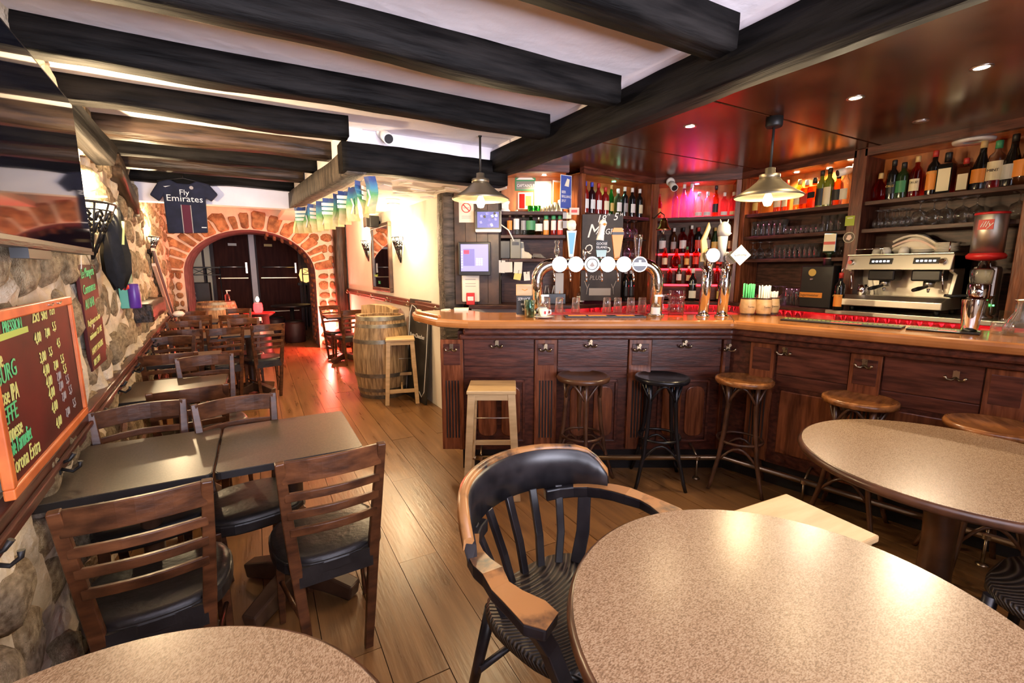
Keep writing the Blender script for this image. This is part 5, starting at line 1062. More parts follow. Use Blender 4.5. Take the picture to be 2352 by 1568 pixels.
# ================================================================ GLASSES
def glass_mesh(kind):
    P = dict(tumbler=[(.028, 0), (.030, .004), (.034, .095), (.0325, .095), (.028, .010), (0, .008)], pint=[(.030, 0), (.031, .005), (.036, .06), (.043, .145), (.0415, .145), (.034, .06), (.029, .012), (0, .012)],
             low=[(.033, 0), (.034, .004), (.037, .075), (.0355, .075), (.032, .014), (0, .012)], upbeer=[(.036, 0), (.0375, .0), (.030, .125), (.027, .130), (0, .130)],
             upwine=[(.030, 0), (.0315, .0), (.040, .035), (.041, .055), (.034, .085), (.006, .105), (.004, .12), (.004, .165), (.03, .178), (.032, .180), (0, .182)],
             balloon=[(.033, 0), (.035, .0), (.048, .04), (.048, .06), (.036, .095), (.006, .112), (.004, .12), (.004, .155), (.033, .168), (.035, .170), (0, .172)], shot=[(.017, 0), (.018, .003), (.021, .05), (.019, .05), (.016, .008), (0, .008)])[kind]
    def f(): m_ = MB(); m_.lathe([(0, 0)] + P if P[0][0] and not kind.startswith('up') and kind != 'balloon' else P, 18, cap=False); me = m_.mesh(kind); return me
    return cached(('glass', kind), f)
def put_glass(sg, u, z, d, kind, name, label, group, sc_=1.0, mat='glass'):
    s = s_at(sg, u, z, d); p = sg.w(s, d, z + .0005); me = glass_mesh(kind)
    if len(me.materials) == 0: me.materials.append(MAT[mat])
    o = bpy.data.objects.new(name, me); COL.objects.link(o); o.location = p; o.scale = (sc_,) * 3; o.rotation_euler = (0, 0, R.random() * 6); return tag(o, label, 'glass', group)
def glass_row(sg, us_, z, d, kind, name, desc, where, group, **k):
    for i, u in enumerate(us_): put_glass(sg, u, z, d, kind, name, '%s, %s from left %s' % (desc, ORD[i], where), group, **k)
lin = lambda a, b, n: [a + (b - a) * i / (n - 1) for i in range(n)]
glass_row(B4, lin(1733, 1797, 6), 1.825, .08, 'pint', 'pint_glass', 'tall beer glass', 'on the upper glass shelf', 'tall beer glasses')
glass_row(B4, lin(1738, 1795, 5), 1.825, .19, 'pint', 'pint_glass', 'tall beer glass in the back row', 'on the upper glass shelf', 'tall beer glasses')
glass_row(B4, lin(1811, 1881, 7), 1.825, .08, 'low', 'low_tumbler', 'low tumbler', 'on the upper glass shelf', 'low tumblers')
glass_row(B4, lin(1896, 1932, 3), 1.825, .10, 'pint', 'beer_tumbler', 'big beer tumbler', 'beside the pillar on the upper shelf', 'big beer tumblers')
glass_row(B4, [1727, 1744, 1765], 1.60, .10, 'balloon', 'balloon_glass', 'upturned balloon glass', 'on the lower glass shelf', 'balloon glasses')
glass_row(B4, lin(1784, 1876, 9), 1.60, .08, 'pint', 'water_tumbler', 'plain tumbler', 'on the lower glass shelf', 'plain tumblers', sc_=.9)
glass_row(B4, lin(1790, 1870, 7), 1.60, .18, 'pint', 'water_tumbler', 'plain tumbler in the back row', 'on the lower glass shelf', 'plain tumblers', sc_=.9)
glass_row(B4, [1908, 1921, 1934], 1.60, .12, 'balloon', 'stem_glass', 'upturned stem glass', 'by the pillar on the lower shelf', 'stem glasses by the pillar', sc_=.9)
glass_row(B4, lin(1708, 1800, 7), CT, .10, 'upwine', 'wine_glass', 'upturned wine glass', 'on the back counter', 'wine glasses on the back counter')
glass_row(B4, lin(1712, 1796, 6), CT, .0, 'upwine', 'wine_glass', 'upturned wine glass in the front row', 'on the back counter', 'wine glasses on the back counter')
glass_row(B4, [1812, 1824, 1835], CT, .02, 'pint', 'hurricane_glass', 'tall glass', 'beside the black cooler', 'tall glasses by the cooler', sc_=1.1)
glass_row(B4, lin(2013, 2078, 5), 1.825, .06, 'upwine', 'small_stem_glass', 'small upturned stem glass', 'over the coffee machine', 'small stem glasses', sc_=.8)
glass_row(B4, lin(2020, 2085, 5), 1.825, .15, 'upwine', 'small_stem_glass', 'small upturned stem glass in the back row', 'over the coffee machine', 'small stem glasses', sc_=.8)
glass_row(B4, [2108, 2140, 2168, 2206, 2238, 2335], 1.825, .09, 'balloon', 'goblet', 'upturned goblet', 'over the coffee machine', 'upturned goblets', sc_=1.1)
glass_row(B4, [1722, 1745, 1768, 1791, 1812, 1834], CT - .135, .06, 'low', 'lit_tumbler', 'red lit tumbler', 'under the back counter', 'red lit tumblers')
glass_row(B4, lin(1925, 2200, 12), CT - .135, .05, 'low', 'lit_tumbler', 'red lit tumbler', 'under the steel counter', 'red lit tumblers')
glass_row(B2, lin(1360, 1480, 6), CT - .135, .05, 'low', 'lit_tumbler', 'red lit tumbler', 'under the chalkboard counter', 'red lit tumblers')
glass_row(B3, lin(1560, 1680, 6), CT - .135, .05, 'low', 'lit_tumbler', 'red lit tumbler', 'under the red steps', 'red lit tumblers')
for s0, sg, a, b_ in ((0, B4, .0, Y2(1.0)), (1, B2, .1, B2.len), (2, B3, 0, B3.len)):
    t = thing('glass_shelf', ('low shelf for red lit glasses along the right wall', 'low shelf for red lit glasses under the chalkboard', 'low shelf for red lit glasses in the corner')[s0], 'shelf', tuple(sg.w(0, 0, 0)), sg.rz); m_ = MB(); m_.bb(a, b_, -.08, .158, CT - .16, CT - .137); obj('board', m_, 'shelf_wood', t)
glass_row(B1, [1217, 1227, 1237], 2.045, .06, 'shot', 'green_shot_glass', 'green shot glass', 'below the posters', 'green shot glasses', sc_=1.15)
gm = glass_mesh('shot'); gm.materials.clear(); gm.materials.append(MAT['g_green'])
for i, (u, h) in enumerate(((1245, .04), (1252, .05), (1259, .06), (1267, .072), (1276, .088), (1288, .11))):
    t = thing('jigger', 'steel measuring cup, %s smallest below the posters' % ORD[i], 'measuring cup', tuple(B1.w(s_at(B1, u, 2.045, .08), .08, 2.0455)), B1.rz, 'steel measuring cups'); m_ = MB(); m_.lathe([(h * .26, 0), (h * .3, h), (h * .28, h), (h * .24, .004), (0, .004)], 14, cap=False); obj('cup', m_, 'steel', t); m_ = MB(); m_.tube([(h * .28, 0, h * .9), (h * .5, 0, h * .95), (h * .6, 0, h * .8)], .002, 5); obj('cup_handle', m_, 'steel', t)
# ================================================================ BEER TAPS
DT = .36
sA, sB = s_at(F1, 1233, 1.2, DT), s_at(F1, 1507, 1.2, DT); zt = F1.px(1370, 607, DT)[1]
tw_ = thing('beer_tower', 'wide chrome beer tap arch with six glowing round badges', 'beer tap', tuple(F1.w(sA, DT, 1.152)), F1.rz); L_ = sB - sA; H_ = zt - 1.152; rr_ = .12; path = [(0, 0, 0), (0, 0, H_ - rr_)]
for i in range(1, 8): a = PI / 2 * i / 8; path.append((rr_ - rr_ * math.cos(a), 0, H_ - rr_ + rr_ * math.sin(a)))
path += [(rr_, 0, H_), (L_ - rr_, 0, H_)]
for i in range(1, 8): a = PI / 2 * i / 8; path.append((L_ - rr_ + rr_ * math.sin(a), 0, H_ - rr_ + rr_ * math.cos(a)))
path += [(L_, 0, H_ - rr_), (L_, 0, 0)]
m_ = MB(); m_.tube(path, .045, 22, up=(0, 1, 0)); obj('pipe', m_, 'chrome', tw_)
for x in (0, L_): m_ = MB(); m_.lathe([(.062, 0), (.062, .012), (.048, .02)], 22, (x, 0, 0)); obj('flange', m_, 'chrome', tw_)
def badge(parent, x, y, z, r, mat, logo=None):
    m_ = MB(); m_.tube([(x, y, z), (x, y - .028, z)], [r, r], 26); b = obj('badge', m_, 'chrome', parent)
    m_ = MB(); m_.tube([(x, y - .028, z), (x, y - .031, z)], [r * .93, r * .90], 26); obj('badge_face', m_, mat, b)
    if logo == 'ring': m_ = MB(); m_.tube([(x + r * .72 * math.cos(2 * PI * i / 20), y - .032, z + r * .72 * math.sin(2 * PI * i / 20)) for i in range(20)], .0035, 5, closed=True); obj('badge_ring', m_, 'ink_black', b); m_ = MB(); m_.prism([(x - .02, z - .012), (x, z + .02), (x + .02, z - .012), (x, z - .02)], y - .033, y - .031, ax='y'); obj('badge_star', m_, 'ink_grey', b)
    if logo == 'bar': m_ = MB(); m_.bb(x - r * .8, x + r * .8, y - .034, y - .031, z - .011, z + .012); obj('badge_band', m_, 'disc_white', b); m_ = MB(); m_.bb(x - .008, x + .008, y - .034, y - .031, z + .012, z + .03); obj('badge_mark', m_, 'disc_white', b)
bx = [s_at(F1, u, zt, DT - .05) - sA for u in (1285, 1322, 1359, 1395, 1432, 1468)]
for i, x in enumerate(bx): badge(tw_, x, -.04, H_, .055, 'disc_white' if i not in (5,) else 'black_plastic', {2: 'ring', 5: 'bar'}.get(i))
for x in bx: m_ = MB(); m_.cyl((x - .035, -.02, H_ - .04), (x - .035, -.05, H_ - .10), .008, .006); m_.cyl((x - .035, -.05, H_ - .10), (x - .035, -.05, H_ - .125), .006); obj('spout', m_, 'chrome', tw_)
hx = [s_at(F1, u, zt + .1, DT) - sA for u in (1279, 1312, 1343, 1381, 1417, 1465)]
def handle(x, name, build, mats):
    m_ = MB(); m_.cyl((x, 0, H_ + .035), (x, 0, H_ + .075), .010); h = obj('tap_stem', m_, 'chrome', tw_); m_ = MB(); build(m_, x, H_ + .075); obj(name, m_, mats, h)
    return h
handle(hx[0], 'tap_handle', lambda m, x, z: (m.lathe([(.016, 0), (.022, .02), (.016, .05), (.012, .07), (.02, .085), (.018, .10), (0, .105)], 14, (x, 0, z))), 'g_clear')
def h_blue(m, x, z):
    m.prism([(x - .016, z - .02), (x + .016, z - .02), (x + .036, z + .17), (x - .036, z + .17)], -.012, .012, 0, 'y'); m.prism([(x - .010, z), (x + .010, z), (x + .026, z + .155), (x - .026, z + .155)], -.014, .0, 1, 'y'); m.lathe([(.0, 0), (.030, .01), (.034, .045), (.026, .07), (0, .08)], 14, (x, 0, z + .17), 0)
handle(hx[1], 'tap_handle', h_blue, ['cream_plastic', 'sky_blue'])
handle(hx[2], 'tap_handle', lambda m, x, z: m.lathe([(.010, -.02), (.016, .0), (.018, .03), (0, .04)], 12, (x, 0, z)), 'chrome')
def h_goose(m, x, z):
    m.prism([(x - .045, z + .03), (x + .045, z + .03), (x + .045, z + .10), (x - .045, z + .10)], -.012, .012, 1, 'y'); m.prism([(x - .032, z - .02), (x + .032, z - .02), (x + .04, z + .03), (x - .04, z + .03)], -.010, .010, 2, 'y')
    m.tube([(x - .012, 0, z + .10), (x - .006, 0, z + .14), (x, 0, z + .18), (x + .005, 0, z + .215)], [.030, .024, .021, .028], 12, 0); m.lathe([(.0, -.03), (.026, -.015), (.030, .005), (.02, .025), (0, .03)], 12, (x + .006, 0, z + .22), 0); m.lathe([(.0, -.012), (.017, 0), (.0, .012)], 10, (x + .014, -.024, z + .215), 3)
hg = handle(hx[3], 'tap_handle', h_goose, ['white_china', 'ink_black', 'green_glass_b', 'ink_orange']); text(hg, 'GOOSE', (hx[3] - .04, -.0135, H_ + .075 + .068), .024, 'ink_white'); text(hg, 'ISLAND', (hx[3] - .04, -.0135, H_ + .075 + .042), .024, 'ink_white')
def h_orange(m, x, z): m.prism([(x - .018, z - .03), (x + .018, z - .03), (x + .042, z + .14), (x - .042, z + .14)], -.012, .012, 0, 'y'); m.bb(x - .043, x + .043, -.013, .013, z + .14, z + .160, 1); m.prism([(x - .043, z + .16), (x + .043, z + .16), (x + .03, z + .19), (x - .03, z + .19)], -.012, .012, 0, 'y')
handle(hx[4], 'tap_handle', h_orange, ['l_orange', 'l_black'])
handle(hx[5], 'tap_handle', lambda m, x, z: m.lathe([(.022, -.03), (.020, .0), (.024, .05), (.032, .11), (.030, .14), (0, .14)], 16, (x, 0, z)), 'g_clear')
# second tower with two columns
sC, sD = s_at(F1, 1614, 1.152, .27), s_at(F1, 1657, 1.152, .27)
t2 = thing('beer_columns', 'pair of chrome beer columns with one glowing badge at the bar corner', 'beer tap', tuple(F1.w(sC, .27, 1.152)), F1.rz); L3 = sD - sC
for x in (0, L3): m_ = MB(); m_.tube([(x, 0, 0), (x + .02, 0, .47)], .037, 22); m_.lathe([(.05, 0), (.05, .012), (.038, .02)], 20, (x, 0, 0)); obj('column', m_, 'chrome', t2)
badge(t2, .02, -.035, .445, .052, 'disc_white'); m_ = MB(); m_.tube([(L3 + .02, -.03, .43), (L3 + .02, -.06, .43)], [.045, .045], 20); obj('badge', m_, 'chrome', t2)
m_ = MB(); m_.prism([(-.045, .40), (-.015, .40), (.0, .50), (-.012, .56), (.012, .64), (.0, .68), (-.02, .62), (-.05, .55), (-.04, .47)], -.012, .012, ax='y'); obj('tap_handle', m_, 'cork', t2, bevel=.004)
hm_ = MB(); x = L3 - .03; hm_.tube([(x, 0, .40), (x, 0, .58)], [.022, .034], 14); hm_.lathe([(.0, 0), (.038, .01), (.046, .04), (.04, .08), (.02, .105), (0, .11)], 12, (x + .004, 0, .575)); hm_.lathe([(.0, -.02), (.022, 0), (0, .02)], 8, (x + .03, -.02, .60))
for q in (-1, 1): hm_.cyl((x + q * .02, 0, .665), (x + q * .03, -.005, .70), .010, .002, 6)
obj('carved_handle', hm_, 'l_grey', t2)
for x, l in ((.0, 1), (L3, 1)): m_ = MB(); m_.cyl((x - .045, -.02, .36), (x - .03, -.07, .33), .009); m_.cyl((x - .03, -.07, .33), (x - .03, -.07, .29), .007); obj('spout', m_, 'chrome', t2)
q = thing('paper_note', 'diamond shaped paper note stuck on the beer column', 'note', tuple(F1.w(sC + L3 + .065, .185, 1.152 + .445)), F1.rz); m_ = MB(); m_.prism([(0, -.072), (.072, 0), (0, .072), (-.072, 0)], -.001, .001, ax='y'); obj('sheet', m_, 'paper', q); text(q, 'Corona', (-.048, -.002, -.006), .028, 'ink_black', shear=.1)
# ================================================================ ON THE BAR TOP
ZB_ = 1.1525
def onbar(u, name, label, cat, d=.3, group=None, sg=F1): return thing(name, label, cat, tuple(sg.w(s_at(sg, u, ZB_, d), d, ZB_)), sg.rz, group)
for i, u in enumerate((1255, 1284, 1322, 1393, 1418, 1448, 1474)):
    o = put_glass(F1, u, ZB_ + .004, .50, 'upbeer', 'draining_glass', 'upturned beer glass, %s from left behind the tap arch' % ORD[i], 'upturned beer glasses', sc_=.95)
m_ = MB(); sa, sb_ = s_at(F1, 1232, ZB_, .5), s_at(F1, 1690, ZB_, .5); m_.bb(sa, sb_, .44, .58, ZB_ - .0005, ZB_ + .004); tag(obj('drip_tray', m_, 'red_paint', loc=tuple(F1.p), rot=F1.rz), 'red drip mat along the back edge of the bar top', 'drip mat')
def bar_mat(sg, u0, u1, d0, d1, label, brand):
    a, b_ = s_at(sg, u0, ZB_, (d0 + d1) / 2), s_at(sg, u1, ZB_, (d0 + d1) / 2); t = thing('bar_mat', label, 'bar mat', tuple(sg.w(a, d0, ZB_)), sg.rz, 'rubber bar mats'); m_ = MB(); m_.bb(0, b_ - a, 0, d1 - d0, 0, .010); obj('rubber', m_, 'black_plastic', t, bevel=.003)
    if brand == 'o':
        for f in (.05, .3, .65): m_ = MB(); m_.bb((b_ - a) * f, (b_ - a) * (f + .22), .02, d1 - d0 - .02, .010, .0115); obj('print', m_, 'ink_orange', t)
    else:
        n = 26
        for k in range(n): m_ = MB(); m_.bb((b_ - a) * (k + .1) / n, (b_ - a) * (k + .75) / n, (d1 - d0) * .55, (d1 - d0) * .65, .010, .0115); obj('print', m_, 'ink_lime', t)
        m_ = MB(); m_.bb((b_ - a) * .45, (b_ - a) * .7, .015, .045, .010, .0115); obj('red_print', m_, 'ink_red', t)
bar_mat(F1, 1296, 1480, .19, .30, 'black rubber bar mat with orange print in front of the taps', 'o')
bar_mat(F2, 1800, 2075, .24, .40, 'long black bar mat with green print on the right run', 'g'); bar_mat(F2, 2085, 2252, .24, .40, 'black bar mat under the cocktail shaker', 'g')
q = onbar(1205, 'table_sign', 'small blackboard sign with a wooden top on the bar', 'sign', .34); m_ = MB(); m_.bb(-.062, .062, 0, .01, .0, .15); obj('slate', m_, 'chalk_black', q); m_ = MB(); m_.bb(-.065, .065, -.001, .012, .15, .235); obj('wood_top', m_, 'pale_wood', q, bevel=.004); m_ = MB(); m_.bb(-.065, .065, 0, .05, 0, .008); obj('base', m_, 'pale_wood', q)
text(q, 'SERVICE', (-.052, -.002, .115), .030, 'ink_white', sx=.85); text(q, 'au', (-.03, -.002, .08), .03, 'ink_white'); text(q, 'bar', (-.02, -.002, .04), .03, 'ink_white'); m_ = MB(); m_.tube([(-.02, -.003, .20), (0, -.003, .188), (.02, -.003, .20)], .0025, 5); obj('smile', m_, 'ink_orange', q)
q = onbar(1216, 'water_glass', 'teal ribbed water glass in front of the small blackboard', 'glass', .24); m_ = MB(); m_.lathe([(0, 0), (.032, 0), (.034, .02), (.035, .02), (.041, .125), (.0395, .125), (.034, .02), (0, .014)], 20, cap=False); obj('tumbler', m_, 'g_teal', q); m_ = MB(); m_.lathe([(0, .015), (.033, .016), (.037, .07), (0, .071)], 20); obj('water', m_, 'g_teal', q)
def pump(u, d, label, wh=True):
    q = onbar(u, 'pump_bottle', label, 'bottle', d, 'sanitiser pump bottles'); m_ = MB(); m_.lathe([(0, 0), (.03, 0), (.032, .01), (.032, .085), (.012, .105)], 16); obj('bottle_body', m_, 'g_clear', q); m_ = MB(); m_.lathe([(.0325, .02), (.0325, .07)], 16, cap=False); obj('bottle_label', m_, 'paper', q); m_ = MB(); m_.cyl((0, 0, .10), (0, 0, .15), .011); m_.bb(-.012, .045, -.01, .01, .148, .162); obj('pump', m_, 'white_plastic', q)
pump(1246, .275, 'pump bottle of sanitiser at the left foot of the tap arch'); pump(1505, .26, 'pump bottle of sanitiser at the right foot of the tap arch')
q = onbar(1249, 'coffee_cup', 'white coffee cup standing on a saucer', 'cup', .165); q.location.z += .012; m_ = MB(); m_.lathe([(0, 0), (.022, 0), (.03, .02), (.035, .055), (.033, .055), (.028, .022), (0, .006)], 20, cap=False); obj('cup_body', m_, 'white_china', q); m_ = MB(); m_.tube([(.030, 0, .045), (.05, 0, .045), (.05, 0, .02), (.028, 0, .015)], .005, 7); obj('cup_handle', m_, 'white_china', q); m_ = MB(); m_.bb(.0, .012, -.0365, -.034, .02, .04); obj('red_mark', m_, 'ink_red', q)
q = onbar(1249, 'saucer', 'white saucer under the coffee cup on the bar', 'saucer', .165); m_ = MB(); m_.lathe([(0, .003), (.03, 0), (.06, .010), (.072, .014), (.06, .012), (.03, .004), (0, .005)], 24, cap=False); obj('dish', m_, 'white_china', q)
q = onbar(1552, 'beer_mug', 'big dimpled glass beer mug beside the tap arch', 'mug', .40); m_ = MB(); m_.lathe([(0, 0), (.055, 0), (.058, .01), (.058, .185), (.054, .185), (.053, .02), (0, .02)], 22, cap=False); obj('mug_body', m_, 'g_pink', q)
for k in range(11):
    for z in (.045, .09, .135): a = 2 * PI * k / 11; m_ = cached('dimple', lambda: (lambda m: (m.lathe([(0, -.016), (.012, -.008), (.014, .0), (.012, .008), (0, .016)], 8), m.mesh('dimple'))[1])(MB())); obj('dimple', m_, 'glass', q, (.052 * math.cos(a), .052 * math.sin(a), z))
m_ = MB(); m_.tube([(-.055, 0, .15), (-.10, 0, .15), (-.112, 0, .10), (-.10, 0, .05), (-.055, 0, .04)], .010, 9); obj('mug_handle', m_, 'glass', q); m_ = MB(); m_.lathe([(.0585, .165), (.0585, .187)], 22, cap=False); obj('rim_band', m_, 'g_violet', q)
# straw barrels
for i, (u, d, m1, l, ht) in enumerate(((1716, .40, 'ink_green', 'small wooden barrel full of green straws', .11), (1752, .36, 'paper', 'small wooden barrel full of white napkin rolls', .10), (1770, .46, 'paper', 'small wooden barrel half hidden behind the other two', .05))):
    q = onbar(u, 'straw_barrel', l, 'straw holder', d, 'small wooden straw barrels'); m_ = MB(); m_.lathe([(0, 0), (.048, 0), (.050, .012), (.060, .06), (.052, .12), (.050, .132), (.044, .132), (.044, .03), (0, .03)], 18, cap=False); obj('barrel_body', m_, 'pale_wood', q)
    for z in (.006, .124): m_ = MB(); m_.lathe([(.0515, z - .009), (.0525, z + .009)], 18, cap=False); obj('band', m_, 'foot_wood', q)
    for k in range(18):
        a = k * 2.4; r = .008 + .030 * math.sqrt(k / 18); m_ = MB(); m_.cyl((r * math.cos(a), r * math.sin(a), .04), (r * 1.12 * math.cos(a), r * 1.12 * math.sin(a), .132 + ht * (.8 + .2 * R.random())), .005, n=6); obj('straw', m_, m1, q)
    text(q, 'Torino', (-.03, -.061, .06), .018, 'ink_black')
q = onbar(2225, 'cocktail_shaker', 'fluted steel cocktail shaker cup on the right run of the bar', 'shaker', .33, sg=F2); m_ = MB(); n = 20; rg = []
for z, r in ((0, .032), (.02, .036), (.12, .044), (.165, .048), (.172, .048)): rg.append([((r * (1 + (.035 if i % 2 else -.03) * (z < .16))) * math.cos(2 * PI * i / n), (r * (1 + (.035 if i % 2 else -.03) * (z < .16))) * math.sin(2 * PI * i / n), z + .012) for i in range(n)])
m_.ring(rg, 0, True, True, False); obj('cup', m_, 'chrome', q); m_ = MB(); m_.lathe([(.030, .012), (.046, .17)], 20, cap=False); obj('lining', m_, 'steel', q)
for u, l, k in ((2300, 'glass jar with a lid behind the right bar mat', 0), (2340, 'glass decanter at the right end of the bar', 1)):
    q = onbar(u, 'glass_jar' if k == 0 else 'decanter', l, 'jar', .44, sg=F2); m_ = MB(); m_.lathe([(0, 0), (.045, 0), (.048, .05), (.045, .055)] if k == 0 else [(0, 0), (.06, 0), (.07, .04), (.03, .12), (.028, .17), (.035, .18)], 20, cap=False); obj('jar_body', m_, 'glass', q); m_ = MB(); m_.lathe([(.047, .055), (.047, .062), (.01, .068), (.01, .08), (0, .082)] if k == 0 else [(.036, .18), (.036, .186), (0, .19)], 18); obj('jar_lid', m_, 'g_clear' if k == 0 else 'steel', q)
p = zp(1060, 712, ZB_); q = thing('note_pad', 'white note pad lying on the bar end', 'note pad', (p.x, p.y, ZB_), F1.rz + .05); m_ = MB(); m_.bb(-.06, .06, -.04, .04, 0, .016); obj('pages', m_, 'paper', q); m_ = MB(); m_.bb(-.062, .062, -.042, .042, .016, .018); obj('cover', m_, 'paper_cream', q)
p = zp(1024, 712, ZB_); q = thing('paper_slip', 'small cream paper slips beside the note pad', 'paper', (p.x, p.y, ZB_), F1.rz - .2); m_ = MB(); m_.bb(-.035, .035, -.03, .03, 0, .006); obj('sheet', m_, 'paper_cream', q); m_ = MB(); m_.box((.01, .01, .008), (.05, .05, .003), rz=.5); obj('top_sheet', m_, 'paper', q)
# ================================================================ COFFEE CORNER
my0, my1 = 2.03, 1.36; ms = Y2(my0); mL = my0 - my1
cm = thing('coffee_machine', 'two group steel espresso machine on the steel counter', 'coffee machine', tuple(B4.w(ms, -.06, CT)), B4.rz)
m_ = MB()
for x, y in ((.06, .02), (mL - .06, .02), (.06, .30), (mL - .06, .30)): m_.cyl((x, y, 0), (x, y, .045), .02)
for k, (x, y) in enumerate(((.06, .02), (mL - .06, .02), (.06, .30), (mL - .06, .30))): q = MB(); q.cyl((x, y, 0), (x, y, .045), .02); obj('machine_foot', q, 'black_plastic', cm)
m_ = MB(); m_.prism([(-.10, .045), (.32, .045), (.32, .13), (-.02, .13), (-.10, .10)], 0, mL, ax='x'); obj('drip_base', m_, 'brushed', cm, bevel=.006)
m_ = MB(); m_.bb(.03, mL - .03, .18, .22, .13, .34); obj('back_splash', m_, 'brushed', cm)
m_ = MB(); m_.bb(0, mL, .22, .33, .10, .43); obj('boiler_case', m_, 'black_plastic', cm)
for x in (.0, mL - .025): m_ = MB(); m_.prism([(.04, .13), (.33, .10), (.33, .44), (.0, .44), (.02, .32), (.10, .30)], x, x + .025, ax='x'); obj('side_cheek', m_, 'brushed', cm, bevel=.004)
m_ = MB(); m_.prism([(-.04, .335), (.33, .34), (.33, .45), (.0, .45)], 0.0, mL, ax='x'); obj('head_panel', m_, 'brushed', cm, bevel=.006)
m_ = MB(); m_.bb(0, mL, -.02, .33, .45, .456); obj('cup_tray', m_, 'brushed', cm)
for k, f in enumerate((.36, .78)):
    x = mL * f; m_ = MB(); m_.box((x, -.022, .40), (.15, .012, .045), tx=-.3); o = obj('key_panel', m_, 'black_plastic', cm)
    for j in range(5): m_ = MB(); m_.box((x - .05 + j * .025, -.03, .40), (.014, .004, .012), tx=-.3); obj('lit_key', m_, 'led_white', o)
    m_ = MB(); m_.bb(x - .09, x + .09, .0, .14, .25, .335); obj('group_hood', m_, 'black_plastic', cm, bevel=.012)
    m_ = MB(); m_.lathe([(.035, 0), (.035, .05)], 18, (x, .08, .205)); obj('group_head', m_, 'steel', cm)
    m_ = MB(); m_.tube([(x, .05, .21), (x - .02, -.03, .195), (x - .03, -.09, .185)], [.010, .016, .013], 10); h_ = obj('portafilter', m_, 'black_plastic', cm); m_ = MB(); m_.tube([(x, .08, .195), (x, .08, .165)], [.012, .006], 8); obj('spout', m_, 'chrome', h_)
for x in (.04, mL - .05):
    m_ = MB(); m_.tube([(x, -.01, .40), (x, -.06, .395)], [.022, .016], 12); obj('steam_knob', m_, 'chrome', cm); m_ = MB(); m_.tube([(x, .0, .34), (x + .01, -.04, .30), (x + .03, -.05, .18)], .005, 7); obj('steam_wand', m_, 'chrome', cm)
m_ = MB(); m_.tube([(.04, .02, .456), (.04, .02, .50), (mL * .34, .02, .50), (mL * .34, .02, .456)], .004, 6); obj('cup_rail', m_, 'chrome', cm); m_ = MB(); m_.tube([(mL - .03, -.01, .456), (mL - .03, -.01, .53), (mL - .03, .25, .53)], .005, 6); obj('cup_rail', m_, 'chrome', cm)
q = thing('steel_jug', 'small steel milk cup under the steam wand of the coffee machine', 'jug', tuple(B4.w(ms + .12, -.05, CT + .125)), B4.rz); m_ = MB(); m_.lathe([(0, 0), (.032, 0), (.033, .09), (.031, .09), (.03, .006), (0, .006)], 18, cap=False); obj('cup', m_, 'chrome', q); m_ = MB(); m_.tube([(.033, 0, .075), (.055, 0, .07), (.055, 0, .03), (.033, 0, .02)], .004, 6); obj('jug_handle', m_, 'chrome', q)
ZC = CT + .456
sau = cached('saucer', lambda: (lambda m: (m.lathe([(0, .002), (.035, 0), (.065, .009), (.073, .013), (.06, .012), (.03, .006), (0, .005)], 24, cap=False), m.mesh('saucer'))[1])(MB())); sau.materials.append(MAT['white_china']) if not len(sau.materials) else None
for base, n, l in ((.585, 7, 'right saucer stack on the coffee machine'), (.445, 3, 'middle saucer stack on the coffee machine')):
    for k in range(n): o = bpy.data.objects.new('saucer', sau); COL.objects.link(o); o.location = B4.w(ms + base, .06, ZC + .0105 * k); tag(o, 'white saucer, %s from the bottom of the %s' % (ORD[k], l), 'saucer', 'stacked saucers')
def mk_cup(p, rz, label, rot=0):
    q = thing('espresso_cup', label, 'cup', p, rz, 'white cups on the coffee machine'); m_ = MB(); m_.lathe([(0, 0), (.02, 0), (.03, .02), (.036, .055), (.034, .055), (.028, .022), (0, .006)], 18, cap=False); a = obj('cup_body', m_, 'white_china', q, (0, 0, .055 if rot else 0), (rot, 0, 0)); m_ = MB(); m_.tube([(.031, 0, .045), (.05, 0, .043), (.05, 0, .02), (.028, 0, .015)], .004, 6); obj('cup_handle', m_, 'white_china', q, (0, 0, .055 if rot else 0), (rot, 0, 0))
mk_cup(tuple(B4.w(ms + .22, .03, ZC)), .5, 'upturned white cup on the left of the coffee machine', PI); mk_cup(tuple(B4.w(ms + .24, .13, ZC)), 2, 'upturned white cup behind the first one on the coffee machine', PI); mk_cup(tuple(B4.w(ms + .34, .02, ZC)), 1, 'upturned white cup beside the folded cloth', PI); mk_cup(tuple(B4.w(ms + .12, .12, ZC)), 1, 'upturned white cup inside the cup rail', PI)
q = thing('folded_cloth', 'crumpled cream bar cloth with a red stripe on the coffee machine', 'cloth', tuple(B4.w(ms + .40, .13, ZC)), B4.rz); m_ = MB(); rg = []
for i in range(15):
    f = i / 14; x = -.16 + .32 * f; h = .06 + .11 * math.sin(PI * min(1, f * 1.1)) * (1 - .35 * f); rg.append([(x + .01 * math.sin(j * 2 + i), .075 * math.cos(2 * PI * j / 14) * (1 + .15 * math.sin(j * 3 + i * .7)), max(0, h / 2 + h / 2 * math.sin(2 * PI * j / 14) * (1 + .13 * math.sin(j * 2.5 - i * .9)))) for j in range(14)])
m_.ring(rg, 0, True); obj('cloth_body', m_, 'cloth_white', q)
for k, dz in ((0, .03), (1, .065)): m_ = MB(); m_.tube([(-.15 + .28 * f / 8, -.078 - .008 * math.sin(f), .03 + dz + .06 * math.sin(PI * f / 8) - .004 * f) for f in range(9)], 0, w=(.004, .008), up=(0, 0, 1)); obj('cloth_fold', m_, 'cloth_white' if k else 'paper_pink', q, bevel=.002)
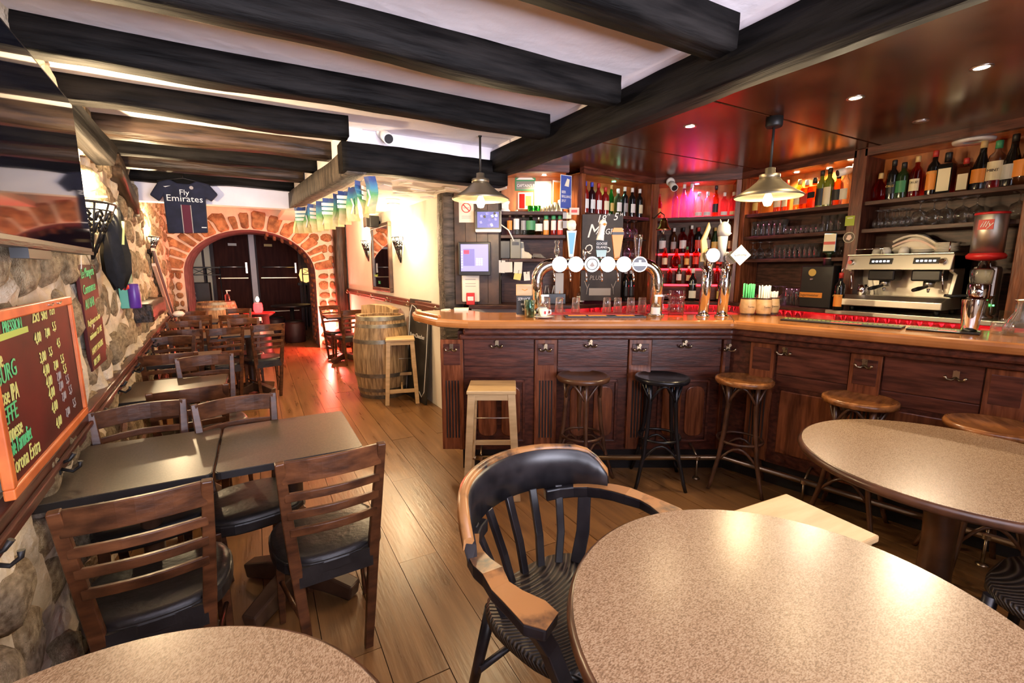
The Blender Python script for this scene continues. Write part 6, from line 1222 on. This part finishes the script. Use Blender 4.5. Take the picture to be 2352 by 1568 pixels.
# grinder with coffee tin
gs = Y2(1.205); g = thing('coffee_grinder', 'steel coffee grinder with a big steel coffee tin on top', 'coffee grinder', tuple(B4.w(gs, -.02, CT)), B4.rz)
m_ = MB(); m_.lathe([(0, 0), (.075, 0), (.08, .015), (.06, .03), (.055, .13), (.07, .16)], 24); obj('base', m_, 'steel', g)
m_ = MB(); m_.bb(-.065, .065, .0, .11, .02, .36); obj('motor_case', m_, 'brushed', g, bevel=.02)
m_ = MB(); m_.lathe([(.055, .13), (.06, .15), (.06, .235), (.055, .24)], 24, (0, -.05, 0)); obj('dose_chamber', m_, 'chrome', g)
m_ = MB(); m_.lathe([(.058, .24), (.062, .33), (.05, .345)], 24, (0, -.04, 0)); obj('hopper', m_, 'mirror_dim', g)
m_ = MB(); m_.lathe([(.035, .345), (.03, .40), (.04, .405)], 20, (0, -.02, 0)); obj('neck', m_, 'chrome', g)
m_ = MB(); m_.lathe([(.04, .395), (.098, .41), (.102, .43), (.088, .447)], 28, (0, -.02, 0)); obj('tin_collar', m_, 'red_paint', g)
m_ = MB(); m_.lathe([(.084, .447), (.084, .70), (.08, .705)], 28, (0, -.02, 0)); ti = obj('coffee_tin', m_, 'brushed', g)
m_ = MB(); m_.lathe([(.086, .70), (.088, .705), (.086, .715), (0, .718)], 28, (0, -.02, 0)); obj('tin_lid', m_, 'red_paint', g)
m_ = MB(); m_.bb(-.038, .038, -.108, -.102, .60, .665); obj('tin_badge', m_, 'red_paint', ti); text(g, 'illy', (-.03, -.110, .617), .055, 'ink_white', shear=.35)
m_ = MB(); m_.tube([(-.03, -.06, .16), (-.12, -.10, .15), (-.16, -.11, .155)], [.008, .012, .010], 8); obj('fork_handle', m_, 'black_plastic', g); m_ = MB(); m_.lathe([(.005, 0), (.005, .01)], 8, (.07, .0, .09)); obj('pilot_light', m_, 'led_green', g)
q = thing('glass_tray', 'clear glass tray beside the coffee grinder', 'tray', tuple(B4.w(Y2(.98), -.04, CT)), B4.rz); m_ = MB(); m_.bb(-.10, .12, -.06, .1, 0, .006); obj('bottom', m_, 'glass', q); m_ = MB(); m_.bb(-.10, .12, -.06, -.052, .006, .07); obj('front_pane', m_, 'g_clear', q)
# cooler box with upturned bottle, bitter bottle
js = Y2(2.385); jl = .27; jg = thing('shot_cooler', 'black shot cooler box with an orange name strip', 'drinks cooler', tuple(B4.w(js, -.10, CT)), B4.rz); m_ = MB(); m_.bb(0, jl, 0, .30, 0, .37); obj('box', m_, 'black_plastic', jg, bevel=.012)
m_ = MB(); m_.tube([(.10, -.002, .31), (.10, .002, .31)], [.032, .032], 20); obj('round_badge', m_, 'l_gold', jg); m_ = MB(); m_.bb(.01, .20, -.004, .0, .09, .135); obj('name_strip', m_, 'l_orange', jg); text(jg, 'Jagermeister', (.016, -.0045, .102), .031, 'ink_black')
m_ = MB(); m_.lathe([(.04, .37), (.04, .43), (.045, .435)], 18, (.16, .12, 0)); obj('bottle_seat', m_, 'steel', jg); m_ = MB(); m_.tube([(.10, -.003, .25), (.10, -.005, .255)], [.012, .012], 10); obj('stag_mark', m_, 'ink_grey', jg)
bj = thing('inverted_bottle', 'square dark green bottle upside down on the shot cooler', 'bottle', tuple(B4.w(js + .16, .02, CT + .41)), B4.rz + .35); m_ = MB(); m_.lathe([(.016, 0), (.018, .05), (.045, .07)], 12); obj('neck', m_, 'b_green', bj); m_ = MB(); m_.bb(-.047, .047, -.047, .047, .07, .24); obj('bottle_body', m_, 'b_green', bj, bevel=.008); m_ = MB(); m_.bb(-.042, .042, -.0485, -.047, .085, .23); l_ = obj('bottle_label', m_, 'l_cream', bj); m_ = MB(); m_.bb(-.042, .042, -.0495, -.0485, .14, .165); obj('label_band', m_, 'l_red', l_)
p = B4.w(s_at(B4, 1924, CT, -.14), -.14, CT); bp_ = bottle(tuple((p.x + .0, p.y, CT)), B4.rz + .1, 'wine', 'b_black', 'cap_red', 'l_orange', 'orange labelled bitter bottle with a pourer beside the shot cooler', lz=(.03, .13)); text(bp_, 'PICON', (0, -.041, .112), .022, 'l_gold', align='CENTER'); m_ = MB(); m_.tube([(0, 0, .305), (.0, 0, .33), (.012, 0, .35)], [.006, .005, .003], 7); obj('pourer', m_, 'steel', bp_)
# stickers on the pillar
for u, v, w_, h_, mt, l, rd in ((1952, 507, .07, .08, 'paper_green', 'green paper square stuck on the wooden pillar', 0), (1950, 545, .045, .045, 'foot_wood', 'round beer sticker on the wooden pillar', 1)):
    a, z = B4.px(u, v, -.032); q = thing('sticker', l, 'sticker', tuple(B4.w(a, -.031, z)), B4.rz); m_ = MB()
    if rd: m_.tube([(0, 0, 0), (0, -.002, 0)], [w_, w_], 24); obj('disc', m_, mt, q); m_ = MB(); m_.tube([(w_ * .93 * math.cos(2 * PI * i / 24), -.003, w_ * .93 * math.sin(2 * PI * i / 24)) for i in range(24)], .002, 5, closed=True); obj('rim', m_, 'paper_cream', q); m_ = MB(); m_.prism([(-.02, -.015), (-.01, .018), (.012, .02), (.022, -.005), (.005, -.025)], -.004, -.002, ax='y'); obj('emblem', m_, 'paper_pink', q)
    else: m_.bb(-w_ / 2, w_ / 2, -.002, 0, -h_ / 2, h_ / 2); obj('sheet', m_, mt, q); m_ = MB(); m_.bb(-.02, .02, -.003, -.002, .02, .026); obj('print', m_, 'paper', q)
# ================================================================ CHALKBOARD, BELL AND HANGING GLASSES
c0, c1 = dep(1338, 492, 4.46), dep(1432, 492, 4.46); zb_ = dep(1338, 690, 4.46).z
cb = thing('wall_chalkboard', 'tall narrow chalkboard with chalk writing behind the beer taps', 'chalkboard', (c0.x, c0.y, zb_), F1.rz); cw, chh = (c1 - c0).length, 2.012 - zb_
m_ = MB(); m_.bb(0, cw, 0, .02, 0, chh); obj('slate', m_, 'chalk_brown', cb)
for s, x, z, sz, mt, sh in (('18', .13, .74, .10, 'ink_white', .25), ('H', .235, .80, .04, 'ink_white', .1), ('5', .29, .76, .10, 'ink_white', .25), ('H', .355, .80, .04, 'ink_white', .1), ('M', .04, .60, .18, 'ink_white', .3), ('ARGEU\'S', .13, .63, .075, 'ink_white', .15), ('Q Pro', .02, .46, .11, 'ink_white', .2), ('8 10€', .08, .34, .09, 'ink_white', .2), ('PLUS', .08, .20, .06, 'ink_grey', .2)): text(cb, s, (x, -.003, z), sz, mt, shear=sh, sx=.9)
m_ = MB(); m_.bb(.08, .29, -.002, 0, .05, .12); obj('chalk_smudge', m_, 'ink_grey', cb)
for x, sg_ in ((.055, 1), (.32, -1)): m_ = MB(); m_.tube([(x, -.003, .06), (x + .008 * sg_, -.003, .12), (x - .02 * sg_, -.003, .19)], .003, 5); m_.tube([(x + .005 * sg_, -.003, .11), (x + .025 * sg_, -.003, .16)], .003, 5); obj('chalk_twig', m_, 'ink_grey', cb)
bl_p = dep(1524, 528, 4.55); be = thing('brass_bell', 'brass bell hanging from a hook by the red steps', 'bell', (bl_p.x, bl_p.y, bl_p.z)); m_ = MB(); m_.lathe([(.07, 0), (.068, .008), (.045, .035), (.034, .08), (.026, .105), (0, .112)], 22); obj('bell_cup', m_, 'brass', be); m_ = MB(); m_.lathe([(0, -.045), (.012, -.04), (.006, -.02), (.004, .02)], 10); obj('clapper', m_, 'old_brass', be); e_ = B3.w(.02, -.02, bl_p.z + .17); m_ = MB(); m_.tube([(0, 0, .11), (0, 0, .14), (-.02, .03, .17), tuple(e_ - bl_p)], .005, 6); obj('hook_arm', m_, 'iron', be); m_ = MB(); m_.lathe([(0, -.012), (.014, 0), (0, .012)], 10, tuple(e_ - bl_p)); obj('wall_boss', m_, 'old_brass', be)
for i, (u, z) in enumerate(((1440, 1.83), (1456, 1.83), (1440, 1.62), (1456, 1.62))):
    s = s_at(B2, u, z, .06); o = bpy.data.objects.new('hanging_glass', glass_mesh('upwine')); COL.objects.link(o); o.location = B2.w(s, .06, z); tag(o, 'stem glass, %s of the four hanging beside the chalkboard' % ORD[i], 'glass', 'hanging stem glasses')
gr = thing('glass_rack', 'dark glass rack with two rails beside the chalkboard', 'rack', tuple(B2.p), B2.rz)
for z in (2.012, 1.803): m_ = MB(); m_.bb(s_at(B2, 1430, 1.9, .06), s_at(B2, 1478, 1.9, .06), .02, .10, z, z + .012); obj('rail', m_, 'iron', gr)
for u, l in ((1435, 'dark wine bottle with a white collar left of its twin'), (1447, 'dark wine bottle with a white collar right of its twin')):
    p = B2.w(s_at(B2, u, CT, .02), .02, CT); bottle(tuple(p), B2.rz, 'wine', 'b_black', 'cap_white', 'l_black', l, sc_=1.1, group='twin wine bottles')
# ================================================================ BOARDED PANEL: SCREENS, ALARM, SIGNS
def pan(u, v, name, label, cat, d=-.015): s, h = B1.px(u, v, d); return thing(name, label, cat, tuple(B1.w(s, d, h)), B1.rz)
PXM = 4.5 / 1050
q = pan(1090, 593, 'till_screen', 'touch screen till showing a lilac menu', 'monitor', -.16); w, h = 70 * PXM / 2, 70 * PXM / 2; m_ = MB(); m_.bb(-w, w, 0, .04, -h - .01, h); obj('case', m_, 'black_plastic', q, bevel=.006); m_ = MB(); m_.bb(-w + .022, w - .022, -.002, 0, -h + .03, h - .022); sc1 = obj('screen', m_, 'screen_blue', q)
m_ = MB(); m_.bb(-.10, -.05, -.004, -.002, .04, .075); obj('red_keys', m_, 'screen_red', sc1); m_ = MB(); m_.bb(-.105, .0, -.003, -.002, -.07, .085); obj('order_list', m_, 'screen_grey', sc1)
for i in range(4):
    for j in range(3): m_ = MB(); m_.bb(.015 + j * .022, .03 + j * .022, -.004, -.002, -.065 + i * .018, -.053 + i * .018); obj('number_key', m_, 'screen_white', sc1)
for i in range(7): m_ = MB(); m_.bb(-.124, -.112, -.004, -.002, -.09 + i * .024, -.08 + i * .024); obj('side_key', m_, 'screen_white', sc1)
m_ = MB(); m_.bb(-.03, .03, .04, .145, -.05, .05); obj('mount', m_, 'iron', q)
q = pan(1121, 508, 'camera_monitor', 'small white monitor showing a bluish camera picture', 'monitor', -.14); m_ = MB(); m_.bb(-.122, .122, 0, .03, -.10, .10); obj('case', m_, 'white_plastic', q, bevel=.012); m_ = MB(); m_.bb(-.118, .118, -.002, 0, -.072, .098); obj('bezel', m_, 'black_plastic', q); m_ = MB(); m_.bb(-.10, .10, -.004, -.002, -.058, .085); s9 = obj('screen', m_, 'screen_pic', q)
for k in range(14): x, z = R.uniform(-.09, .08), R.uniform(-.05, .06); m_ = MB(); m_.prism([(x, z), (x + .02, z + .004), (x + .012, z + .028), (x - .008, z + .02)], -.0052, -.004, ax='y'); obj('picture_patch', m_, R.choice(['screen_white', 'screen_grey', 'screen_blue', 'black_plastic']), s9)
m_ = MB(); m_.tube([(.12, .01, -.03), (.19, .0, -.08), (.24, -.02, -.18)], .006, 6); obj('white_cable', m_, 'white_plastic', q); m_ = MB(); m_.bb(-.03, .03, .03, .125, -.03, .03); obj('mount', m_, 'iron', q)
q = pan(1082, 662, 'alarm_box', 'cream fire alarm box with a red call point', 'alarm', -.015); m_ = MB(); m_.bb(-.085, .085, -.05, 0, -.13, .13); obj('box', m_, 'cream_plastic', q, bevel=.012)
for z in (.085, .045, .02): m_ = MB(); m_.bb(-.05, .05, -.052, -.05, z, z + .006); obj('print_line', m_, 'ink_grey', q)
m_ = MB(); m_.bb(-.04, .04, -.075, -.05, -.155, -.04); rc = obj('call_point', m_, 'red_paint', q, bevel=.005); m_ = MB(); m_.bb(-.028, .028, -.077, -.075, -.115, -.075); obj('call_window', m_, 'paper', rc)
q = pan(1071, 486, 'no_smoking_sign', 'no smoking notice on the boarded panel', 'sign', -.013); m_ = MB(); m_.bb(-.07, .07, -.002, 0, -.10, .10); obj('sheet', m_, 'paper_pink', q); m_ = MB(); m_.tube([(.042 * math.cos(2 * PI * i / 24), -.004, .035 + .042 * math.sin(2 * PI * i / 24)) for i in range(24)], .004, 5, closed=True); obj('red_ring', m_, 'ink_red', q); m_ = MB(); m_.tube([(-.03, -.004, .065), (.03, -.004, .005)], .004, 5); obj('red_bar', m_, 'ink_red', q); m_ = MB(); m_.bb(-.028, .03, -.004, -.002, .030, .040); obj('cigarette', m_, 'ink_grey', q)
for z in (-.045, -.062): m_ = MB(); m_.bb(-.045, .045, -.003, -.002, z, z + .006); obj('print_line', m_, 'ink_grey', q)
# receipt printer and card terminal on the lower shelf
p = B1.w(s_at(B1, 1180, 1.60, .05), .0, 1.6005); q = thing('receipt_printer', 'black receipt printer on the lower shelf', 'printer', tuple(p), B1.rz); m_ = MB(); m_.bb(-.13, -.035, .0, .16, 0, .17); obj('side_case', m_, 'black_plastic', q, bevel=.005); m_ = MB(); m_.bb(-.033, .065, -.03, .16, 0, .185); obj('front_case', m_, 'grey_plastic', q, bevel=.006); m_ = MB(); m_.bb(-.015, .05, -.035, -.03, .125, .155); obj('paper_slot', m_, 'black_plastic', q)
p = B1.w(s_at(B1, 1207, 1.60, .03), .03, 1.6005); q = thing('card_reader', 'cream card reader beside the receipt printer', 'card reader', tuple(p), B1.rz); m_ = MB(); m_.prism([(-.05, 0), (.06, 0), (.065, .03), (.03, .06), (-.01, .07), (-.02, .16), (-.05, .165)], 0, .08, ax='y'); obj('body', m_, 'cream_plastic', q, bevel=.008); m_ = MB(); m_.bb(-.052, -.018, -.002, 0, .10, .15); obj('display', m_, 'grey_plastic', q)
p = B1.w(s_at(B1, 1232, 1.60, .06), .06, 1.6005); q = thing('cable_bundle', 'tangle of pale cables on the lower shelf', 'cable', tuple(p), B1.rz)
for k in range(4): m_ = MB(); m_.tube([(-.09 + .02 * k, 0, .006), (-.03, .03 * math.sin(k), .02 + .008 * k), (.04, -.02, .012 + .01 * k), (.09, .02 * k - .03, .006)], .0035, 6); obj('cable', m_, 'l_grey', q)
# papers clipped below the lower shelf
for i, (u, v, w, h, mt, r, l) in enumerate(((1151, 612, .075, .12, 'paper', .05, 'spotted paper slip clipped under the shelf, first from left'), (1168, 611, .075, .12, 'paper', -.03, 'plain paper slip clipped under the shelf, second from left'), (1190, 612, .08, .13, 'paper', .06, 'paper slip clipped under the shelf, third from left'), (1189, 633, .07, .08, 'paper_yellow', .2, 'yellow note below the paper slips'), (1210, 634, .06, .085, 'paper', -.08, 'small white note beside the yellow one'), (1130, 642, .045, .06, 'paper', -.2, 'instant photo hanging at the left of the slips'), (1146, 640, .042, .055, 'paper', .05, 'instant photo hanging right beside the first photo'))):
    q = pan(u, v, 'paper_slip' if i < 5 else 'instant_photo', l, 'paper', .0 + .004 * i); q.rotation_euler = (0, r, B1.rz); m_ = MB(); m_.bb(-w / 2, w / 2, -.001, .001, -h / 2, h / 2); obj('sheet', m_, mt, q); m_ = MB(); m_.tube([(0, -.003, h / 2 - .02), (0, -.004, h / 2 + .015)], .003, 5); obj('clip', m_, 'iron', q)
    if i > 4: m_ = MB(); m_.bb(-w * .38, w * .38, -.002, -.001, -h * .25, h * .4); obj('picture', m_, 'near_black', q)
# posters and sign in the lit nook
def post(u0, u1, v0, v1, name, label, mat, d=.262, tilt=0):
    a, z1 = B1.px(u0, v0, d); b, z0 = B1.px(u1, v1, d); q = thing(name, label, 'poster', tuple(B1.w((a + b) / 2, d, z0)), B1.rz + tilt); w, h = (b - a) / 2, z1 - z0; m_ = MB(); m_.bb(-w, w, -.002, .001, 0, h); obj('sheet', m_, mat, q); return q, w, h
q, w, h = post(1183, 1230, 402, 438, 'pub_sign', 'green edged pub sign in the lit nook', 'green_label'); m_ = MB(); m_.bb(-w * .88, w * .88, -.005, -.002, h * .08, h * .6); obj('name_plate', m_, 'grey_plastic', q); text(q, 'CAPTAIN\'S PUB', (-w * .82, -.006, h * .24), .040, 'ink_white', sx=.78); m_ = MB(); m_.prism([(-w * .9, h * .7), (0, h * 1.1), (w * .9, h * .7)], -.004, -.001, ax='y'); obj('gable', m_, 'paper', q)
q, w, h = post(1190, 1224, 442, 480, 'drink_poster', 'dark red drinks poster below the pub sign', 'paper_pink', .255); m_ = MB(); m_.bb(-w * .85, -w * .1, -.004, -.002, h * .04, h * .92); obj('bottle_print', m_, 'b_red', q); m_ = MB(); m_.bb(w * .0, w * .8, -.004, -.002, h * .2, h * .8); obj('photo_print', m_, 'l_orange', q)
q, w, h = post(1228, 1266, 416, 480, 'price_list', 'white price list sheet in the lit nook', 'paper', .258)
for k in range(6): m_ = MB(); m_.bb(-w * .5, w * .8, -.003, -.002, h * (.75 - k * .08), h * (.75 - k * .08) + .004); obj('print_line', m_, 'ink_grey', q)
q, w, h = post(1268, 1292, 415, 478, 'food_poster', 'orange food poster with a white border', 'paper', .16, .5); m_ = MB(); m_.bb(-w * .85, w * .85, -.004, -.002, h * .06, h * .94); obj('photo_print', m_, 'l_orange', q)
q, w, h = post(1284, 1315, 402, 480, 'blue_sign', 'blue framed sign with white words at the side of the nook', 'paper', .06, .55); m_ = MB(); m_.bb(-w * .92, w * .92, -.004, -.002, h * .02, h * .98); obj('blue_field', m_, 'blue_sign', q); m_ = MB(); m_.prism([(-.02, h * .68), (.03, h * .66), (.04, h * .88), (.01, h * .90)], -.006, -.004, ax='y'); obj('glass_print', m_, 'paper_cream', q)
for k, s in enumerate(('BEER', 'BRILLIANCE', 'SPOT')): text(q, s, (-w * .8, -.006, h * (.46 - .13 * k)), .035, 'ink_white', sx=.65)
q, w, h = post(1308, 1330, 477, 493, 'pink_note', 'pink bank note stuck on the shelf end', 'paper_pink', -.02); m_ = MB(); m_.bb(-w * .6, w * .6, -.003, -.002, h * .3, h * .7); obj('print', m_, 'l_red', q)
for i, (v0, v1, l) in enumerate(((488, 502, 'upper cream note on the side of the soft drink shelf'), (507, 524, 'lower cream note on the side of the soft drink shelf'))):
    q, w, h = post(1293, 1312, v0, v1, 'cream_note', l, 'paper_cream', .0); m_ = MB(); m_.bb(-w, -w * .1, -.003, -.002, 0, h); obj('grey_half', m_, 'l_grey', q)
p = B1.w(s_at(B1, 1160, 2.045, .08), .08, 2.0455); q = thing('white_dispenser', 'small white dispenser on the top shelf beside the lamp', 'dispenser', tuple(p), B1.rz); m_ = MB(); m_.lathe([(.05, 0), (.05, .01), (.035, .03), (.035, .07), (.045, .09), (.045, .10)], 16); obj('body', m_, 'white_plastic', q); m_ = MB(); m_.bb(-.03, .03, -.05, -.034, .03, .07); obj('plate', m_, 'paper', q)
# things on the back counter, left part
def onback(u, name, label, cat, sg=B1, d=.05): return thing(name, label, cat, tuple(sg.w(s_at(sg, u, CT, d), d, CT + .0005)), sg.rz)
q = onback(1275, 'pen_box', 'black box full of pens and sachets on the back counter', 'box'); m_ = MB(); m_.bb(-.13, .10, -.04, .06, 0, .10); obj('box_body', m_, 'black_plastic', q, bevel=.004)
for k in range(7): m_ = MB(); x = -.11 + k * .025; m_.cyl((x, 0, .08), (x + R.uniform(-.02, .02), R.uniform(-.02, .02), .18), .004, n=6); obj('pen', m_, R.choice(['l_grey', 'ink_black', 'l_silver', 'l_orange']), q)
m_ = MB(); m_.bb(.0, .08, 0, .012, .10, .30); obj('sachet_sheet', m_, 'l_grey', q); m_ = MB(); m_.prism([(.03, .02), (.05, .03), (.085, .055), (.045, .045)], -.043, -.04, ax='y'); obj('tick_mark', m_, 'l_gold', q)
q = onback(1333, 'pump_bottle', 'clear sanitiser pump bottle on the back counter below the chalkboard', 'bottle'); m_ = MB(); m_.lathe([(0, 0), (.035, 0), (.037, .01), (.037, .10), (.012, .125)], 16); obj('bottle_body', m_, 'g_clear', q); m_ = MB(); m_.lathe([(.0378, .02), (.0378, .075)], 16, cap=False); obj('bottle_label', m_, 'paper', q); m_ = MB(); m_.cyl((0, 0, .12), (0, 0, .16), .010); m_.bb(-.012, .04, -.01, .01, .155, .17); obj('pump', m_, 'cream_plastic', q)
q = onback(1125, 'napkin_stack', 'loose white napkins on the back counter', 'napkin')
for k in range(3): m_ = MB(); m_.box((.01 * k, .01 * k, .006 + .008 * k), (.16, .10, .006), rz=.15 * k); obj('napkin', m_, 'paper', q)
# ================================================================ HANGING LAMPS
def pendant(u, v_rim, D, ztop, label, plate):
    p = dep(u, v_rim, D); zr = p.z; t = thing('pendant_lamp', label, 'pendant lamp', (p.x, p.y, 0), 0, 'metal pendant lamps'); m = 'pewter'
    prof = [(.205, 0), (.207, .004), (.165, .030), (.115, .062), (.075, .098), (.062, .115)]
    m_ = MB(); m_.lathe([(r, zr + z) for r, z in prof] + [(r - .003, zr + z - .004) for r, z in prof[::-1]], 40, cap=False); obj('shade', m_, m, t)
    m_ = MB(); m_.lathe([(.062, zr + .112), (.062, zr + .14), (.030, zr + .145), (.030, zr + .18), (.012, zr + .185)], 24); obj('socket_cap', m_, m, t)
    m_ = MB(); m_.cyl((0, 0, zr + .18), (0, 0, ztop), .008); obj('rod', m_, 'iron', t)
    m_ = MB(); m_.lathe([(.045, ztop - .06), (.05, ztop - .05), (.05, ztop)] if plate else [(.012, ztop - .01), (.014, ztop)], 20); obj('ceiling_rose', m_, 'iron', t)
    m_ = MB(); m_.cyl((0, 0, zr - .0), (0, 0, zr + .09), .018); obj('lamp_holder', m_, 'white_plastic', t)
    m_ = MB(); m_.lathe([(0, -.06), (.02, -.055), (.030, -.03), (.028, -.008), (.016, .02)], 16, (0, 0, zr - .0)); obj('bulb', m_, 'bulb', t)
    light('pendant_light', 'POINT', (p.x, p.y, zr - .075), 24, WARM, .035)
pendant(1104, 458, 3.42, 2.432, 'grey metal pendant lamp over the left end of the bar', 0)
pendant(1764, 452, 3.12, 2.46, 'grey metal pendant lamp over the corner of the bar', 1)
# ================================================================ SPOTS
def spot(u, v, h, label, e=16, on=True, mat='spot_disc', r=.030, tgt=None):
    p = zp(u, v, h); t = thing('ceiling_spot', label, 'ceiling light', (p.x, p.y, h), 0, 'recessed ceiling spots'); m_ = MB(); m_.lathe([(r, -.002), (r * 1.45, -.003), (r * 1.5, .002), (r, .004)], 24, cap=False); obj('trim_ring', m_, 'steel', t); m_ = MB(); m_.lathe([(0, -.001), (r, -.001), (r, .003)], 24); obj('lens', m_, mat if on else 'white_plastic', t)
    if on: light('spot_light', 'SPOT', (p.x, p.y, h - .02), e, WARM, .03, tgt or (p.x - .15, p.y - .1, 0), spot=2.75, blend=.8)
spot(1585, 290, 2.46, 'recessed spot glowing in the magenta part of the bar ceiling'); spot(1965, 225, 2.46, 'recessed spot glowing in the middle of the bar ceiling', 16); spot(2255, 155, 2.46, 'recessed spot glowing near the right edge of the bar ceiling', 16); spot(2115, 278, 2.46, 'unlit recessed spot in the bar ceiling', on=False)
def bay(sg, u, z, d, label, mat, col, e):
    s = s_at(sg, u, z, d); p = sg.w(s, d, z); t = thing('bay_spot', label, 'ceiling light', tuple(p), sg.rz, 'small shelf spots'); m_ = MB(); m_.lathe([(.022, -.003), (.034, -.004), (.034, .0)], 20, cap=False); obj('trim_ring', m_, 'steel', t); m_ = MB(); m_.lathe([(0, -.002), (.022, -.002), (.022, .0)], 18); obj('lens', m_, mat, t)
    light('bay_or_added_light', 'SPOT', tuple(p + Vector((0, 0, -.012))), e, col, .02, tuple(p + Vector((0, 0, -1)) + sg.y * .12), spot=2.5, blend=.9)
bay(B4, 1830, 2.398, .12, 'warm shelf spot over the whisky bottles', 'spot_disc', (1, .62, .25), 45); bay(B3, 1601, 2.398, .12, 'violet shelf spot over the frosted bottles', 'spot_violet', (.55, .18, 1), 24); bay(B2, 1410, 2.398, .12, 'green shelf spot over the wine bottles', 'spot_green', (.3, 1, .6), 5); bay(B1, 1250, 2.398, .12, 'warm shelf spot hidden over the posters', 'spot_disc', (1, .75, .4), 50); bay(B4, 1905, 2.398, .2, 'second warm shelf spot in the whisky bay', 'spot_disc', (1, .55, .2), 14)
light('bay_or_added_light', 'SPOT', tuple(B3.w(B3.len / 2, .14, 2.38)), 55, (1, .05, .12), .03, tuple(B3.w(B3.len / 2, .2, 1.8)), spot=2.7, blend=.8)
light('table_glint_light', 'SPOT', tuple(B4.w(Y2(1.40), .10, 2.385)), 130, (1, .78, .5), .045, (1.41, .42, .75), spot=.95, blend=.5)  # added spot aimed at the front table to make its bright reflection
light('bay_or_added_light', 'SPOT', tuple(B4.w(Y2(2.16), .10, 2.385)), 210, (1, .78, .5), .04, (1.39, .66, .75), spot=.95, blend=.5)  # added hidden spot without a fitting, makes the second table reflection
p = zp(2185, 309, 2.44); q = thing('ring_lamp', 'round white ring lamp in the bay over the coffee machine', 'ceiling light', tuple(B4.w(Y2(1.40), .10, 2.398))); m_ = MB(); m_.lathe([(.055, -.012), (.11, -.016), (.115, .0), (.05, .0)], 28, cap=False); obj('ring', m_, 'white_plastic', q); m_ = MB(); m_.lathe([(0, -.002), (.056, -.002), (.056, 0)], 24); obj('lens', m_, 'white_china', q)
# red strips below the top shelves light the bottles from under
for sg, a, b_, nm in ((B3, .08, B3.len - .08, 'corner'), (B4, .08, Y2(2.11), 'whisky'), (B4, Y2(1.97), Y2(1.1), 'liqueur'), (B2, .1, B2.len - .1, 'wine')):
    t = thing('led_strip', 'thin red light strip at the back of the %s shelf' % nm, 'light strip', tuple(sg.p), sg.rz, 'red light strips'); m_ = MB(); m_.bb(a, b_, .245, .255, 2.0455, 2.055); obj('tube', m_, 'led_pink', t); m_ = MB(); m_.bb(a, b_, .255, .262, 2.0455, 2.06); obj('channel', m_, 'steel', t)
# ================================================================ lettering becomes plain mesh
dg = bpy.context.evaluated_depsgraph_get()
for o in [x for x in sc.objects if x.type == 'FONT']:
    me = bpy.data.meshes.new_from_object(o.evaluated_get(dg)); n = bpy.data.objects.new('lettering', me); COL.objects.link(n)
    n.parent = o.parent; n.location = o.location; n.rotation_euler = o.rotation_euler; n.scale = o.scale; bpy.data.objects.remove(o)
